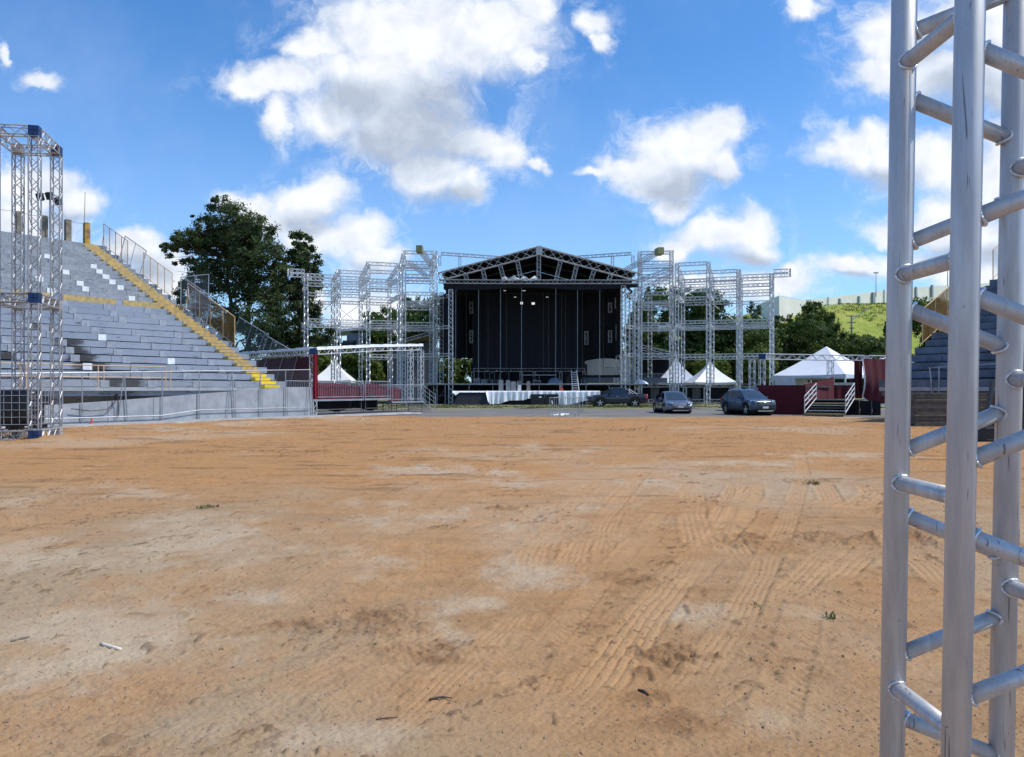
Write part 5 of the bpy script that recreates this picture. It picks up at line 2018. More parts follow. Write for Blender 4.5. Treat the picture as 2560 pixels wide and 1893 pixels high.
    b.inputs['Emission Color'].default_value = (1, 0.97, 0.92, 1)
    b.inputs['Emission Strength'].default_value = 0.7
    for px, py, w, h in ((1304, 758, 0.26, 0.26), (1333, 759, 0.34, 0.24), (1262, 727, 0.26, 0.04), (1310, 727, 0.34, 0.045), (1288, 743, 0.24, 0.05), (1368, 743, 0.26, 0.035)):
        p = W(px, py, 86)
        mb = MB()
        mb.box(p + Vector((0, 0.12, 0.06)), (w + 0.1, 0.22, h + 0.14))
        o = mb.build('stage_lamp', M['case'], root)
        mb = MB()
        mb.box(p, (w, 0.015, h))
        mb.build('lens', lm, o)
        mb = MB()
        mb.tube(p + Vector((0, 0.12, 0.1)), (p.x, p.y + 0.12, 12.94), 0.015, 4)
        mb.build('hanger', M['case'], o)
    # deck and what carries it
    dl, dr, zd = GX(1062, zf), GX(1606, zf), 2.13
    mb = MB()
    mb.box(((dl + dr) / 2, zf + 7.5, zd - 0.09), (dr - dl, 15, 0.16))
    mb.build('deck', M['deck'], root)
    mb = MB()
    mb.bar((dl, zf - 0.04, zd - 0.05), (dr, zf - 0.04, zd - 0.05), 0.06, 0.10)
    mb.build('edge_beam', M['galv'], root)
    mb = cloth_wall((dl, zf + 2.6, 0), (dr, zf + 2.6, 0), -0.05, zd - 0.2, 0.03, 20, 0.05)
    mb.build('underskirt', M['black'], root)
    for px in (1064, 1093, 1113, 1132, 1173, 1232, 1290, 1348, 1405, 1465, 1523, 1565, 1603):
        for y in (zf + 0.05, zf + 2.3):
            mb = MB()
            mb.tube((GX(px, y), y, -0.05), (GX(px, y), y, zd - 0.17), 0.035, 6)
            mb.build('leg', M['galv'] if y < zf + 1 else M['steel_dark'], root)
    for a, b in ((1064, 1093), (1093, 1113), (1113, 1132), (1132, 1173)):
        mb = MB()
        mb.tube((GX(a, zf), zf + 0.05, 0.3), (GX(b, zf), zf + 0.05, 1.7), 0.026, 5)
        mb.tube((GX(a, zf), zf + 0.05, 0.9), (GX(b, zf), zf + 0.05, 0.9), 0.026, 5)
        mb.build('brace', M['steel_dark'], root)


def make_apron():
    """low black platform before the stage, half covered by white sheets"""
    z = 77.0
    t = thing('runway_platform', 'low black platform in front of the stage, draped with crumpled white sheets', 'platform', (GX(1310, z), 78, 0))
    zt = GZ(978.5, z)
    x0, x1 = GX(1134, z), GX(1515, z)
    mb = MB()
    mb.box(((x0 + x1) / 2, z + 1.25, zt - 0.06), (x1 - x0, 2.5, 0.12))
    mb.build('deck', M['deck'], t)
    mb = cloth_wall((GX(1136, z), z + 0.06, 0), (x1, z + 0.06, 0), -0.1, zt - 0.02, 0.03, 22, 0.025)
    mb.build('black_skirt', M['black'], t)
    mb = MB()
    mb.poly([(GX(1131, z), z - 0.5, -0.08), (GX(1222, z), z - 0.5, -0.08), (GX(1214, z), z - 0.02, zt + 0.01), (GX(1151, z), z - 0.02, zt + 0.01)], (0, 0.04, 0))
    mb.build('sloping_front', M['case'], t)
    for px in (1345, 1380):
        mb = MB()
        mb.box((GX(px - 1, z), z - 0.15, 0.52), (1.35, 0.3, 1.08))
        mb.build('front_box', M['case'], t)
    prof = [(1214, 979), (1219, 1004), (1224, 1010), (1236, 1010), (1250, 1009), (1262, 1004), (1275, 1001), (1292, 1001), (1310, 1000), (1318, 996), (1340, 995), (1352, 994), (1370, 997), (1376, 1006), (1384, 1011), (1405, 1012), (1424, 1012), (1440, 1008), (1455, 1003), (1474, 999), (1500, 997)]
    rr = random.Random(12)
    nxp = 130
    Pg = []
    for i in range(nxp + 1):
        px = 1214 + (1500 - 1214) * i / nxp
        yb = np.interp(px, [q[0] for q in prof], [q[1] for q in prof])
        zb = GZ(yb + 1.0, z) + rr.uniform(-0.02, 0.02)
        fold = 0.07 * math.sin(px * 0.42) + 0.05 * math.sin(px * 0.21 + 1) + 0.03 * math.sin(px * 0.93)
        col = []
        x = GX(px, z)
        for k in range(12):
            if k < 3:
                col.append(Vector((x, z + 1.5 - 0.75 * k * 0.9, zt + 0.03 + 0.02 * rr.random())))
            else:
                g = (k - 3) / 8
                col.append(Vector((x + 0.05 * g * math.sin(px * 0.13), z - 0.10 - fold * (0.25 + 0.9 * g) - (0.38 * g if px < 1226 else 0.12 * g), zt + 0.03 - (zt - zb) * g)))
        Pg.append(col)
    mb = MB()
    mb.grid(Pg)
    mb.grid([[p + Vector((0, 0.012, -0.012)) for p in r] for r in Pg])
    mb.build('white_sheet', M['sheet'], t, smooth=True)
    mb = MB()
    P = []
    for i in range(40):
        px = 1131 + 86 * i / 39
        low = 981 + (8 * max(0, 1 - abs(px - 1140) / 9)) + 0.7 * math.sin(px)
        P.append([Vector((GX(px, z), z + 0.8, zt + 0.03)), Vector((GX(px, z), z - 0.10 - 0.03 * math.sin(px * 0.7), zt + 0.035)), Vector((GX(px, z), z - 0.2, GZ(low, z)))])
    mb.grid(P)
    mb.grid([[p + Vector((0, 0.012, -0.012)) for p in r] for r in P])
    mb.build('white_sheet', M['sheet'], t, smooth=True)
    # grey covers and boxes standing on it
    zc = z + 1.2
    for px0, px1, py0, lb, mt in ((1247, 1258, 950, 'tall grey covered case on the runway platform, leftmost of its row', 'grey_box'),
                                  (1265, 1276, 951, 'grey covered case on the runway platform, second from the left', 'grey_box'),
                                  (1278, 1290, 954, 'grey covered case with a pale edge, third from the left on the runway platform', 'grey_box'),
                                  (1293, 1303, 952, 'brownish grey case behind a small white panel on the runway platform', 'ply'),
                                  (1317, 1325, 953, 'narrow brown board standing alone on the runway platform', 'wood'),
                                  (1399, 1406, 955, 'narrow brown board beside the small red box', 'wood')):
        t = thing('equipment_case', lb, 'case', (GX((px0 + px1) / 2, zc), zc, zt + 0.07), 'cases standing on the runway platform')
        w = (px1 - px0) / F * zc
        h = GZ(py0, zc) - zt - 0.05
        c = Vector((GX((px0 + px1) / 2, zc), zc, zt + 0.06))
        mb = MB()
        mb.poly([c + Vector((-w / 2, 0, 0)), c + Vector((w / 2, 0, 0)), c + Vector((w / 2 * 0.96, 0, h * 0.94)), c + Vector((w / 2 * 0.8, 0, h)), c + Vector((-w / 2 * 0.86, 0, h)), c + Vector((-w / 2, 0, h * 0.92))], (0, 0.5, 0))
        mb.build('body', M[mt], t)
        mb = MB()
        for sx in (-1, 1):
            mb.box(c + Vector((sx * w * 0.47, -0.004, h * 0.45)), (0.03, 0.03, h * 0.88))
        mb.build('edge_trim', M['galv'], t)
    mb = MB()
    c = Vector((GX(1298.5, zc - 0.5), zc - 0.55, zt + 0.06))
    mb.poly([c + Vector((-0.17, 0, 0)), c + Vector((0.17, 0, 0)), c + Vector((0.17, 0, 0.6)), c + Vector((-0.15, 0, 0.6))], (0, 0.05, 0))
    tag(mb.build('display_board', M['dish']), 'small white panel leaning on a brownish case on the runway platform', 'panel')
    mb = MB()
    mb.box((GX(1404, zc), zc - 0.4, zt + 0.2), (0.26, 0.26, 0.28))
    mb.box((GX(1404, zc), zc - 0.4, zt + 0.37), (0.12, 0.12, 0.07))
    tag(mb.build('red_box', M['red_plastic']), 'small red box standing on the runway platform near the ladder', 'box')
    # ladder
    zl = 79.0
    t = thing('ladder', 'silver ladder leaning against the front edge of the stage', 'ladder', (GX(1438, zl), zl, zt))
    a0, a1 = W(1431, 979, zl), W(1448, 979, zl)
    b0, b1 = W(1430, 926, zl), W(1443, 926, zl)
    b0.y += 0.9
    b1.y += 0.9
    for p, q in ((a0, b0), (a1, b1)):
        mb = MB()
        mb.bar(p, q, 0.05, 0.08)
        mb.build('side_rail', M['alu'], t)
    for i in range(9):
        f = 0.06 + 0.105 * i
        mb = MB()
        mb.tube(a0.lerp(b0, f), a1.lerp(b1, f), 0.03, 6)
        mb.build('rung', M['alu'], t)


def make_on_stage():
    zd = 2.14
    rr = random.Random(21)
    t = thing('stage_riser', 'low raised deck with a pale front edge at the back of the stage', 'riser', (GX(1348, 89), 89, zd))
    mb = MB()
    mb.box((GX(1348, 89), 89.6, GZ(938, 89)), (4.0, 2, 0.12))
    mb.build('deck', M['deck'], t)
    mb = MB()
    mb.bar((GX(1305, 89), 88.57, GZ(938, 89)), (GX(1391, 89), 88.57, GZ(938, 89)), 0.04, 0.1)
    mb.build('edge_beam', M['galv'], t)
    for px in (1307, 1348, 1389):
        mb = MB()
        mb.tube((GX(px, 89), 88.9, zd), (GX(px, 89), 88.9, GZ(939, 89)), 0.03, 6)
        mb.build('leg', M['galv'], t)
    for px0, px1, py0, z, lb, mt in ((1186, 1200, 944, 86, 'dark equipment case at the far left of the stage deck', 'grey_box'),
                                     (1203, 1216, 947, 85, 'grey equipment case beside the dark one at the left of the stage deck', 'grey_box'),
                                     (1219, 1228, 945, 87, 'small dark case between grey cases on the stage deck', 'case'),
                                     (1231, 1246, 948, 85.5, 'low wide black case on the stage deck above the white sheets', 'case'),
                                     (1333, 1352, 952, 84, 'low pale-lidded case in the middle of the stage deck', 'dish'),
                                     (1452, 1460, 946, 85, 'upright dark case on the stage deck right of the ladder', 'case')):
        t = thing('equipment_case', lb, 'case', (GX((px0 + px1) / 2, z), z, zd), 'cases standing on the stage deck')
        w = (px1 - px0) / F * z
        h = GZ(py0, z) - zd
        c = Vector((GX((px0 + px1) / 2, z), z, zd))
        mb = MB()
        mb.box(c + Vector((0, 0, h * 0.45)), (w, 0.6, h * 0.84))
        mb.build('body', M['case'] if mt == 'dish' else M[mt], t)
        mb = MB()
        mb.box(c + Vector((0, 0, h * 0.94)), (w + 0.03, 0.63, h * 0.12))
        mb.build('lid', M['dish'] if mt == 'dish' else M['trim'], t)
        mb = MB()
        for sx in (-1, 1):
            mb.box(c + Vector((sx * w * 0.47, -0.31, h * 0.45)), (0.04, 0.03, h * 0.8))
        mb.build('edge_trim', M['galv'], t)
    # grey hump under a cover
    mb = MB()
    P = []
    z = 85
    for i in range(15):
        f = i / 14
        x = GX(1368, z) + (GX(1408, z) - GX(1368, z)) * f
        hh = (GZ(944, z) - zd) * (math.sin(math.pi * min(1, f * 1.02)) ** 0.45)
        P.append([Vector((x, z - 0.5, zd)), Vector((x, z - 0.45, zd + hh * 0.55)), Vector((x, z - 0.15, zd + hh)), Vector((x, z + 0.5, zd + hh * 0.98)), Vector((x, z + 0.8, zd))])
    mb.grid(P)
    tag(mb.build('covered_instrument', plain('grey_blue_cover', (0.20, 0.24, 0.30), 0.35, var=0.2, scale=2), smooth=True), 'rounded object under a grey-blue cover on the stage deck', 'covered instrument')
    # microphone stands and small hardware
    for k, (px, py) in enumerate(((1212, 931), (1224, 935), (1236, 930), (1248, 934), (1272, 931))):
        z = 87.5 + 0.4 * k
        t = thing('microphone_stand', ('first', 'second', 'third', 'fourth', 'fifth')[k] + ' thin stand from the left at the back of the stage deck', 'stand', (GX(px, z), z, zd), 'thin stands on the stage deck')
        mb = MB()
        p = Vector((GX(px, z), z, zd))
        mb.tube(p, p + UP * (GZ(py, z) - zd), 0.022, 5)
        mb.build('pole', M['galv'], t)
        mb = MB()
        for a in range(3):
            mb.tube(p + UP * 0.25, p + Vector((0.3 * math.cos(a * 2.1), 0.3 * math.sin(a * 2.1), 0.02)), 0.015, 4)
        mb.build('foot', M['galv'], t)
        mb = MB()
        q = p + UP * (GZ(py, z) - zd)
        mb.tube(q, q + Vector((0.3, -0.1, 0.15)), 0.018, 4)
        mb.lathe([(0.0, -0.06), (0.05, -0.02), (0.05, 0.03), (0, 0.07)], 8, q + Vector((0.3, -0.1, 0.15)))
        mb.build('boom_arm', M['dish'], t)
    # pale wall with a rail, right of the backdrop; black ledge before it
    t = thing('container', 'pale beige container wall seen through the open right corner of the stage', 'container', (GX(1500, 96.5), 97, 0))
    z = 96.5
    mb = MB()
    x0, x1 = GX(1452, z), GX(1575, z)
    mb.box(((x0 + x1) / 2, z + 1.2, GZ(922, z)), (x1 - x0, 2.4, (GZ(886, z) - GZ(958, z))))
    mb.build('body', M['container_wall'], t)
    mb = MB()
    for i in range(24):
        x = x0 + 0.2 + (x1 - x0 - 0.4) * i / 23
        mb.box((x, z - 0.02, GZ(922, z)), (0.07, 0.04, 3.2))
    mb.build('rib', M['container_wall'], t)
    t = thing('safety_rail', 'low barred rail standing in front of the beige container on the stage', 'rail', (GX(1530, 88.5), 88.5, zd))
    z = 88.5
    mb = MB()
    for y in (919, 941):
        mb.tube(W(1512, y, z), W(1552, y, z), 0.025, 5)
    for i in range(15):
        mb.tube(W(1512 + 40 * i / 14, 919, z), W(1512 + 40 * i / 14, 957 if i % 7 == 0 else 941, z), 0.016, 4)
    mb.build('bars', M['steel_dark'], t)
    t = thing('black_table', 'long black cloth-covered table at the right of the stage deck', 'table', (GX(1500, 84.5), 84.5, zd))
    mb = MB()
    x0, x1 = GX(1452, 84.5), GX(1556, 84.5)
    mb.box(((x0 + x1) / 2, 84.9, GZ(941, 84.5)), (x1 - x0, 0.9, 0.28))
    mb.build('table_top', M['black'], t)
    for x in (x0 + 0.2, x1 - 0.2):
        for y in (84.6, 85.2):
            mb = MB()
            mb.tube((x, y, zd), (x, y, GZ(944, 84.5)), 0.03, 5)
            mb.build('leg', M['steel_dark'], t)
    mb = MB()
    mb.box((GX(1495, 86.5), 86.5, GZ(951, 86.5)), (3.4, 0.08, 0.6))
    tag(mb.build('grey_panel', M['grey_box']), 'low grey panel standing under the black table on the stage', 'panel')


def make_side_canopies():
    # left: dark sloping canopy over a grey wall
    z = 93.0
    t = thing('side_canopy', 'dark sloping canopy over a grey-blue wall, behind the left truss wing', 'canopy', (GX(1010, z), 96, 0))
    a, b = W(932, 871, z), W(1092, 826, z)
    mb = MB()
    mb.poly([a, b, b + Vector((0, 9, 0)), a + Vector((0, 9, 0))], (0, 0, 0.05))
    mb.build('roof_skin', M['black_roof'], t)
    mb = MB()
    mb.truss(a + Vector((0, -0.25, -0.15)), b + Vector((0, -0.25, -0.15)), 0.36, 0.03, 0.018, 0.42)
    mb.build('truss_beam', M['alu'], t)
    zw = z + 4
    mb = MB()
    p, q = Vector((GX(974, zw), zw, 0)), Vector((GX(1090, zw), zw, 0))
    mb.poly([(p.x, zw, 1.9), (q.x, zw, 1.9), (q.x, zw, GZ(850, zw)), (p.x, zw, GZ(884, zw))], (0, 0.12, 0))
    mb.build('wall', M['grey_wall'], t)
    mb = MB()
    mb.box(((p.x + q.x) / 2, zw - 0.2, 1.85), (q.x - p.x, 0.3, 0.12))
    mb.build('floor_edge', M['dish'], t)
    mb = cloth_wall((p.x, zw + 0.2, 0), (q.x, zw + 0.2, 0), 0, 1.88, 0.03, 6, 0.03)
    mb.build('underskirt', M['black'], t)
    mb = MB()
    for i in range(22):
        x = p.x + 0.2 + 0.16 * i
        mb.tube((x, zw - 1.0, 1.95), (x, zw - 1.0, 2.9), 0.014, 4)
    mb.tube((p.x + 0.2, zw - 1.0, 2.9), (p.x + 0.2 + 0.16 * 21, zw - 1.0, 2.9), 0.02, 4)
    mb.build('railing', M['galv'], t)
    for px in (978, 1086):
        mb = MB()
        mb.truss((GX(px, z), z, -0.05), (GX(px, z), z, GZ(858 if px < 1000 else 830, z) - 0.2), 0.34, 0.03, 0.018, 0.42, up=(0, 1, 0))
        mb.build('truss_column', M['alu'], t)
    # right: the same slope going down, black under it
    t = thing('side_canopy', 'dark sloping canopy with black walls, behind the right truss wing', 'canopy', (GX(1650, z), 96, 0))
    a, b = W(1600, 862, z), W(1692, 886, z)
    mb = MB()
    mb.poly([a, b, b + Vector((0, 9, 0)), a + Vector((0, 9, 0))], (0, 0, 0.05))
    mb.build('roof_skin', M['black_roof'], t)
    for dz in (-0.15, -0.75):
        mb = MB()
        mb.truss(a + Vector((0, -0.25, dz)), b + Vector((0, -0.25, dz)), 0.34, 0.03, 0.018, 0.42)
        mb.build('truss_beam', M['alu'], t)
    mb = MB()
    mb.poly([(GX(1588, zw), zw, -0.05), (GX(1684, zw), zw, -0.05), (GX(1684, zw), zw, GZ(888, zw)), (GX(1588, zw), zw, GZ(868, zw))], (0, 0.1, 0))
    mb.build('wall', M['black'], t)
    mb = MB()
    zz = 86.5
    for x in np.arange(GX(1575, zz), GX(1668, zz), 0.16):
        mb.tube((x, zz, 2.2), (x, zz, 3.3), 0.016, 4)
    for h in (2.25, 3.3):
        mb.tube((GX(1575, zz), zz, h), (GX(1668, zz), zz, h), 0.022, 5)
    mb.build('railing', M['galv'], t)
    mb = MB()
    mb.box((GX(1640, zz), zz + 0.3, 2.55), (2.6, 0.05, 0.55))
    mb.build('panel', M['grey_wall'], t)
    # low base of the right wing: truss kerbs with black openings
    z = 83.5
    t = thing('scaffold_base', 'low truss base with black openings under the right truss wing, behind the parked cars', 'scaffold', (GX(1745, z), z, 0))
    for y in (1.95, 0.28):
        for a, b in ((1606, 1682), (1686, 1762), (1766, 1838), (1842, 1896)):
            mb = MB()
            mb.truss((GX(a, z), z, y), (GX(b, z), z, y), 0.34, 0.03, 0.018, 0.42)
            mb.build('truss_beam', M['alu'], t)
    for px in (1600, 1684, 1712, 1764, 1840, 1900):
        mb = MB()
        mb.truss((GX(px, z), z, -0.05), (GX(px, z), z, 1.78), 0.32, 0.03, 0.018, 0.42, up=(0, 1, 0))
        mb.build('truss_post', M['alu'], t)
    mb = cloth_wall((GX(1606, z + 1), z + 1, 0), (GX(1900, z + 1), z + 1, 0), -0.05, 1.9, 0.03, 9, 0.04)
    mb.build('black_cloth', M['black'], t)
    mb = MB()
    mb.box((GX(1745, z), z + 0.6, 2.13), (GX(1900, z) - GX(1602, z), 1.6, 0.04))
    mb.build('deck', M['grey_box'], t)
    for px in (1640, 1745):
        mb = MB()
        mb.box((GX(px, z), z + 0.75, 0.95), (0.9, 0.05, 1.5))
        mb.build('panel', M['steel_dark'], t)


# ------------------------------------------------------------------ tents
def pagoda(px, z, wpx, apex_y, eave_y, label, mt='tent', rz=0.0, walls=False):
    w = wpx / F * z
    ze, za = GZ(eave_y, z), GZ(apex_y, z)
    cx = GX(px, z)
    t = thing('pagoda_tent', label, 'tent', (cx, z, 0), 'pagoda tents behind the truss wings')
    R = Matrix.Rotation(rz, 3, 'Z')
    mb = MB()
    P = []
    n = 9
    for k in range(n + 1):
        f = k / n
        r = (1 - f) ** 1.55 + 0.018
        zz = ze + (za - ze) * f
        row = []
        for s in range(4):
            for j in range(6):
                c0 = ((-1, -1), (1, -1), (1, 1), (-1, 1))[s]
                c1 = ((1, -1), (1, 1), (-1, 1), (-1, -1))[s]
                g = j / 6
                sag = -0.10 * math.sin(math.pi * g) * (1 - f) ** 2
                ins = 1 - 0.05 * math.sin(math.pi * g) * (1 - f)
                v = R @ Vector(((c0[0] + (c1[0] - c0[0]) * g) * w / 2 * r * ins, (c0[1] + (c1[1] - c0[1]) * g) * w / 2 * r * ins, 0))
                row.append(Vector((cx + v.x, z + v.y, zz + sag)))
        row.append(row[0])
        P.append(row)
    mb.grid(P)
    mb.build('canopy', M[mt], t, smooth=False)
    mb = MB()
    low = [[p.copy() for p in P[0]], [p - UP * 0.28 for p in P[0]]]
    mb.grid(low)
    mb.build('valance', M[mt], t)
    mb = MB()
    mb.tube((cx, z, za - 0.1), (cx, z, za + 0.12), 0.05, 6, r1=0.02)
    mb.build('finial', M['dish'], t)
    for sx, sy in ((-1, -1), (1, -1), (1, 1), (-1, 1)):
        v = R @ Vector((sx * w * 0.485, sy * w * 0.485, 0))
        mb = MB()
        mb.tube((cx + v.x, z + v.y, -0.1), (cx + v.x, z + v.y, ze), 0.04, 6)
        mb.build('leg', M['dish'], t)
    if walls:
        mb = cloth_wall((cx - w * 0.48, z + w * 0.48, 0), (cx + w * 0.48, z + w * 0.48, 0), 0, ze - 0.1, 0.02, 4, 0.03)
        mb.build('back_wall', M['tent_shaded'], t)
    return t


def make_tents():
    pagoda(836, 91, 92, 893, 950, 'white pagoda tent standing behind the left truss wing', rz=0.05, walls=True)
    pagoda(1774, 90, 100, 899, 955, 'white pagoda tent behind the right truss wing, bright against dark trees', rz=0.03)
    pagoda(1690, 96, 104, 888, 956, 'pale pagoda tent half hidden behind the columns left of the bright one', mt='tent_shaded', rz=-0.1)  # stands in shade: canopy takes the darkened cloth colour
    # the big white frame tent
    z = 70.0
    t = thing('frame_tent', 'big white pyramid-roofed frame tent behind the maroon skirting at the right', 'tent', (GX(2066, 75), 75, 0))
    Lc = W(1932, 938, 77)
    Fc = W(2113, 935, 69)
    ap = W(2066, 866, 76.5)
    ze = Fc.z
    Lc.z = ze
    c = Vector((ap.x, ap.y, 0))
    Bc = Vector((2 * c.x - Fc.x, 2 * c.y - Fc.y, ze))
    Rc = Vector((2 * c.x - Lc.x, 2 * c.y - Lc.y, ze))
    cs = [Lc, Fc, Rc, Bc]
    for i in range(4):
        a, b = cs[i], cs[(i + 1) % 4]
        mb = MB()
        P = []
        for k in range(9):
            f = k / 8
            P.append([(a.lerp(b, g)).lerp(ap, f) - UP * (0.10 * math.sin(math.pi * f) + 0.06 * math.sin(math.pi * g) * (1 - f)) for g in np.linspace(0, 1, 9)])
        mb.grid(P)
        mb.build('roof_panel', M['tent'], t, smooth=True)
        mb = MB()
        mb.grid([[a.lerp(b, g) - UP * 0.06 * math.sin(math.pi * g) for g in np.linspace(0, 1, 9)], [a.lerp(b, g) - UP * (0.42 - 0.1 * math.sin(math.pi * g)) for g in np.linspace(0, 1, 9)]])
        mb.build('valance', M['tent_shaded'], t)
        mb = MB()
        mb.tube((a.x, a.y, -0.1), (a.x, a.y, ze), 0.09, 8)
        mb.build('leg', M['dish'], t)
    # side cloth hanging at the left corner, gathered
    mb = MB()
    P = []
    for i in range(21):
        f = i / 20
        p = Lc.lerp(Bc, f * 0.9)
        row = []
        for k in range(7):
            g = k / 6
            w = 0.9 * (1 - f) * math.sin(math.pi * min(1, g * 1.0)) * 0.5
            row.append(Vector((p.x + 0.6 * g * (1 - f) + 0.06 * math.sin(i * 1.9), p.y + 0.05 * math.cos(i * 2.3), ze - 0.3 - (ze - 0.3) * g)))
        P.append(row)
    mb.grid(P)
    mb.build('side_wall', M['tent_shaded'], t, smooth=True)
    mb = MB()
    P = []
    for i in range(21):
        f = i / 20
        p = Lc.lerp(Fc, 0.02 + 0.30 * f)
        P.append([Vector((p.x + 0.5 * g + 0.05 * math.sin(i * 1.7), p.y + 0.05 * math.cos(i * 2.1), ze - 0.3 - (ze - 0.35) * g * (1.0 - 0.0 * f))) for g in np.linspace(0, 1, 7)])
    mb.grid(P)
    mb.build('side_wall', M['tent_shaded'], t, smooth=True)
    # second one beyond it, mostly hidden
    t = thing('frame_tent', 'white tent roof half hidden behind the maroon curtain and the near truss', 'tent', (GX(2240, 84), 84, 0))
    ap = W(2248, 878, 84)
    q = 5.0
    cs = [Vector((ap.x + sx * q, ap.y + sy * q, 3.1)) for sx, sy in ((-1, -1), (1, -1), (1, 1), (-1, 1))]
    for i in range(4):
        mb = MB()
        a, b = cs[i], cs[(i + 1) % 4]
        mb.grid([[(a.lerp(b, g)).lerp(ap, f) - UP * 0.1 * math.sin(math.pi * f) for g in np.linspace(0, 1, 5)] for f in np.linspace(0, 1, 5)])
        mb.build('roof_panel', M['tent'], t)
        mb = MB()
        mb.tube((a.x, a.y, -0.1), (a.x, a.y, 3.1), 0.08, 8)
        mb.build('leg', M['dish'], t)
    # little parasol at the right corner of the stage
    z = 82
    t = thing('parasol', 'small white parasol at the right front corner of the stage', 'parasol', (GX(1602, z), z, 0))
    mb = MB()
    mb.lathe([(0.0, GZ(949, z)), (0.25, GZ(950.5, z)), (0.62, GZ(955, z)), (0.86, GZ(960, z))], 10, (GX(1602, z), z, 0))
    mb.build('canopy', M['tent'], t)
    mb = MB()
    mb.tube((GX(1602, z), z, 0), (GX(1602, z), z, GZ(950, z)), 0.03, 6)
    mb.build('pole', M['galv'], t)
# ------------------------------------------------------------------ vehicles (modelled at the origin, nose towards +x)
def interp(x, pts):
    return float(np.interp(x, [p[0] for p in pts], [p[1] for p in pts]))


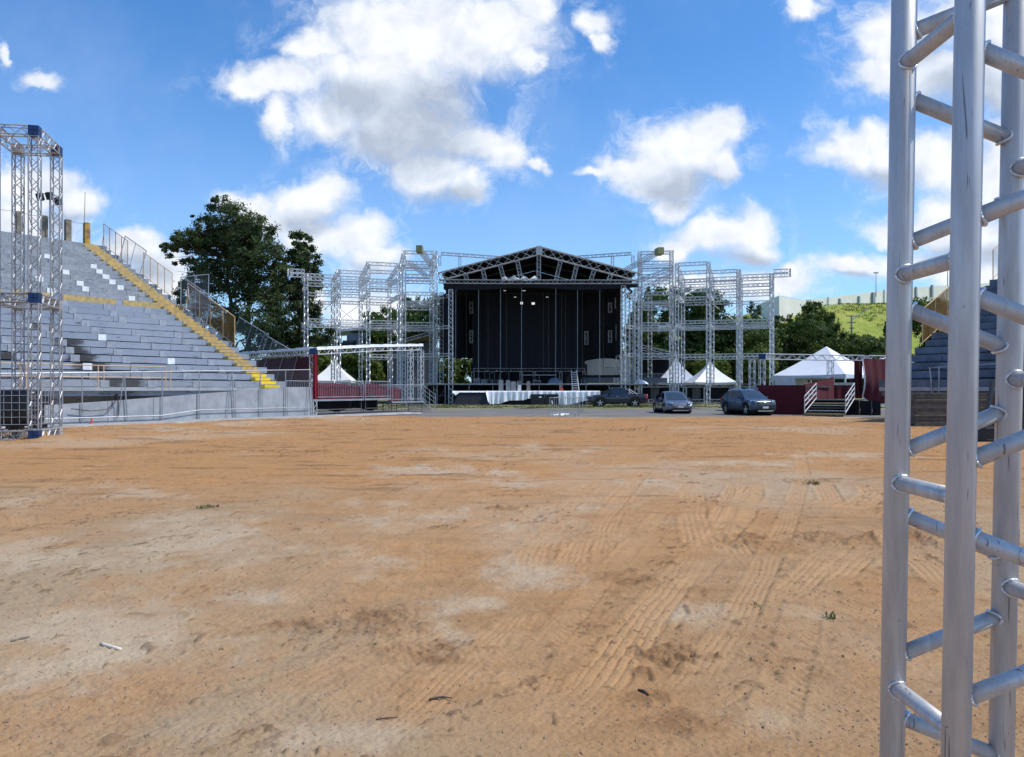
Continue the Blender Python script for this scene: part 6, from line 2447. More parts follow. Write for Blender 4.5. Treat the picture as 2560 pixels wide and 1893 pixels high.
def build_car(name, label, cat, spec, paint, loc, heading, group):
    """heading: angle of the nose about z, 0 = +x"""
    t = thing(name, label, cat, loc, group, local=True, rz=heading)
    L, Wd = spec['L'], spec['W'] / 2
    rw, xf, xr = spec['rw'], spec['xf'], spec['xr']        # wheel radius, axle positions
    n = 72
    xs = np.linspace(-L / 2, L / 2, n + 1)
    mb = MB()
    P = []
    for x in xs:
        zb = spec['clear'] + 0.10 * max(0, (abs(x) - (L / 2 - 0.35)) / 0.35)
        for xa in (xf, xr):
            dd = abs(x - xa)
            ra = rw * 1.17
            if dd < ra:
                zb = max(zb, rw + math.sqrt(ra * ra - dd * dd) - 0.0)
        zt = interp(x, spec['belt'])
        e = max(0.0, (abs(x) - (L / 2 - 0.55)) / 0.55)
        w = Wd * (1 - (0.16 if x > 0 else 0.10) * e ** 2.2)
        zb = min(zb, zt - 0.06)
        hz = zt - zb
        sec = [(w * 0.90, zb), (w * 0.985, zb + 0.10 * hz), (w, zb + 0.45 * hz), (w * 0.995, zb + 0.66 * hz), (w * 0.965, zb + 0.90 * hz), (w * 0.90, zt - 0.004), (w * 0.5, zt + 0.022), (0, zt + 0.03)]
        full = [(-a, b) for a, b in sec] + [(a, b) for a, b in sec[-2::-1]]
        P.append([Vector((x, a, b)) for a, b in full])
    mb.grid(P)
    mb.poly(P[0])
    mb.poly(P[-1])
    # floor
    mb.grid([[p[0], p[-1]] for p in P])
    body = mb.build('body', paint, t, smooth=True)
    mod = body.modifiers.new('edges', 'EDGE_SPLIT')
    mod.split_angle = math.radians(38)
    # inner wheel wells
    mb = MB()
    for xa in (xf, xr):
        mb.lathe([(rw * 1.15, -Wd * 0.88), (rw * 1.15, Wd * 0.88)], 20, (xa, 0, rw), 'Y')
    mb.box((0, 0, spec['clear'] + 0.06), (L * 0.86, Wd * 1.72, 0.10))
    mb.build('underbody', M['trim'], t)
    # cabin
    roof = spec['roof']
    x0, x1 = roof[0][0], roof[-1][0]
    m = 44
    xs = np.linspace(x0, x1, m + 1)
    P = []
    for x in xs:
        zb = interp(x, spec['belt']) - 0.01
        zt = max(interp(x, roof), zb + 0.012)
        f = (zt - zb) / (max(p[1] for p in roof) - zb)
        wb = Wd * 0.895
        wt = Wd * (0.895 - 0.20 * f)
        sec = [(wb, zb), (wb * 0.35 + wt * 0.65 + 0.01, zb + (zt - zb) * 0.62), (wt, zt - 0.05 * f), (wt * 0.86, zt - 0.006), (wt * 0.45, zt + 0.02), (0, zt + 0.026)]
        full = [(-a, b) for a, b in sec] + [(a, b) for a, b in sec[-2::-1]]
        P.append([Vector((x, a, b)) for a, b in full])
    K = len(P[0])
    cab, glass, front, back = MB(), {}, MB(), MB()
    pil = spec['pillars']
    rs, re = spec['rearglass'], spec['windscreen']
    for i in range(m):
        xm = (xs[i] + xs[i + 1]) / 2
        for k in range(K - 1):
            q = [P[i][k], P[i][k + 1], P[i + 1][k + 1], P[i + 1][k]]
            side = k < 2 or k >= K - 3
            top = 3 <= k < K - 4 or k in (2, K - 4)
            if side and spec['sideglass'][0] < xm < spec['sideglass'][1] and not any(a < xm < b for a, b in pil):
                key = (k < 2, sum(xm > b for a, b in pil))
                glass.setdefault(key, MB()).add(q, [(0, 1, 2, 3)])
            elif 3 <= k < K - 4 and xm > re:
                front.add(q, [(0, 1, 2, 3)])
            elif 3 <= k < K - 4 and xm < rs:
                back.add(q, [(0, 1, 2, 3)])
            else:
                cab.add(q, [(0, 1, 2, 3)])
    cab.build('cabin', paint, t, smooth=False)
    for key in sorted(glass):
        glass[key].build('window', M['glass'], t)
    if front.f:
        front.build('windscreen', M['screen'], t)
    if back.f:
        back.build('rear_window', M['glass'], t)
    # wheels
    for xa in (xf, xr):
        for s in (-1, 1):
            y = s * (Wd - 0.11)
            mb = MB()
            R = rw * 0.68
            mb.lathe([(R, -0.085), (R, 0.085)], 24, (xa, y, rw), 'Y', cap=False)
            yo = y + s * 0.075
            for a in range(5):
                an = a * 2 * math.pi / 5 + 0.3
                c, s2 = math.cos(an), math.sin(an)
                mb.bar((xa, yo, rw), (xa + c * R * 0.98, yo, rw + s2 * R * 0.98), 0.085, 0.03, up=(0, 1, 0))
            mb.lathe([(0.0, s * 0.1), (0.06, s * 0.09), (0.06, s * 0.05)], 12, (xa, y, rw), 'Y')
            o = mb.build('wheel', M['rim'], t)
            mb = MB()
            mb.lathe([(R, -0.10), (rw * 0.93, -0.115), (rw, -0.085), (rw, 0.085), (rw * 0.93, 0.115), (R, 0.10)], 28, (xa, y, rw), 'Y', cap=False)
            mb.lathe([(0, 0.0), (R * 0.97, 0.0)], 20, (xa, y, rw), 'Y')
            mb.build('tyre', M['tyre'], o)
    # lamps, grille, plates, mirrors, handles
    xe = L / 2
    fz = spec['lampz']
    for s in (-1, 1):
        mb = MB()
        mb.poly([(xe - 0.16, s * Wd * 0.52, fz + 0.055), (xe - 0.20, s * Wd * 0.72, fz + 0.075), (xe - 0.42, s * (Wd * 0.955), fz + 0.08), (xe - 0.40, s * (Wd * 0.955), fz - 0.03), (xe - 0.13, s * Wd * 0.74, fz - 0.055), (xe - 0.09, s * Wd * 0.52, fz - 0.045)], (0.10, s * 0.015, 0))
        mb.build('headlight', M['lamp'], t)
        tz, th = spec['tail']
        mb = MB()
        mb.poly([(-xe + 0.02, s * Wd * 0.62, tz), (-xe + 0.06, s * Wd * 0.90, tz), (-xe + 0.30, s * Wd * 0.985, tz + 0.02), (-xe + 0.26, s * Wd * 0.975, tz + th), (-xe + 0.08, s * Wd * 0.86, tz + th), (-xe + 0.04, s * Wd * 0.66, tz + th)], (-0.04, s * 0.02, 0))
        mb.build('tail_light', M['tail'], t)
        mb = MB()
        xm = spec['mirror'][0]
        zm = spec['mirror'][1]
        mb.box((xm, s * (Wd + 0.07), zm), (0.12, 0.20, 0.14), rz=s * 0.2)
        mb.box((xm + 0.02, s * (Wd - 0.03), zm - 0.05), (0.06, 0.14, 0.04))
        mb.build('mirror', paint, t)
        for xh in spec['handles']:
            mb = MB()
            mb.box((xh, s * (Wd * 0.985), spec['handlez']), (0.20, 0.05, 0.03))
            mb.build('door_handle', spec['handle_mat'], t)
        mb = MB()
        for xd in spec['doors']:
            mb.box((xd, s * (Wd * 0.985), spec['handlez'] - 0.16), (0.012, 0.045, 0.5))
        mb.box((0.1, s * (Wd * 0.985), spec['clear'] + 0.10), (xf - xr - 2.5 * rw, 0.06, 0.09))
        mb.build('door_seam', M['trim'], t)
    g0, g1, gw = spec['grille']
    mb = MB()
    mb.poly([(xe - 0.03, -gw, g0), (xe - 0.03, gw, g0), (xe - 0.06, gw * 0.92, g1), (xe - 0.06, -gw * 0.92, g1)], (0.05, 0, 0))
    o = mb.build('grille', M['trim'], t)
    mb = MB()
    for i in range(3):
        z = g0 + (g1 - g0) * (i + 0.5) / 3
        mb.box((xe + 0.022, 0, z), (0.02, gw * 1.75, 0.018))
    mb.build('grille_bar', M['chrome'], o)
    mb = MB()
    mb.box((xe - 0.005, 0, spec['clear'] + 0.13), (0.09, Wd * 1.35, 0.12))
    mb.build('bumper_intake', M['trim'], t)
    mb = MB()
    mb.box((xe + 0.025, 0, spec['clear'] + 0.02), (0.05, Wd * 1.15, 0.05))
    mb.build('skid_strip', M['chrome'], t)
    for s, x in ((1, xe + 0.05), (-1, -xe - 0.045)):
        mb = MB()
        mb.box((x, 0, spec['platez']), (0.012, 0.40, 0.12))
        mb.build('number_plate', M['plate'], t)
    return t


PICKUP = dict(L=5.35, W=1.90, rw=0.40, xf=1.62, xr=-1.50, clear=0.36, lampz=0.95, tail=(0.82, 0.36),
              belt=[(-2.68, 1.14), (-0.86, 1.14), (-0.80, 1.12), (0.95, 1.10), (1.30, 1.11), (2.1, 1.06), (2.5, 0.98), (2.68, 0.80)],
              roof=[(-0.92, 1.16), (-0.80, 1.50), (-0.62, 1.74), (-0.2, 1.80), (0.25, 1.78), (0.55, 1.66), (1.35, 1.10)],
              pillars=[(-0.02, 0.08), (-0.72, -0.62)], sideglass=(-0.70, 0.98), windscreen=0.50, rearglass=-0.70,
              mirror=(0.78, 1.20), handles=(0.12, -0.72), handlez=0.98, handle_mat=None, doors=(1.02, 0.03, -0.80), grille=(0.72, 0.98, 0.42), platez=0.58)
SEDAN = dict(L=4.55, W=1.84, rw=0.335, xf=1.36, xr=-1.34, clear=0.20, lampz=0.70, tail=(0.72, 0.16),
             belt=[(-2.28, 0.86), (-1.9, 0.96), (-1.3, 0.97), (0.9, 0.90), (1.2, 0.90), (1.9, 0.78), (2.15, 0.68), (2.28, 0.50)],
             roof=[(-1.85, 0.97), (-1.2, 1.26), (-0.65, 1.43), (-0.1, 1.485), (0.3, 1.45), (0.6, 1.35), (1.28, 0.90)],
             pillars=[(-0.12, -0.02)], sideglass=(-1.25, 0.85), windscreen=0.36, rearglass=-0.75,
             mirror=(0.72, 1.00), handles=(0.02, -0.95), handlez=0.82, handle_mat=None, doors=(0.98, -0.05, -1.0), grille=(0.42, 0.56, 0.50), platez=0.46)
SUV = dict(L=4.30, W=1.80, rw=0.36, xf=1.28, xr=-1.32, clear=0.27, lampz=0.84, tail=(0.86, 0.20),
           belt=[(-2.15, 1.00), (-1.6, 1.05), (0.8, 0.99), (1.05, 1.01), (1.75, 0.95), (2.0, 0.88), (2.15, 0.68)],
           roof=[(-2.0, 1.06), (-1.72, 1.36), (-1.45, 1.53), (-0.8, 1.58), (0.0, 1.57), (0.28, 1.50), (1.12, 1.0)],
           pillars=[(-0.10, 0.0), (-1.05, -0.95)], sideglass=(-1.5, 0.75), windscreen=0.24, rearglass=-1.50,
           mirror=(0.62, 1.08), handles=(0.05, -0.9), handlez=0.90, handle_mat=None, doors=(0.95, -0.03, -1.0), grille=(0.62, 0.84, 0.50), platez=0.50)


def make_cars():
    PICKUP['handle_mat'] = M['chrome']
    SEDAN['handle_mat'] = M['paint_grey']
    SUV['handle_mat'] = M['chrome']
    g = 'cars parked on the yard before the stage'
    z0 = -0.065
    pk = build_car('pickup_truck', 'black double-cab pickup truck parked side-on in front of the white sheets', 'pickup', PICKUP, M['paint_black'],
                   (GX(1541, 69.5), 69.5, z0), math.radians(180 + 3), g)
    # open load bed, roll bar, rear bumper
    mb = MB()
    mb.box((-1.76, 0, 1.165), (1.62, 1.52, 0.05))
    mb.build('bed_cover', M['trim'], pk)
    mb = MB()
    for s in (-1, 1):
        mb.path([(-0.98, s * 0.78, 1.14), (-1.0, s * 0.74, 1.52), (-1.06, s * 0.62, 1.62), (-1.3, s * 0.72, 1.42), (-1.75, s * 0.80, 1.14)], 0.04, 8)
    mb.tube((-1.05, -0.62, 1.62), (-1.05, 0.62, 1.62), 0.04, 8)
    mb.build('roll_bar', M['galv'], pk)
    mb = MB()
    mb.box((-2.74, 0, 0.58), (0.16, 1.7, 0.17))
    mb.build('rear_bumper', M['chrome'], pk)
    build_car('sedan_car', 'grey sedan facing the camera with its bonnet in the sun', 'car', SEDAN, M['paint_grey'], (GX(1681, 53.4), 53.6, z0), math.radians(-90 + 3), g)
    sv = build_car('suv_car', 'blue-grey compact SUV with roof rails parked beside the maroon skirt', 'car', SUV, M['paint_teal'], (GX(1869, 49.4), 49.4, z0), math.radians(-90 + 13), g)
    sv.scale = (0.97, 0.98, 1.03)
    mb = MB()
    for s in (-1, 1):
        mb.path([(-1.3, s * 0.62, 1.58), (-1.2, s * 0.62, 1.64), (0.1, s * 0.62, 1.635), (0.2, s * 0.62, 1.56)], 0.02, 6)
    mb.build('roof_rail', M['chrome'], sv)
    d = dup(sv, (GX(1850, 58.5), 59.0, z0), math.radians(-90 - 25), 'dark blue SUV mostly hidden behind the blue-grey one, only its roof showing', swap={M['paint_teal']: M['paint_blue']})
# ------------------------------------------------------------------ trees
def leaf_cloud(seed, lobes, n, size, clump=55, droop=0.0, flat=0.6):
    """many small leaf faces gathered in clumps that fill the lobes unevenly; lobes = (centre, radii, weight)"""
    r = np.random.RandomState(seed)
    wts = np.array([l[2] for l in lobes], float)
    wts /= wts.sum()
    nc = max(8, n // clump)
    li = r.choice(len(lobes), nc, p=wts)
    c = np.array([l[0] for l in lobes])[li]
    rad = np.array([l[1] for l in lobes])[li]
    d = r.normal(size=(nc, 3))
    d /= np.linalg.norm(d, axis=1)[:, None]
    rr = 0.35 + 0.65 * r.rand(nc) ** 0.45
    cc = c + d * rad * rr[:, None]
    cs = rad.min(axis=1) * r.uniform(0.10, 0.26, nc)
    k = nc * clump
    ci = np.repeat(np.arange(nc), clump)
    dd = r.normal(size=(k, 3)) * 0.62
    dd[:, 2] *= flat
    p = cc[ci] + dd * cs[ci][:, None] * 1.5
    p[:, 2] -= droop * np.abs(dd[:, 0])
    # each leaf: a bent sliver, roughly facing outwards and up
    nrm = d[ci] * 0.7 + r.normal(size=(k, 3)) * 0.8 + np.array([0, 0, 0.5])
    nrm /= np.linalg.norm(nrm, axis=1)[:, None]
    a = np.cross(nrm, r.normal(size=(k, 3)))
    a /= np.linalg.norm(a, axis=1)[:, None]
    b = np.cross(nrm, a)
    s = size * r.uniform(0.55, 1.35, k)[:, None]
    v = np.stack([p - a * s, p - b * s * 0.45, p + a * s, p + b * s * 0.45], 1)
    return v.reshape(-1, 3)


def trunk_mb(seed, h, r0, lobes, forks=1):
    """tapered trunk with limbs reaching into the lobes"""
    rr = random.Random(seed)
    mb = MB()
    for f in range(forks):
        ox = 0 if forks == 1 else (f - (forks - 1) / 2) * r0 * 3
        pts = [Vector((ox, 0, -0.3))]
        rs = [r0 * 1.25]
        for i in range(1, 9):
            g = i / 8
            pts.append(Vector((ox * (1 + g) + rr.uniform(-.25, .25) * g * h * 0.06, rr.uniform(-.25, .25) * g * h * 0.06, h * g)))
            rs.append(r0 * (1 - 0.85 * g))
        mb.path(pts, rs, 9)
        for c, rad, w in lobes:
            if rr.random() > 0.85:
                continue
            z0 = min(h * 0.9, max(h * 0.22, c[2] - rad[2] * 0.9))
            i = min(7, int(z0 / h * 8))
            a = pts[i].lerp(pts[i + 1], z0 / h * 8 - i)
            b = Vector(c)
            m = a.lerp(b, 0.5) + Vector((rr.uniform(-.5, .5), rr.uniform(-.5, .5), rr.uniform(-.2, .6)))
            mb.path([a, m, b], [r0 * 0.34, r0 * 0.22, r0 * 0.06], 6)
            for q in range(3):
                e = b + Vector((rr.uniform(-1, 1) * rad[0], rr.uniform(-1, 1) * rad[1], rr.uniform(-.5, .8) * rad[2])) * 0.8
                mb.path([m.lerp(b, 0.6), (m + e) / 2 + Vector((0, 0, .2)), e], [r0 * 0.13, r0 * 0.09, r0 * 0.03], 5)
    return mb


def make_tree(name, label, loc, lobes, n, size, leaf, h, r0, seed, group=None, forks=1, clump=55, flat=0.6, rz=0.0):
    t = thing(name, label, 'tree', loc, group, local=True, rz=rz)
    trunk_mb(seed, h, r0, lobes, forks).build('trunk', M['bark'], t, smooth=True)
    me = tri_mesh('crown', leaf_cloud(seed, lobes, n, size, clump, 0, flat), 4)
    me.materials.append(M[leaf])
    link('crown', me, t)
    return t


def lobes_px(lst, z, base):
    """lobes given where the crown shows: px, py, half sizes in px, depth factor, weight"""
    out = []
    for px, py, rx, ry, dz, w in lst:
        c = W(px, py, z + dz)
        out.append((tuple(c - Vector(base)), (rx / F * z, max(rx, ry) / F * z * 0.8, ry / F * z), w))
    return out


def generic_lobes(seed, w, h, k=9, low=0.25):
    rr = random.Random(seed)
    out = []
    for i in range(k):
        a = rr.uniform(0, 6.28)
        z = h * rr.uniform(low + 0.1, 0.86)
        rad = w * 0.5 * math.sqrt(rr.random()) * (1 - 0.55 * abs(z / h - 0.55))
        s = w * rr.uniform(0.17, 0.30)
        out.append(((rad * math.cos(a), rad * math.sin(a), z), (s, s, s * rr.uniform(0.6, 0.95)), s))
    out.append(((0, 0, h * 0.9), (w * 0.2, w * 0.2, h * 0.12), w * 0.15))
    return out


def make_trees():
    # the big dark pine on the left
    z = 82.0
    base = Vector((GX(600, z), z, -0.2))
    L = [(560, 535, 52, 40, 0, 1.0), (600, 560, 60, 44, -2, 1.2), (520, 580, 48, 34, -1, 0.9), (455, 610, 52, 24, 0, 0.7), (420, 625, 24, 14, -1, 0.22), (480, 600, 50, 34, 2, 0.8), (450, 650, 40, 22, 1, 0.45),
         (560, 610, 80, 44, 1, 1.6), (650, 580, 46, 36, 0, 0.8), (625, 630, 70, 44, -2, 1.3), (500, 690, 64, 34, -1, 1.0), (560, 690, 80, 50, 0, 1.6), (640, 700, 70, 56, 0, 1.4), (480, 745, 44, 36, 1, 0.6),
         (560, 775, 90, 60, -1, 1.6), (650, 790, 80, 62, -1, 1.5), (600, 850, 120, 44, 0, 1.5), (700, 850, 60, 40, 0, 0.8), (545, 505, 24, 14, 0, 0.25), (470, 720, 34, 18, -1, 0.3), (700, 690, 40, 30, 0, 0.5), (690, 640, 30, 26, 0, 0.4), (705, 760, 50, 50, 0, 1.0), (680, 720, 50, 50, 1, 1.0), (600, 600, 70, 40, 1, 1.0), (540, 640, 60, 40, 2, 0.8), (432, 600, 16, 12, 0, 0.12), (408, 612, 14, 8, 0, 0.1), (500, 545, 22, 12, 0, 0.2)]
    make_tree('pine_tree', 'tall dark pine with a broad ragged crown rising behind the end of the left grandstand', base, lobes_px(L, z, base), 78000, 0.15, 'leaf_pine', 17.5, 0.42, 11, forks=2, clump=130, flat=0.8)
    z = 84.0
    base = Vector((GX(748, z), z, -0.2))
    L = [(750, 600, 26, 20, 0, 0.5), (755, 630, 36, 24, 0, 0.8), (775, 660, 36, 24, -1, 0.8), (735, 665, 34, 26, 0, 0.7), (765, 700, 44, 30, 0, 0.9), (745, 745, 46, 34, -1, 1), (775, 780, 36, 30, 0, 0.7), (735, 800, 50, 40, 0, 1.0), (790, 830, 44, 34, 0, 0.8),
         (725, 720, 30, 26, 0, 0.5), (740, 860, 60, 30, 0, 0.9)]
    make_tree('pine_tree', 'narrower dark pine close to the broad one, just left of the truss wing', base, lobes_px(L, z, base), 30000, 0.15, 'leaf_pine', 14.5, 0.30, 12, clump=120, flat=0.8)
    # kinds that repeat further back
    kinds = {}

    def plant(kind, label, px, top_y, wpx, z, seed, rz=None):
        w = wpx / F * z
        h = GZ(top_y, z)
        loc = Vector((GX(px, z), z, -0.2))
        base_w, base_h, leaf, nleaf, size = {'round': (9.0, 11.0, 'leaf_dark', 34000, 0.20), 'bright': (8.0, 9.0, 'leaf_mid', 28000, 0.20), 'loose': (7.0, 11.0, 'leaf_dark', 15000, 0.18), 'bush': (6.0, 4.5, 'leaf_light', 16000, 0.16), 'cone': (6.0, 11.0, 'leaf_pine', 24000, 0.17)}[kind]
        sc = (w / base_w, w / base_w, h / base_h)
        if kind not in kinds:
            if kind == 'cone':
                lb = [((0.5 * math.cos(i * 2.4), 0.5 * math.sin(i * 2.4), 1.0 + i * 0.85), (2.6 - i * 0.2, 2.6 - i * 0.2, 0.8), 3.0 - i * 0.22) for i in range(12)]
            else:
                lb = generic_lobes(seed, base_w, base_h, {'loose': 8, 'bush': 10}.get(kind, 13), 0.02 if kind == 'bush' else 0.16)
            t = make_tree({'bush': 'bush', 'cone': 'cypress_tree'}.get(kind, 'tree'), label, loc, lb, nleaf, size, leaf, base_h * 0.85, 0.25 if kind != 'bush' else 0.1, seed, 'trees beyond the stage', rz=rz or 0)
            t.scale = sc
            kinds[kind] = t
        else:
            t = dup(kinds[kind], loc, seed * 1.7 if rz is None else rz, label, sc)
        return t
    plant('round', 'dark round tree behind the tower of the left truss wing', 1035, 742, 130, 112, 31)
    plant('bright', 'fresh green tree behind the low canopy roof, middle of the left truss wing', 930, 778, 140, 118, 32)
    plant('bush', 'bright green bush behind the white pagoda tent of the left wing', 770, 868, 190, 98, 33)
    plant('bright', 'green tree low behind the first columns of the left truss wing', 800, 835, 120, 122, 34)
    plant('bush', 'sunlit bush between the pagoda tent and the grey-blue wall', 880, 880, 120, 104, 35)
    plant('round', 'dark tree right against the left columns of the stage', 985, 770, 100, 124, 36)
    plant('bush', 'green bush visible through the low left opening of the stage', 1160, 893, 120, 103, 37)
    plant('loose', 'thin tree showing between the stage columns and the right hanging tower', 1626, 716, 96, 116, 38)
    plant('round', 'large dark tree behind the middle of the right truss wing', 1745, 716, 210, 108, 39)
    plant('round', 'dark tree low behind the right truss wing, left of its last columns', 1830, 800, 190, 106, 40)
    plant('loose', 'small ragged tree rising by the last columns of the right truss wing', 1885, 752, 84, 120, 41)
    plant('bright', 'green tree behind the right hanging tower, low down', 1640, 830, 120, 112, 42)
    plant('bush', 'yellow-green bush seen between the columns of the right truss wing', 1735, 848, 100, 104, 43)
    plant('round', 'broad dark tree just right of the right truss wing, below the white cube building', 1965, 786, 150, 112, 44)
    plant('bright', 'tall fresh green tree left of the grassy hill', 2030, 752, 110, 124, 45)
    plant('round', 'dark tree under the left end of the long hilltop wall', 2070, 786, 90, 132, 46)
    plant('round', 'dark tree behind the peak of the big frame tent', 2120, 832, 150, 112, 47)
    plant('bush', 'pale green bushes right of the concrete utility pole', 2195, 842, 150, 118, 48)
    plant('cone', 'dark cypress standing against the bright hill, half hidden by the near truss', 2226, 765, 66, 116, 49)
    plant('round', 'dark tree behind the ochre fence of the right grandstand', 2330, 742, 130, 122, 50)
    plant('bush', 'bush low behind the skirted platform, under the side of the big tent', 1905, 870, 150, 98, 51)
    plant('bush', 'bush at the foot of the trees behind the bright right pagoda tent', 1800, 880, 150, 100, 52)
    plant('loose', 'thin dark tree behind the right hanging tower', 1600, 740, 90, 122, 53)
    plant('round', 'dark tree filling the gap below the canopy of the right wing', 1690, 860, 130, 104, 54)


# ------------------------------------------------------------------ the hill and what stands on it
def hill_z(x, y):
    a = sstep(128, 236, y)
    b = sstep(10, 92, x + (y - 150) * 0.10)
    crest = 26.6 + 0.035 * (x - 90)
    k = crest * a * b + 0.7 * (fbm(x * 0.05, y * 0.05, 4, 300) - 0.5) * 4 * a * b
    return k


def make_hill():
    xs = np.linspace(0, 330, 150)
    ys = np.linspace(124, 330, 110)
    Xh, Yh = np.meshgrid(xs, ys)
    Z = hill_z(Xh, Yh) - 0.3
    mb = MB()
    mb.grid([[(Xh[i, j], Yh[i, j], Z[i, j]) for j in range(len(xs))] for i in range(len(ys))])
    m, nt, bs = _nt('hill_grass')
    v = world_pos(nt)
    n1 = noise(nt, world_pos(nt, (1, 0.5, 2)), 0.06, 7, 0.65)
    n2 = noise(nt, v, 0.6, 6, 0.7)
    n3 = noise(nt, world_pos(nt, (0.3, 0.3, 2.0)), 0.5, 5, 0.6)
    c = mixc(nt, ramp(nt, n1.outputs['Fac'], 0.38, 0.62), (0.26, 0.31, 0.03), (0.38, 0.37, 0.06))
    c = mixc(nt, ramp(nt, n2.outputs['Fac'], 0.48, 0.70, 0, 0.8), c, (0.10, 0.16, 0.025))
    c = mixc(nt, ramp(nt, n3.outputs['Fac'], 0.57, 0.70, 0, 0.7), c, (0.33, 0.27, 0.12))
    nt.links.new(c, bs.inputs['Base Color'])
    bs.inputs['Roughness'].default_value = 0.95
    bump(nt, bs, n2.outputs['Fac'], 0.8, 0.6)
    structure(mb.build('hill', m, smooth=True))
    # shrubs and tufts that roughen the slope, nobody could count them
    r = np.random.RandomState(9)
    k = 9000
    x, y = r.uniform(55, 190, k), r.uniform(128, 238, k)
    keep = fbm(x * 0.07, y * 0.09, 5, 310, 0.65) > 0.50
    x, y = x[keep], y[keep]
    zz = hill_z(x, y) - 0.3
    k, q = len(x), 9
    p = np.repeat(np.stack([x, y, zz], 1), q, 0) + r.normal(size=(k * q, 3)) * np.array([0.45, 0.45, 0.13]) + np.array([0, 0, 0.15])
    d1 = r.normal(size=(k * q, 3))
    d1 /= np.linalg.norm(d1, axis=1)[:, None]
    d2 = np.cross(d1, r.normal(size=(k * q, 3)))
    d2 /= np.linalg.norm(d2, axis=1)[:, None]
    sz = r.uniform(0.10, 0.26, k * q)[:, None]
    me = tri_mesh('hillside_grass', np.stack([p - d1 * sz, p - d2 * sz * 0.5, p + d1 * sz, p + d2 * sz * 0.5], 1).reshape(-1, 3), 4)
    me.materials.append(M['leaf_light'])
    stuff(link('hillside_grass', me))
    # long white wall with grey gates
    zb = 240.0

    def wall_d(px):
        return 240 + (px - 1998) * 0.13
    t = thing('boundary_wall', 'long white wall with grey gates along the top of the grassy hill', 'wall', (GX(2250, zb), zb, 28))
    pts = [(1998, 752, 770), (2060, 746, 764), (2130, 737, 758), (2215, 725, 748), (2330, 716, 742), (2500, 706, 738), (2640, 700, 736)]
    for (a, ya, ba), (b, yb, bb) in zip(pts[:-1], pts[1:]):
        mb = MB()
        za, zc = wall_d(a), wall_d(b)
        mb.poly([W(a, ba + 22, za), W(b, bb + 22, zc), W(b, yb, zc), W(a, ya, za)], (0, 3.0, 0))
        mb.build('wall_section', M['white_wall'], t)
    for px, y0, y1, w in ((2099, 747, 760, 11), (2147, 741, 755, 11), (2184, 732, 752, 22), (2290, 718, 738, 13), (2330, 713, 735, 15), (2420, 712, 734, 14)):
        mb = MB()
        zz = wall_d(px)
        a, b = W(px - w / 2, y1 + 8, zz), W(px + w / 2, y0, zz)
        mb.box(((a.x + b.x) / 2, zz - 0.1, (a.z + b.z) / 2), (b.x - a.x, 0.5, b.z - a.z), rz=0.85)
        mb.build('gate', M['window'], t)
    for px in (2070, 2210, 2380):
        mb = MB()
        zz = wall_d(px)
        yt = float(np.interp(px, [q[0] for q in pts], [q[1] for q in pts]))
        a = W(px, yt, zz)
        mb.box((a.x, zz - 0.15, a.z - 2.8), (0.5, 0.5, 6.0), rz=0.85)
        mb.build('pier', M['dish'], t)
    # cube building
    z = 205
    t = thing('white_building', 'plain white cube building rising above the trees, left of the hilltop wall', 'building', (GX(1965, z), z, 0))
    a, b, c = W(1890, 744, z + 26), W(1948, 742, z), W(2003, 742, z + 9)
    zt = b.z
    dd = (a - b) + (c - b)
    d = b + dd
    mb = MB()
    low = 8
    for p, q in ((a, b), (b, c), (c, d), (d, a)):
        mb.add([(p.x, p.y, low), (q.x, q.y, low), (q.x, q.y, zt), (p.x, p.y, zt)], [(0, 1, 2, 3)])
    mb.add([(p.x, p.y, low) for p in (a, b, c, d)], [(0, 1, 2, 3)])
    mb.build('wall', M['white_wall'], t)
    mb = MB()
    mb.add([(p.x, p.y, zt + 0.002) for p in (a, b, c, d)], [(0, 1, 2, 3)])
    mb.add([(p.x, p.y, zt + 0.35) for p in (a, b, c, d)], [(0, 1, 2, 3)])
    for p, q in ((a, b), (b, c), (c, d), (d, a)):
        mb.add([(p.x, p.y, zt), (q.x, q.y, zt), (q.x, q.y, zt + 0.35), (p.x, p.y, zt + 0.35)], [(0, 1, 2, 3)])
    mb.build('roof', M['roof_metal'], t)
    # pale hall behind the right wing
    z = 170
    t = thing('white_building', 'pale hall glimpsed between the trees behind the right hanging tower', 'building', (GX(1650, z), z, 0))
    mb = MB()
    mb.box((GX(1652, z), z + 5, GZ(798, z) - 8), (GX(1690, z) - GX(1614, z), 10, 16))
    mb.build('wall', M['white_wall'], t)
    mb = MB()
    mb.box((GX(1652, z), z + 5, GZ(798, z) + 0.15), (GX(1692, z) - GX(1612, z), 10.6, 0.3))
    mb.build('roof', M['roof_metal'], t)
    # low house on the left, white flat roof
    z = 114
    t = thing('low_house', 'low house with a flat white roof among the trees behind the left truss wing', 'house', (GX(868, z), z, 0))
    mb = MB()
    x0, x1 = GX(812, z), GX(916, z)
    mb.poly([(x0, z, GZ(832, z)), (x1, z, GZ(824, z)), (x1, z + 8, GZ(824, z)), (x0, z + 8, GZ(832, z))], (0, 0, 0.35))
    mb.build('roof', M['roof_metal'], t)
    mb = MB()
    mb.box((GX(888, z), z + 4, GZ(832, z) / 2), (GX(912, z) - GX(866, z), 7, GZ(832, z)))
    mb.build('wall', M['grey_wall'], t)
    mb = MB()
    mb.box((GX(872, z), z + 0.42, GZ(862, z)), (2.0, 0.1, 1.3))
    mb.build('window', M['glass'], t)
    for px in (818, 850):
        mb = MB()
        mb.tube((GX(px, z), z + 0.6, -0.1), (GX(px, z), z + 0.6, GZ(832, z)), 0.1, 6)
        mb.build('post', M['dish'], t)
    z = 108
    t = thing('boundary_wall', 'short beige wall behind the left truss wing, beside the pagoda tent', 'wall', (GX(905, z), z, 0))
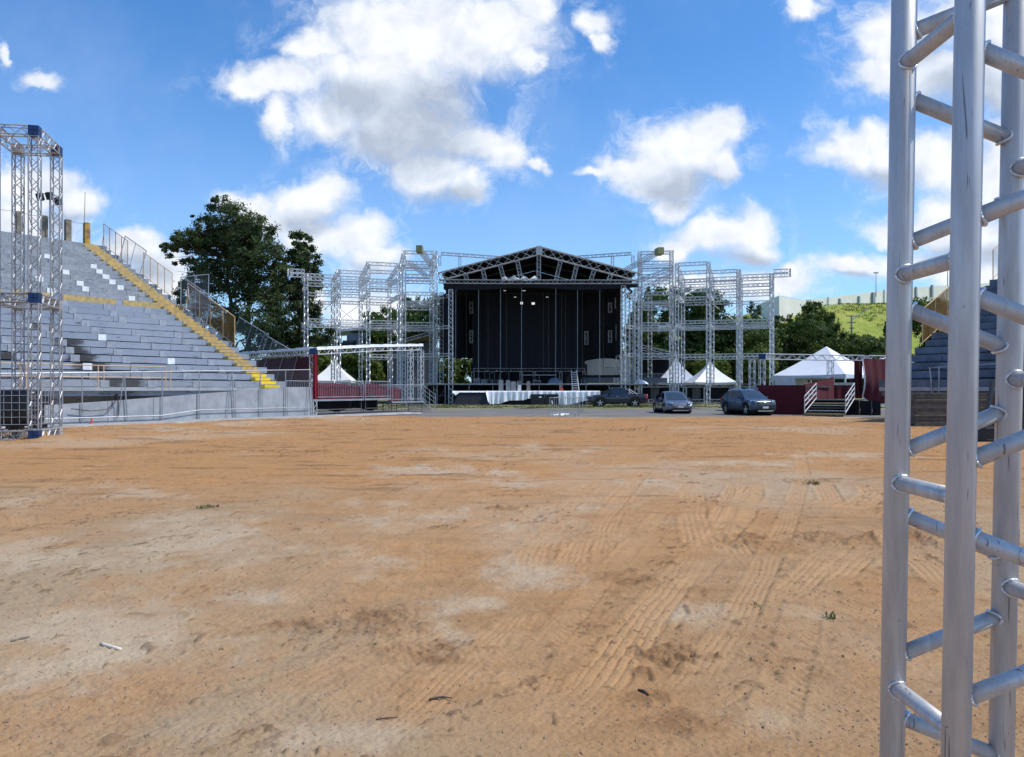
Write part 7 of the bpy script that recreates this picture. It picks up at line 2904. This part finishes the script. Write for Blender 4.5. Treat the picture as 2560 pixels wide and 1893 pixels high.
    mb = MB()
    mb.box((GX(905, z), z, GZ(928, z) / 2), (GX(925, z) - GX(884, z), 0.3, GZ(928, z)))
    mb.build('wall', plain('beige_wall', (0.42, 0.38, 0.33), 0.85, var=0.2, scale=0.6, world=True), t)
    mb = MB()
    mb.box((GX(910, z), z - 0.2, GZ(915, z)), (1.0, 0.12, 2.6))
    mb.build('dark_shutter', M['case'], t)
    # poles
    z = 150
    t = thing('utility_pole', 'concrete utility pole with crossarms standing in front of the grassy hill', 'pole', (GX(2129, 110), 110, 0))
    b = Vector((GX(2129, 110), 110, 0))
    h = GZ(788, 110)
    mb = MB()
    mb.tube(b, b + UP * h, 0.17, 8, r1=0.11)
    mb.build('shaft', M['pole'], t)
    for dz, w in ((0.15, 1.5), (1.1, 1.1), (1.9, 0.6)):
        mb = MB()
        mb.box(b + UP * (h - dz), (w, 0.10, 0.10))
        for s in (-1, -0.4, 0.4, 1):
            mb.tube(b + Vector((s * w * 0.48, 0, h - dz)), b + Vector((s * w * 0.48, 0, h - dz + 0.2)), 0.035, 5)
        mb.build('crossarm', M['wood'], t)
    mb = MB()
    mb.path([b + Vector((0.1, 0, h - 0.6)), b + Vector((0.9, -0.1, h - 0.1)), b + Vector((1.7, -0.2, h + 0.6))], 0.06, 6)
    mb.box(b + Vector((2.0, -0.2, h + 0.75)), (0.7, 0.2, 0.1))
    mb.build('lamp_arm', M['galv'], t)
    z = 236
    b = W(2190, 742, z)
    t = thing('lamp_post', 'thin tall lamp post on the hilltop beside the white wall', 'lamp post', b)
    mb = MB()
    mb.tube(b, W(2190, 684, z), 0.16, 6, r1=0.09)
    mb.build('shaft', M['galv'], t)
    mb = MB()
    p = W(2190, 684, z)
    mb.box(p + UP * 0.2, (1.3, 0.5, 0.35))
    mb.build('lamp_head', M['galv'], t)
    b = W(2369, 715, z - 1)
    t = thing('lamp_post', 'short lamp post on the hilltop, seen just left of the near truss front pole', 'lamp post', b)
    mb = MB()
    mb.tube(b, W(2369, 650, z - 1), 0.16, 6, r1=0.10)
    mb.build('shaft', M['galv'], t)
    mb = MB()
    mb.box(W(2369, 646, z - 1), (0.9, 0.5, 0.9))
    mb.build('lamp_head', M['case'], t)


# ------------------------------------------------------------------ small things
def make_small(gz):
    # crowd barriers in front of the runway
    for k, (pxc, z, rz, lb) in enumerate(((1411, 46.2, 0.03, 'thin grey crowd barrier standing alone in front of the white sheets'), (1421, 48.2, -0.04, 'second thin crowd barrier, right behind the first'))):
        c = Vector((GX(pxc, z), z, -0.04))
        t = thing('crowd_barrier', lb, 'barrier', c, 'crowd barriers standing on the yard', local=True, rz=rz)
        w, h = 1.76, 1.10
        mb = MB()
        for a, b in (((-w / 2, 0, 0.2), (-w / 2, 0, h)), ((w / 2, 0, 0.2), (w / 2, 0, h)), ((-w / 2, 0, h), (w / 2, 0, h)), ((-w / 2, 0, 0.22), (w / 2, 0, 0.22))):
            mb.tube(a, b, 0.021, 6)
        mb.build('frame', M['galv'], t)
        for i in range(1, 13):
            x = -w / 2 + w * i / 13
            mb = MB()
            mb.tube((x, 0, 0.22), (x, 0, h), 0.009, 5)
            mb.build('bar', M['galv'], t)
        for x in (-w * 0.38, w * 0.38):
            mb = MB()
            mb.path([(x, -0.36, 0.01), (x, -0.3, 0.05), (x, 0, 0.22), (x, 0.3, 0.05), (x, 0.36, 0.01)], 0.018, 6)
            mb.build('foot', M['galv'], t)
    rr = random.Random(5)
    for k, (px, py, lb) in enumerate(((1386, 1037, 'crumpled white plastic scrap under the crowd barrier, the left one'), (1412, 1036, 'crumpled white plastic scrap under the crowd barrier, the right one'))):
        z = 45.0 + k * 0.5
        mb = MB()
        c = Vector((GX(px, z), z, 0.06))
        P = [[c + Vector((0.09 * i + rr.uniform(-.03, .03), 0.07 * j + rr.uniform(-.03, .03), rr.uniform(-.04, .10))) for i in range(-3, 4)] for j in range(-2, 3)]
        mb.grid(P)
        tag(mb.build('plastic_scrap', M['sheet']), lb, 'litter')
    # stack of floor boards by the right stand
    z = 32.6
    t = thing('board_stack', 'neat tall stack of brown floor boards beside the right grandstand', 'board stack', (GX(2385, z), z + 0.6, 0))
    x0, x1 = GX(2287, z), GX(2478, z)
    n = 22
    h = 1.42
    for i in range(n):
        mb = MB()
        o = rr.uniform(-0.02, 0.02)
        mb.box(((x0 + x1) / 2 + o - 0.01 * (n - i) / n, z + 0.6 + rr.uniform(-.02, .02), h * (i + 0.5) / n), (x1 - x0, 1.2, h / n * 0.86), rz=0.03)
        mb.build('board', M['plank_edge'] if i % 5 == 2 else M['ply'], t)
    mb = MB()
    z2 = 23.4
    xa, xb = GX(2456, z2), GX(2640, z2)
    t = thing('flight_case', 'black flight case standing on the dirt at the right edge behind the near truss', 'case', ((xa + xb) / 2, z2 + 0.4, 0))
    zt = 0.95
    mb.poly([(xa + 0.02, z2, 0.02), (xb, z2, 0.02), (xb, z2, 0.42), (xa + 0.10, z2, 0.42)], (0, 0.8, 0))
    mb.poly([(GX(2546, z2), z2, 0.42), (xb, z2, 0.42), (xb, z2, 2.5), (GX(2550, z2), z2, 2.5)], (0, 0.8, 0))
    mb.build('body', M['case'], t)
    mb = MB()
    for z_ in (0.05, 0.40):
        mb.box(((xa + xb) / 2 + 0.05, z2 - 0.006, z_), (xb - xa - 0.12, 0.02, 0.03))
    mb.build('edge_trim', M['steel_dark'], t)
    for k, (ax, bx, lb) in enumerate(((2484, 2466, 'black board leaning on the right end of the board stack'), (2478, 2458, 'thin black bar leaning beside the black board'))):
        zz = 30.5 + 0.3 * k
        mb = MB()
        mb.bar(W(ax, 953, zz), W(bx, 1078, zz - 0.6), 0.14 if k == 0 else 0.06, 0.05, up=(0, 1, 0))
        tag(mb.build('leaning_board', M['case']), lb, 'board')
    # the odd things lying on the dirt
    def on(px, py, dz=0.0):
        x, y = ground_pt(px, py)
        return Vector((x, y, gz(x, y) + dz))
    def flat_stick(pts, r, name, mt, lb, cat):
        mb = MB()
        P = [on(a, b, 0.008) for a, b in pts]
        top = max(p.z for p in P)
        for i, p in enumerate(P):
            p.z = max(p.z, top - 0.012)
        mb.path(P, r, 7)
        return tag(mb.build(name, M[mt], smooth=True), lb, cat)
    flat_stick([(252, 1607), (262, 1610), (282, 1615), (301, 1622)], [0.007, 0.012, 0.012, 0.011], 'pale_stick', 'stick', 'short bone-white stick lying on the dirt at the left', 'stick')
    flat_stick([(28, 1607), (48, 1599), (75, 1594)], [0.006, 0.008, 0.004], 'brown_twig', 'wood', 'thin brown twig lying near the left edge', 'twig')
    flat_stick([(1075, 1744), (1085, 1738), (1108, 1738), (1129, 1740)], [0.007, 0.006, 0.005, 0.003], 'dark_twig', 'twig', 'dark crooked twig lying near the bottom centre', 'twig')
    flat_stick([(940, 1790), (965, 1787), (995, 1785)], [0.003, 0.004, 0.002], 'dark_twig', 'twig', 'hair-thin dark twig left of the crooked one', 'twig')
    flat_stick([(1595, 1721), (1610, 1726), (1622, 1736)], [0.006, 0.009, 0.005], 'dark_twig', 'twig', 'short dark root scrap beside the tyre track', 'twig')
    # weeds
    def tuft(px, py, n, h, spread, lb, seed):
        r2 = random.Random(seed)
        p = on(px, py)
        mb = MB()
        for i in range(n):
            a = r2.uniform(0, 6.28)
            b = p + Vector((math.cos(a), math.sin(a), 0)) * spread * math.sqrt(r2.random())
            d = Vector((r2.uniform(-1, 1), r2.uniform(-1, 1), 0)) * h * 0.8
            tip = b + d + UP * h * r2.uniform(0.4, 1)
            s = Vector((-d.y, d.x, 0)).normalized() * h * 0.10
            mid = b.lerp(tip, 0.5) + UP * h * 0.15
            mb.add([b - s, b + s, mid + s, mid - s, tip], [(0, 1, 2, 3), (3, 2, 4)])
        return tag(mb.build('grass_tuft', M['weed']), lb, 'weed')
    tuft(519, 1273, 90, 0.045, 0.15, 'low green tuft of grass growing alone on the dirt at the left', 1)
    tuft(1112, 1318, 40, 0.03, 0.16, 'sparse faded tuft of grass on the pale patch in the middle', 2)
    tuft(2074, 1540, 20, 0.05, 0.04, 'small green weed growing in the churned dirt near the near truss', 3)
    tuft(1900, 1514, 20, 0.03, 0.07, 'tiny weed in the dirt left of the other weed', 4)
    tuft(2030, 1212, 36, 0.08, 0.12, 'dry dark clump of weed on the churned dirt', 5)


def finish():
    for o in bpy.data.objects:
        if '_local' in o:
            del o['_local']
    SC.view_settings.view_transform = 'Standard'
    SC.view_settings.look = 'None'
    SC.view_settings.exposure = EXPOSURE
    SC.view_settings.gamma = 1
    SC.render.engine = 'CYCLES'
    SC.cycles.max_bounces = 6
    SC.cycles.diffuse_bounces = 3
    SC.cycles.glossy_bounces = 3
    SC.cycles.transparent_max_bounces = 16
    SC.cycles.use_denoising = True
    SC.cycles.sample_clamp_indirect = 6


EXPOSURE = 0.15
make_camera()
make_light()
make_sky()
GZF = make_ground()
make_stands()
make_ramp()
make_tower(GZF)
make_left_gate()
make_right_gate()
make_near_truss()
make_wing(-1, 'wide open scaffold of pale trusses left of the stage')
make_wing(1, 'wide open scaffold of pale trusses right of the stage')
make_stage()
make_apron()
make_on_stage()
make_side_canopies()
make_tents()
make_cars()
make_trees()
make_hill()
make_small(GZF)
finish()
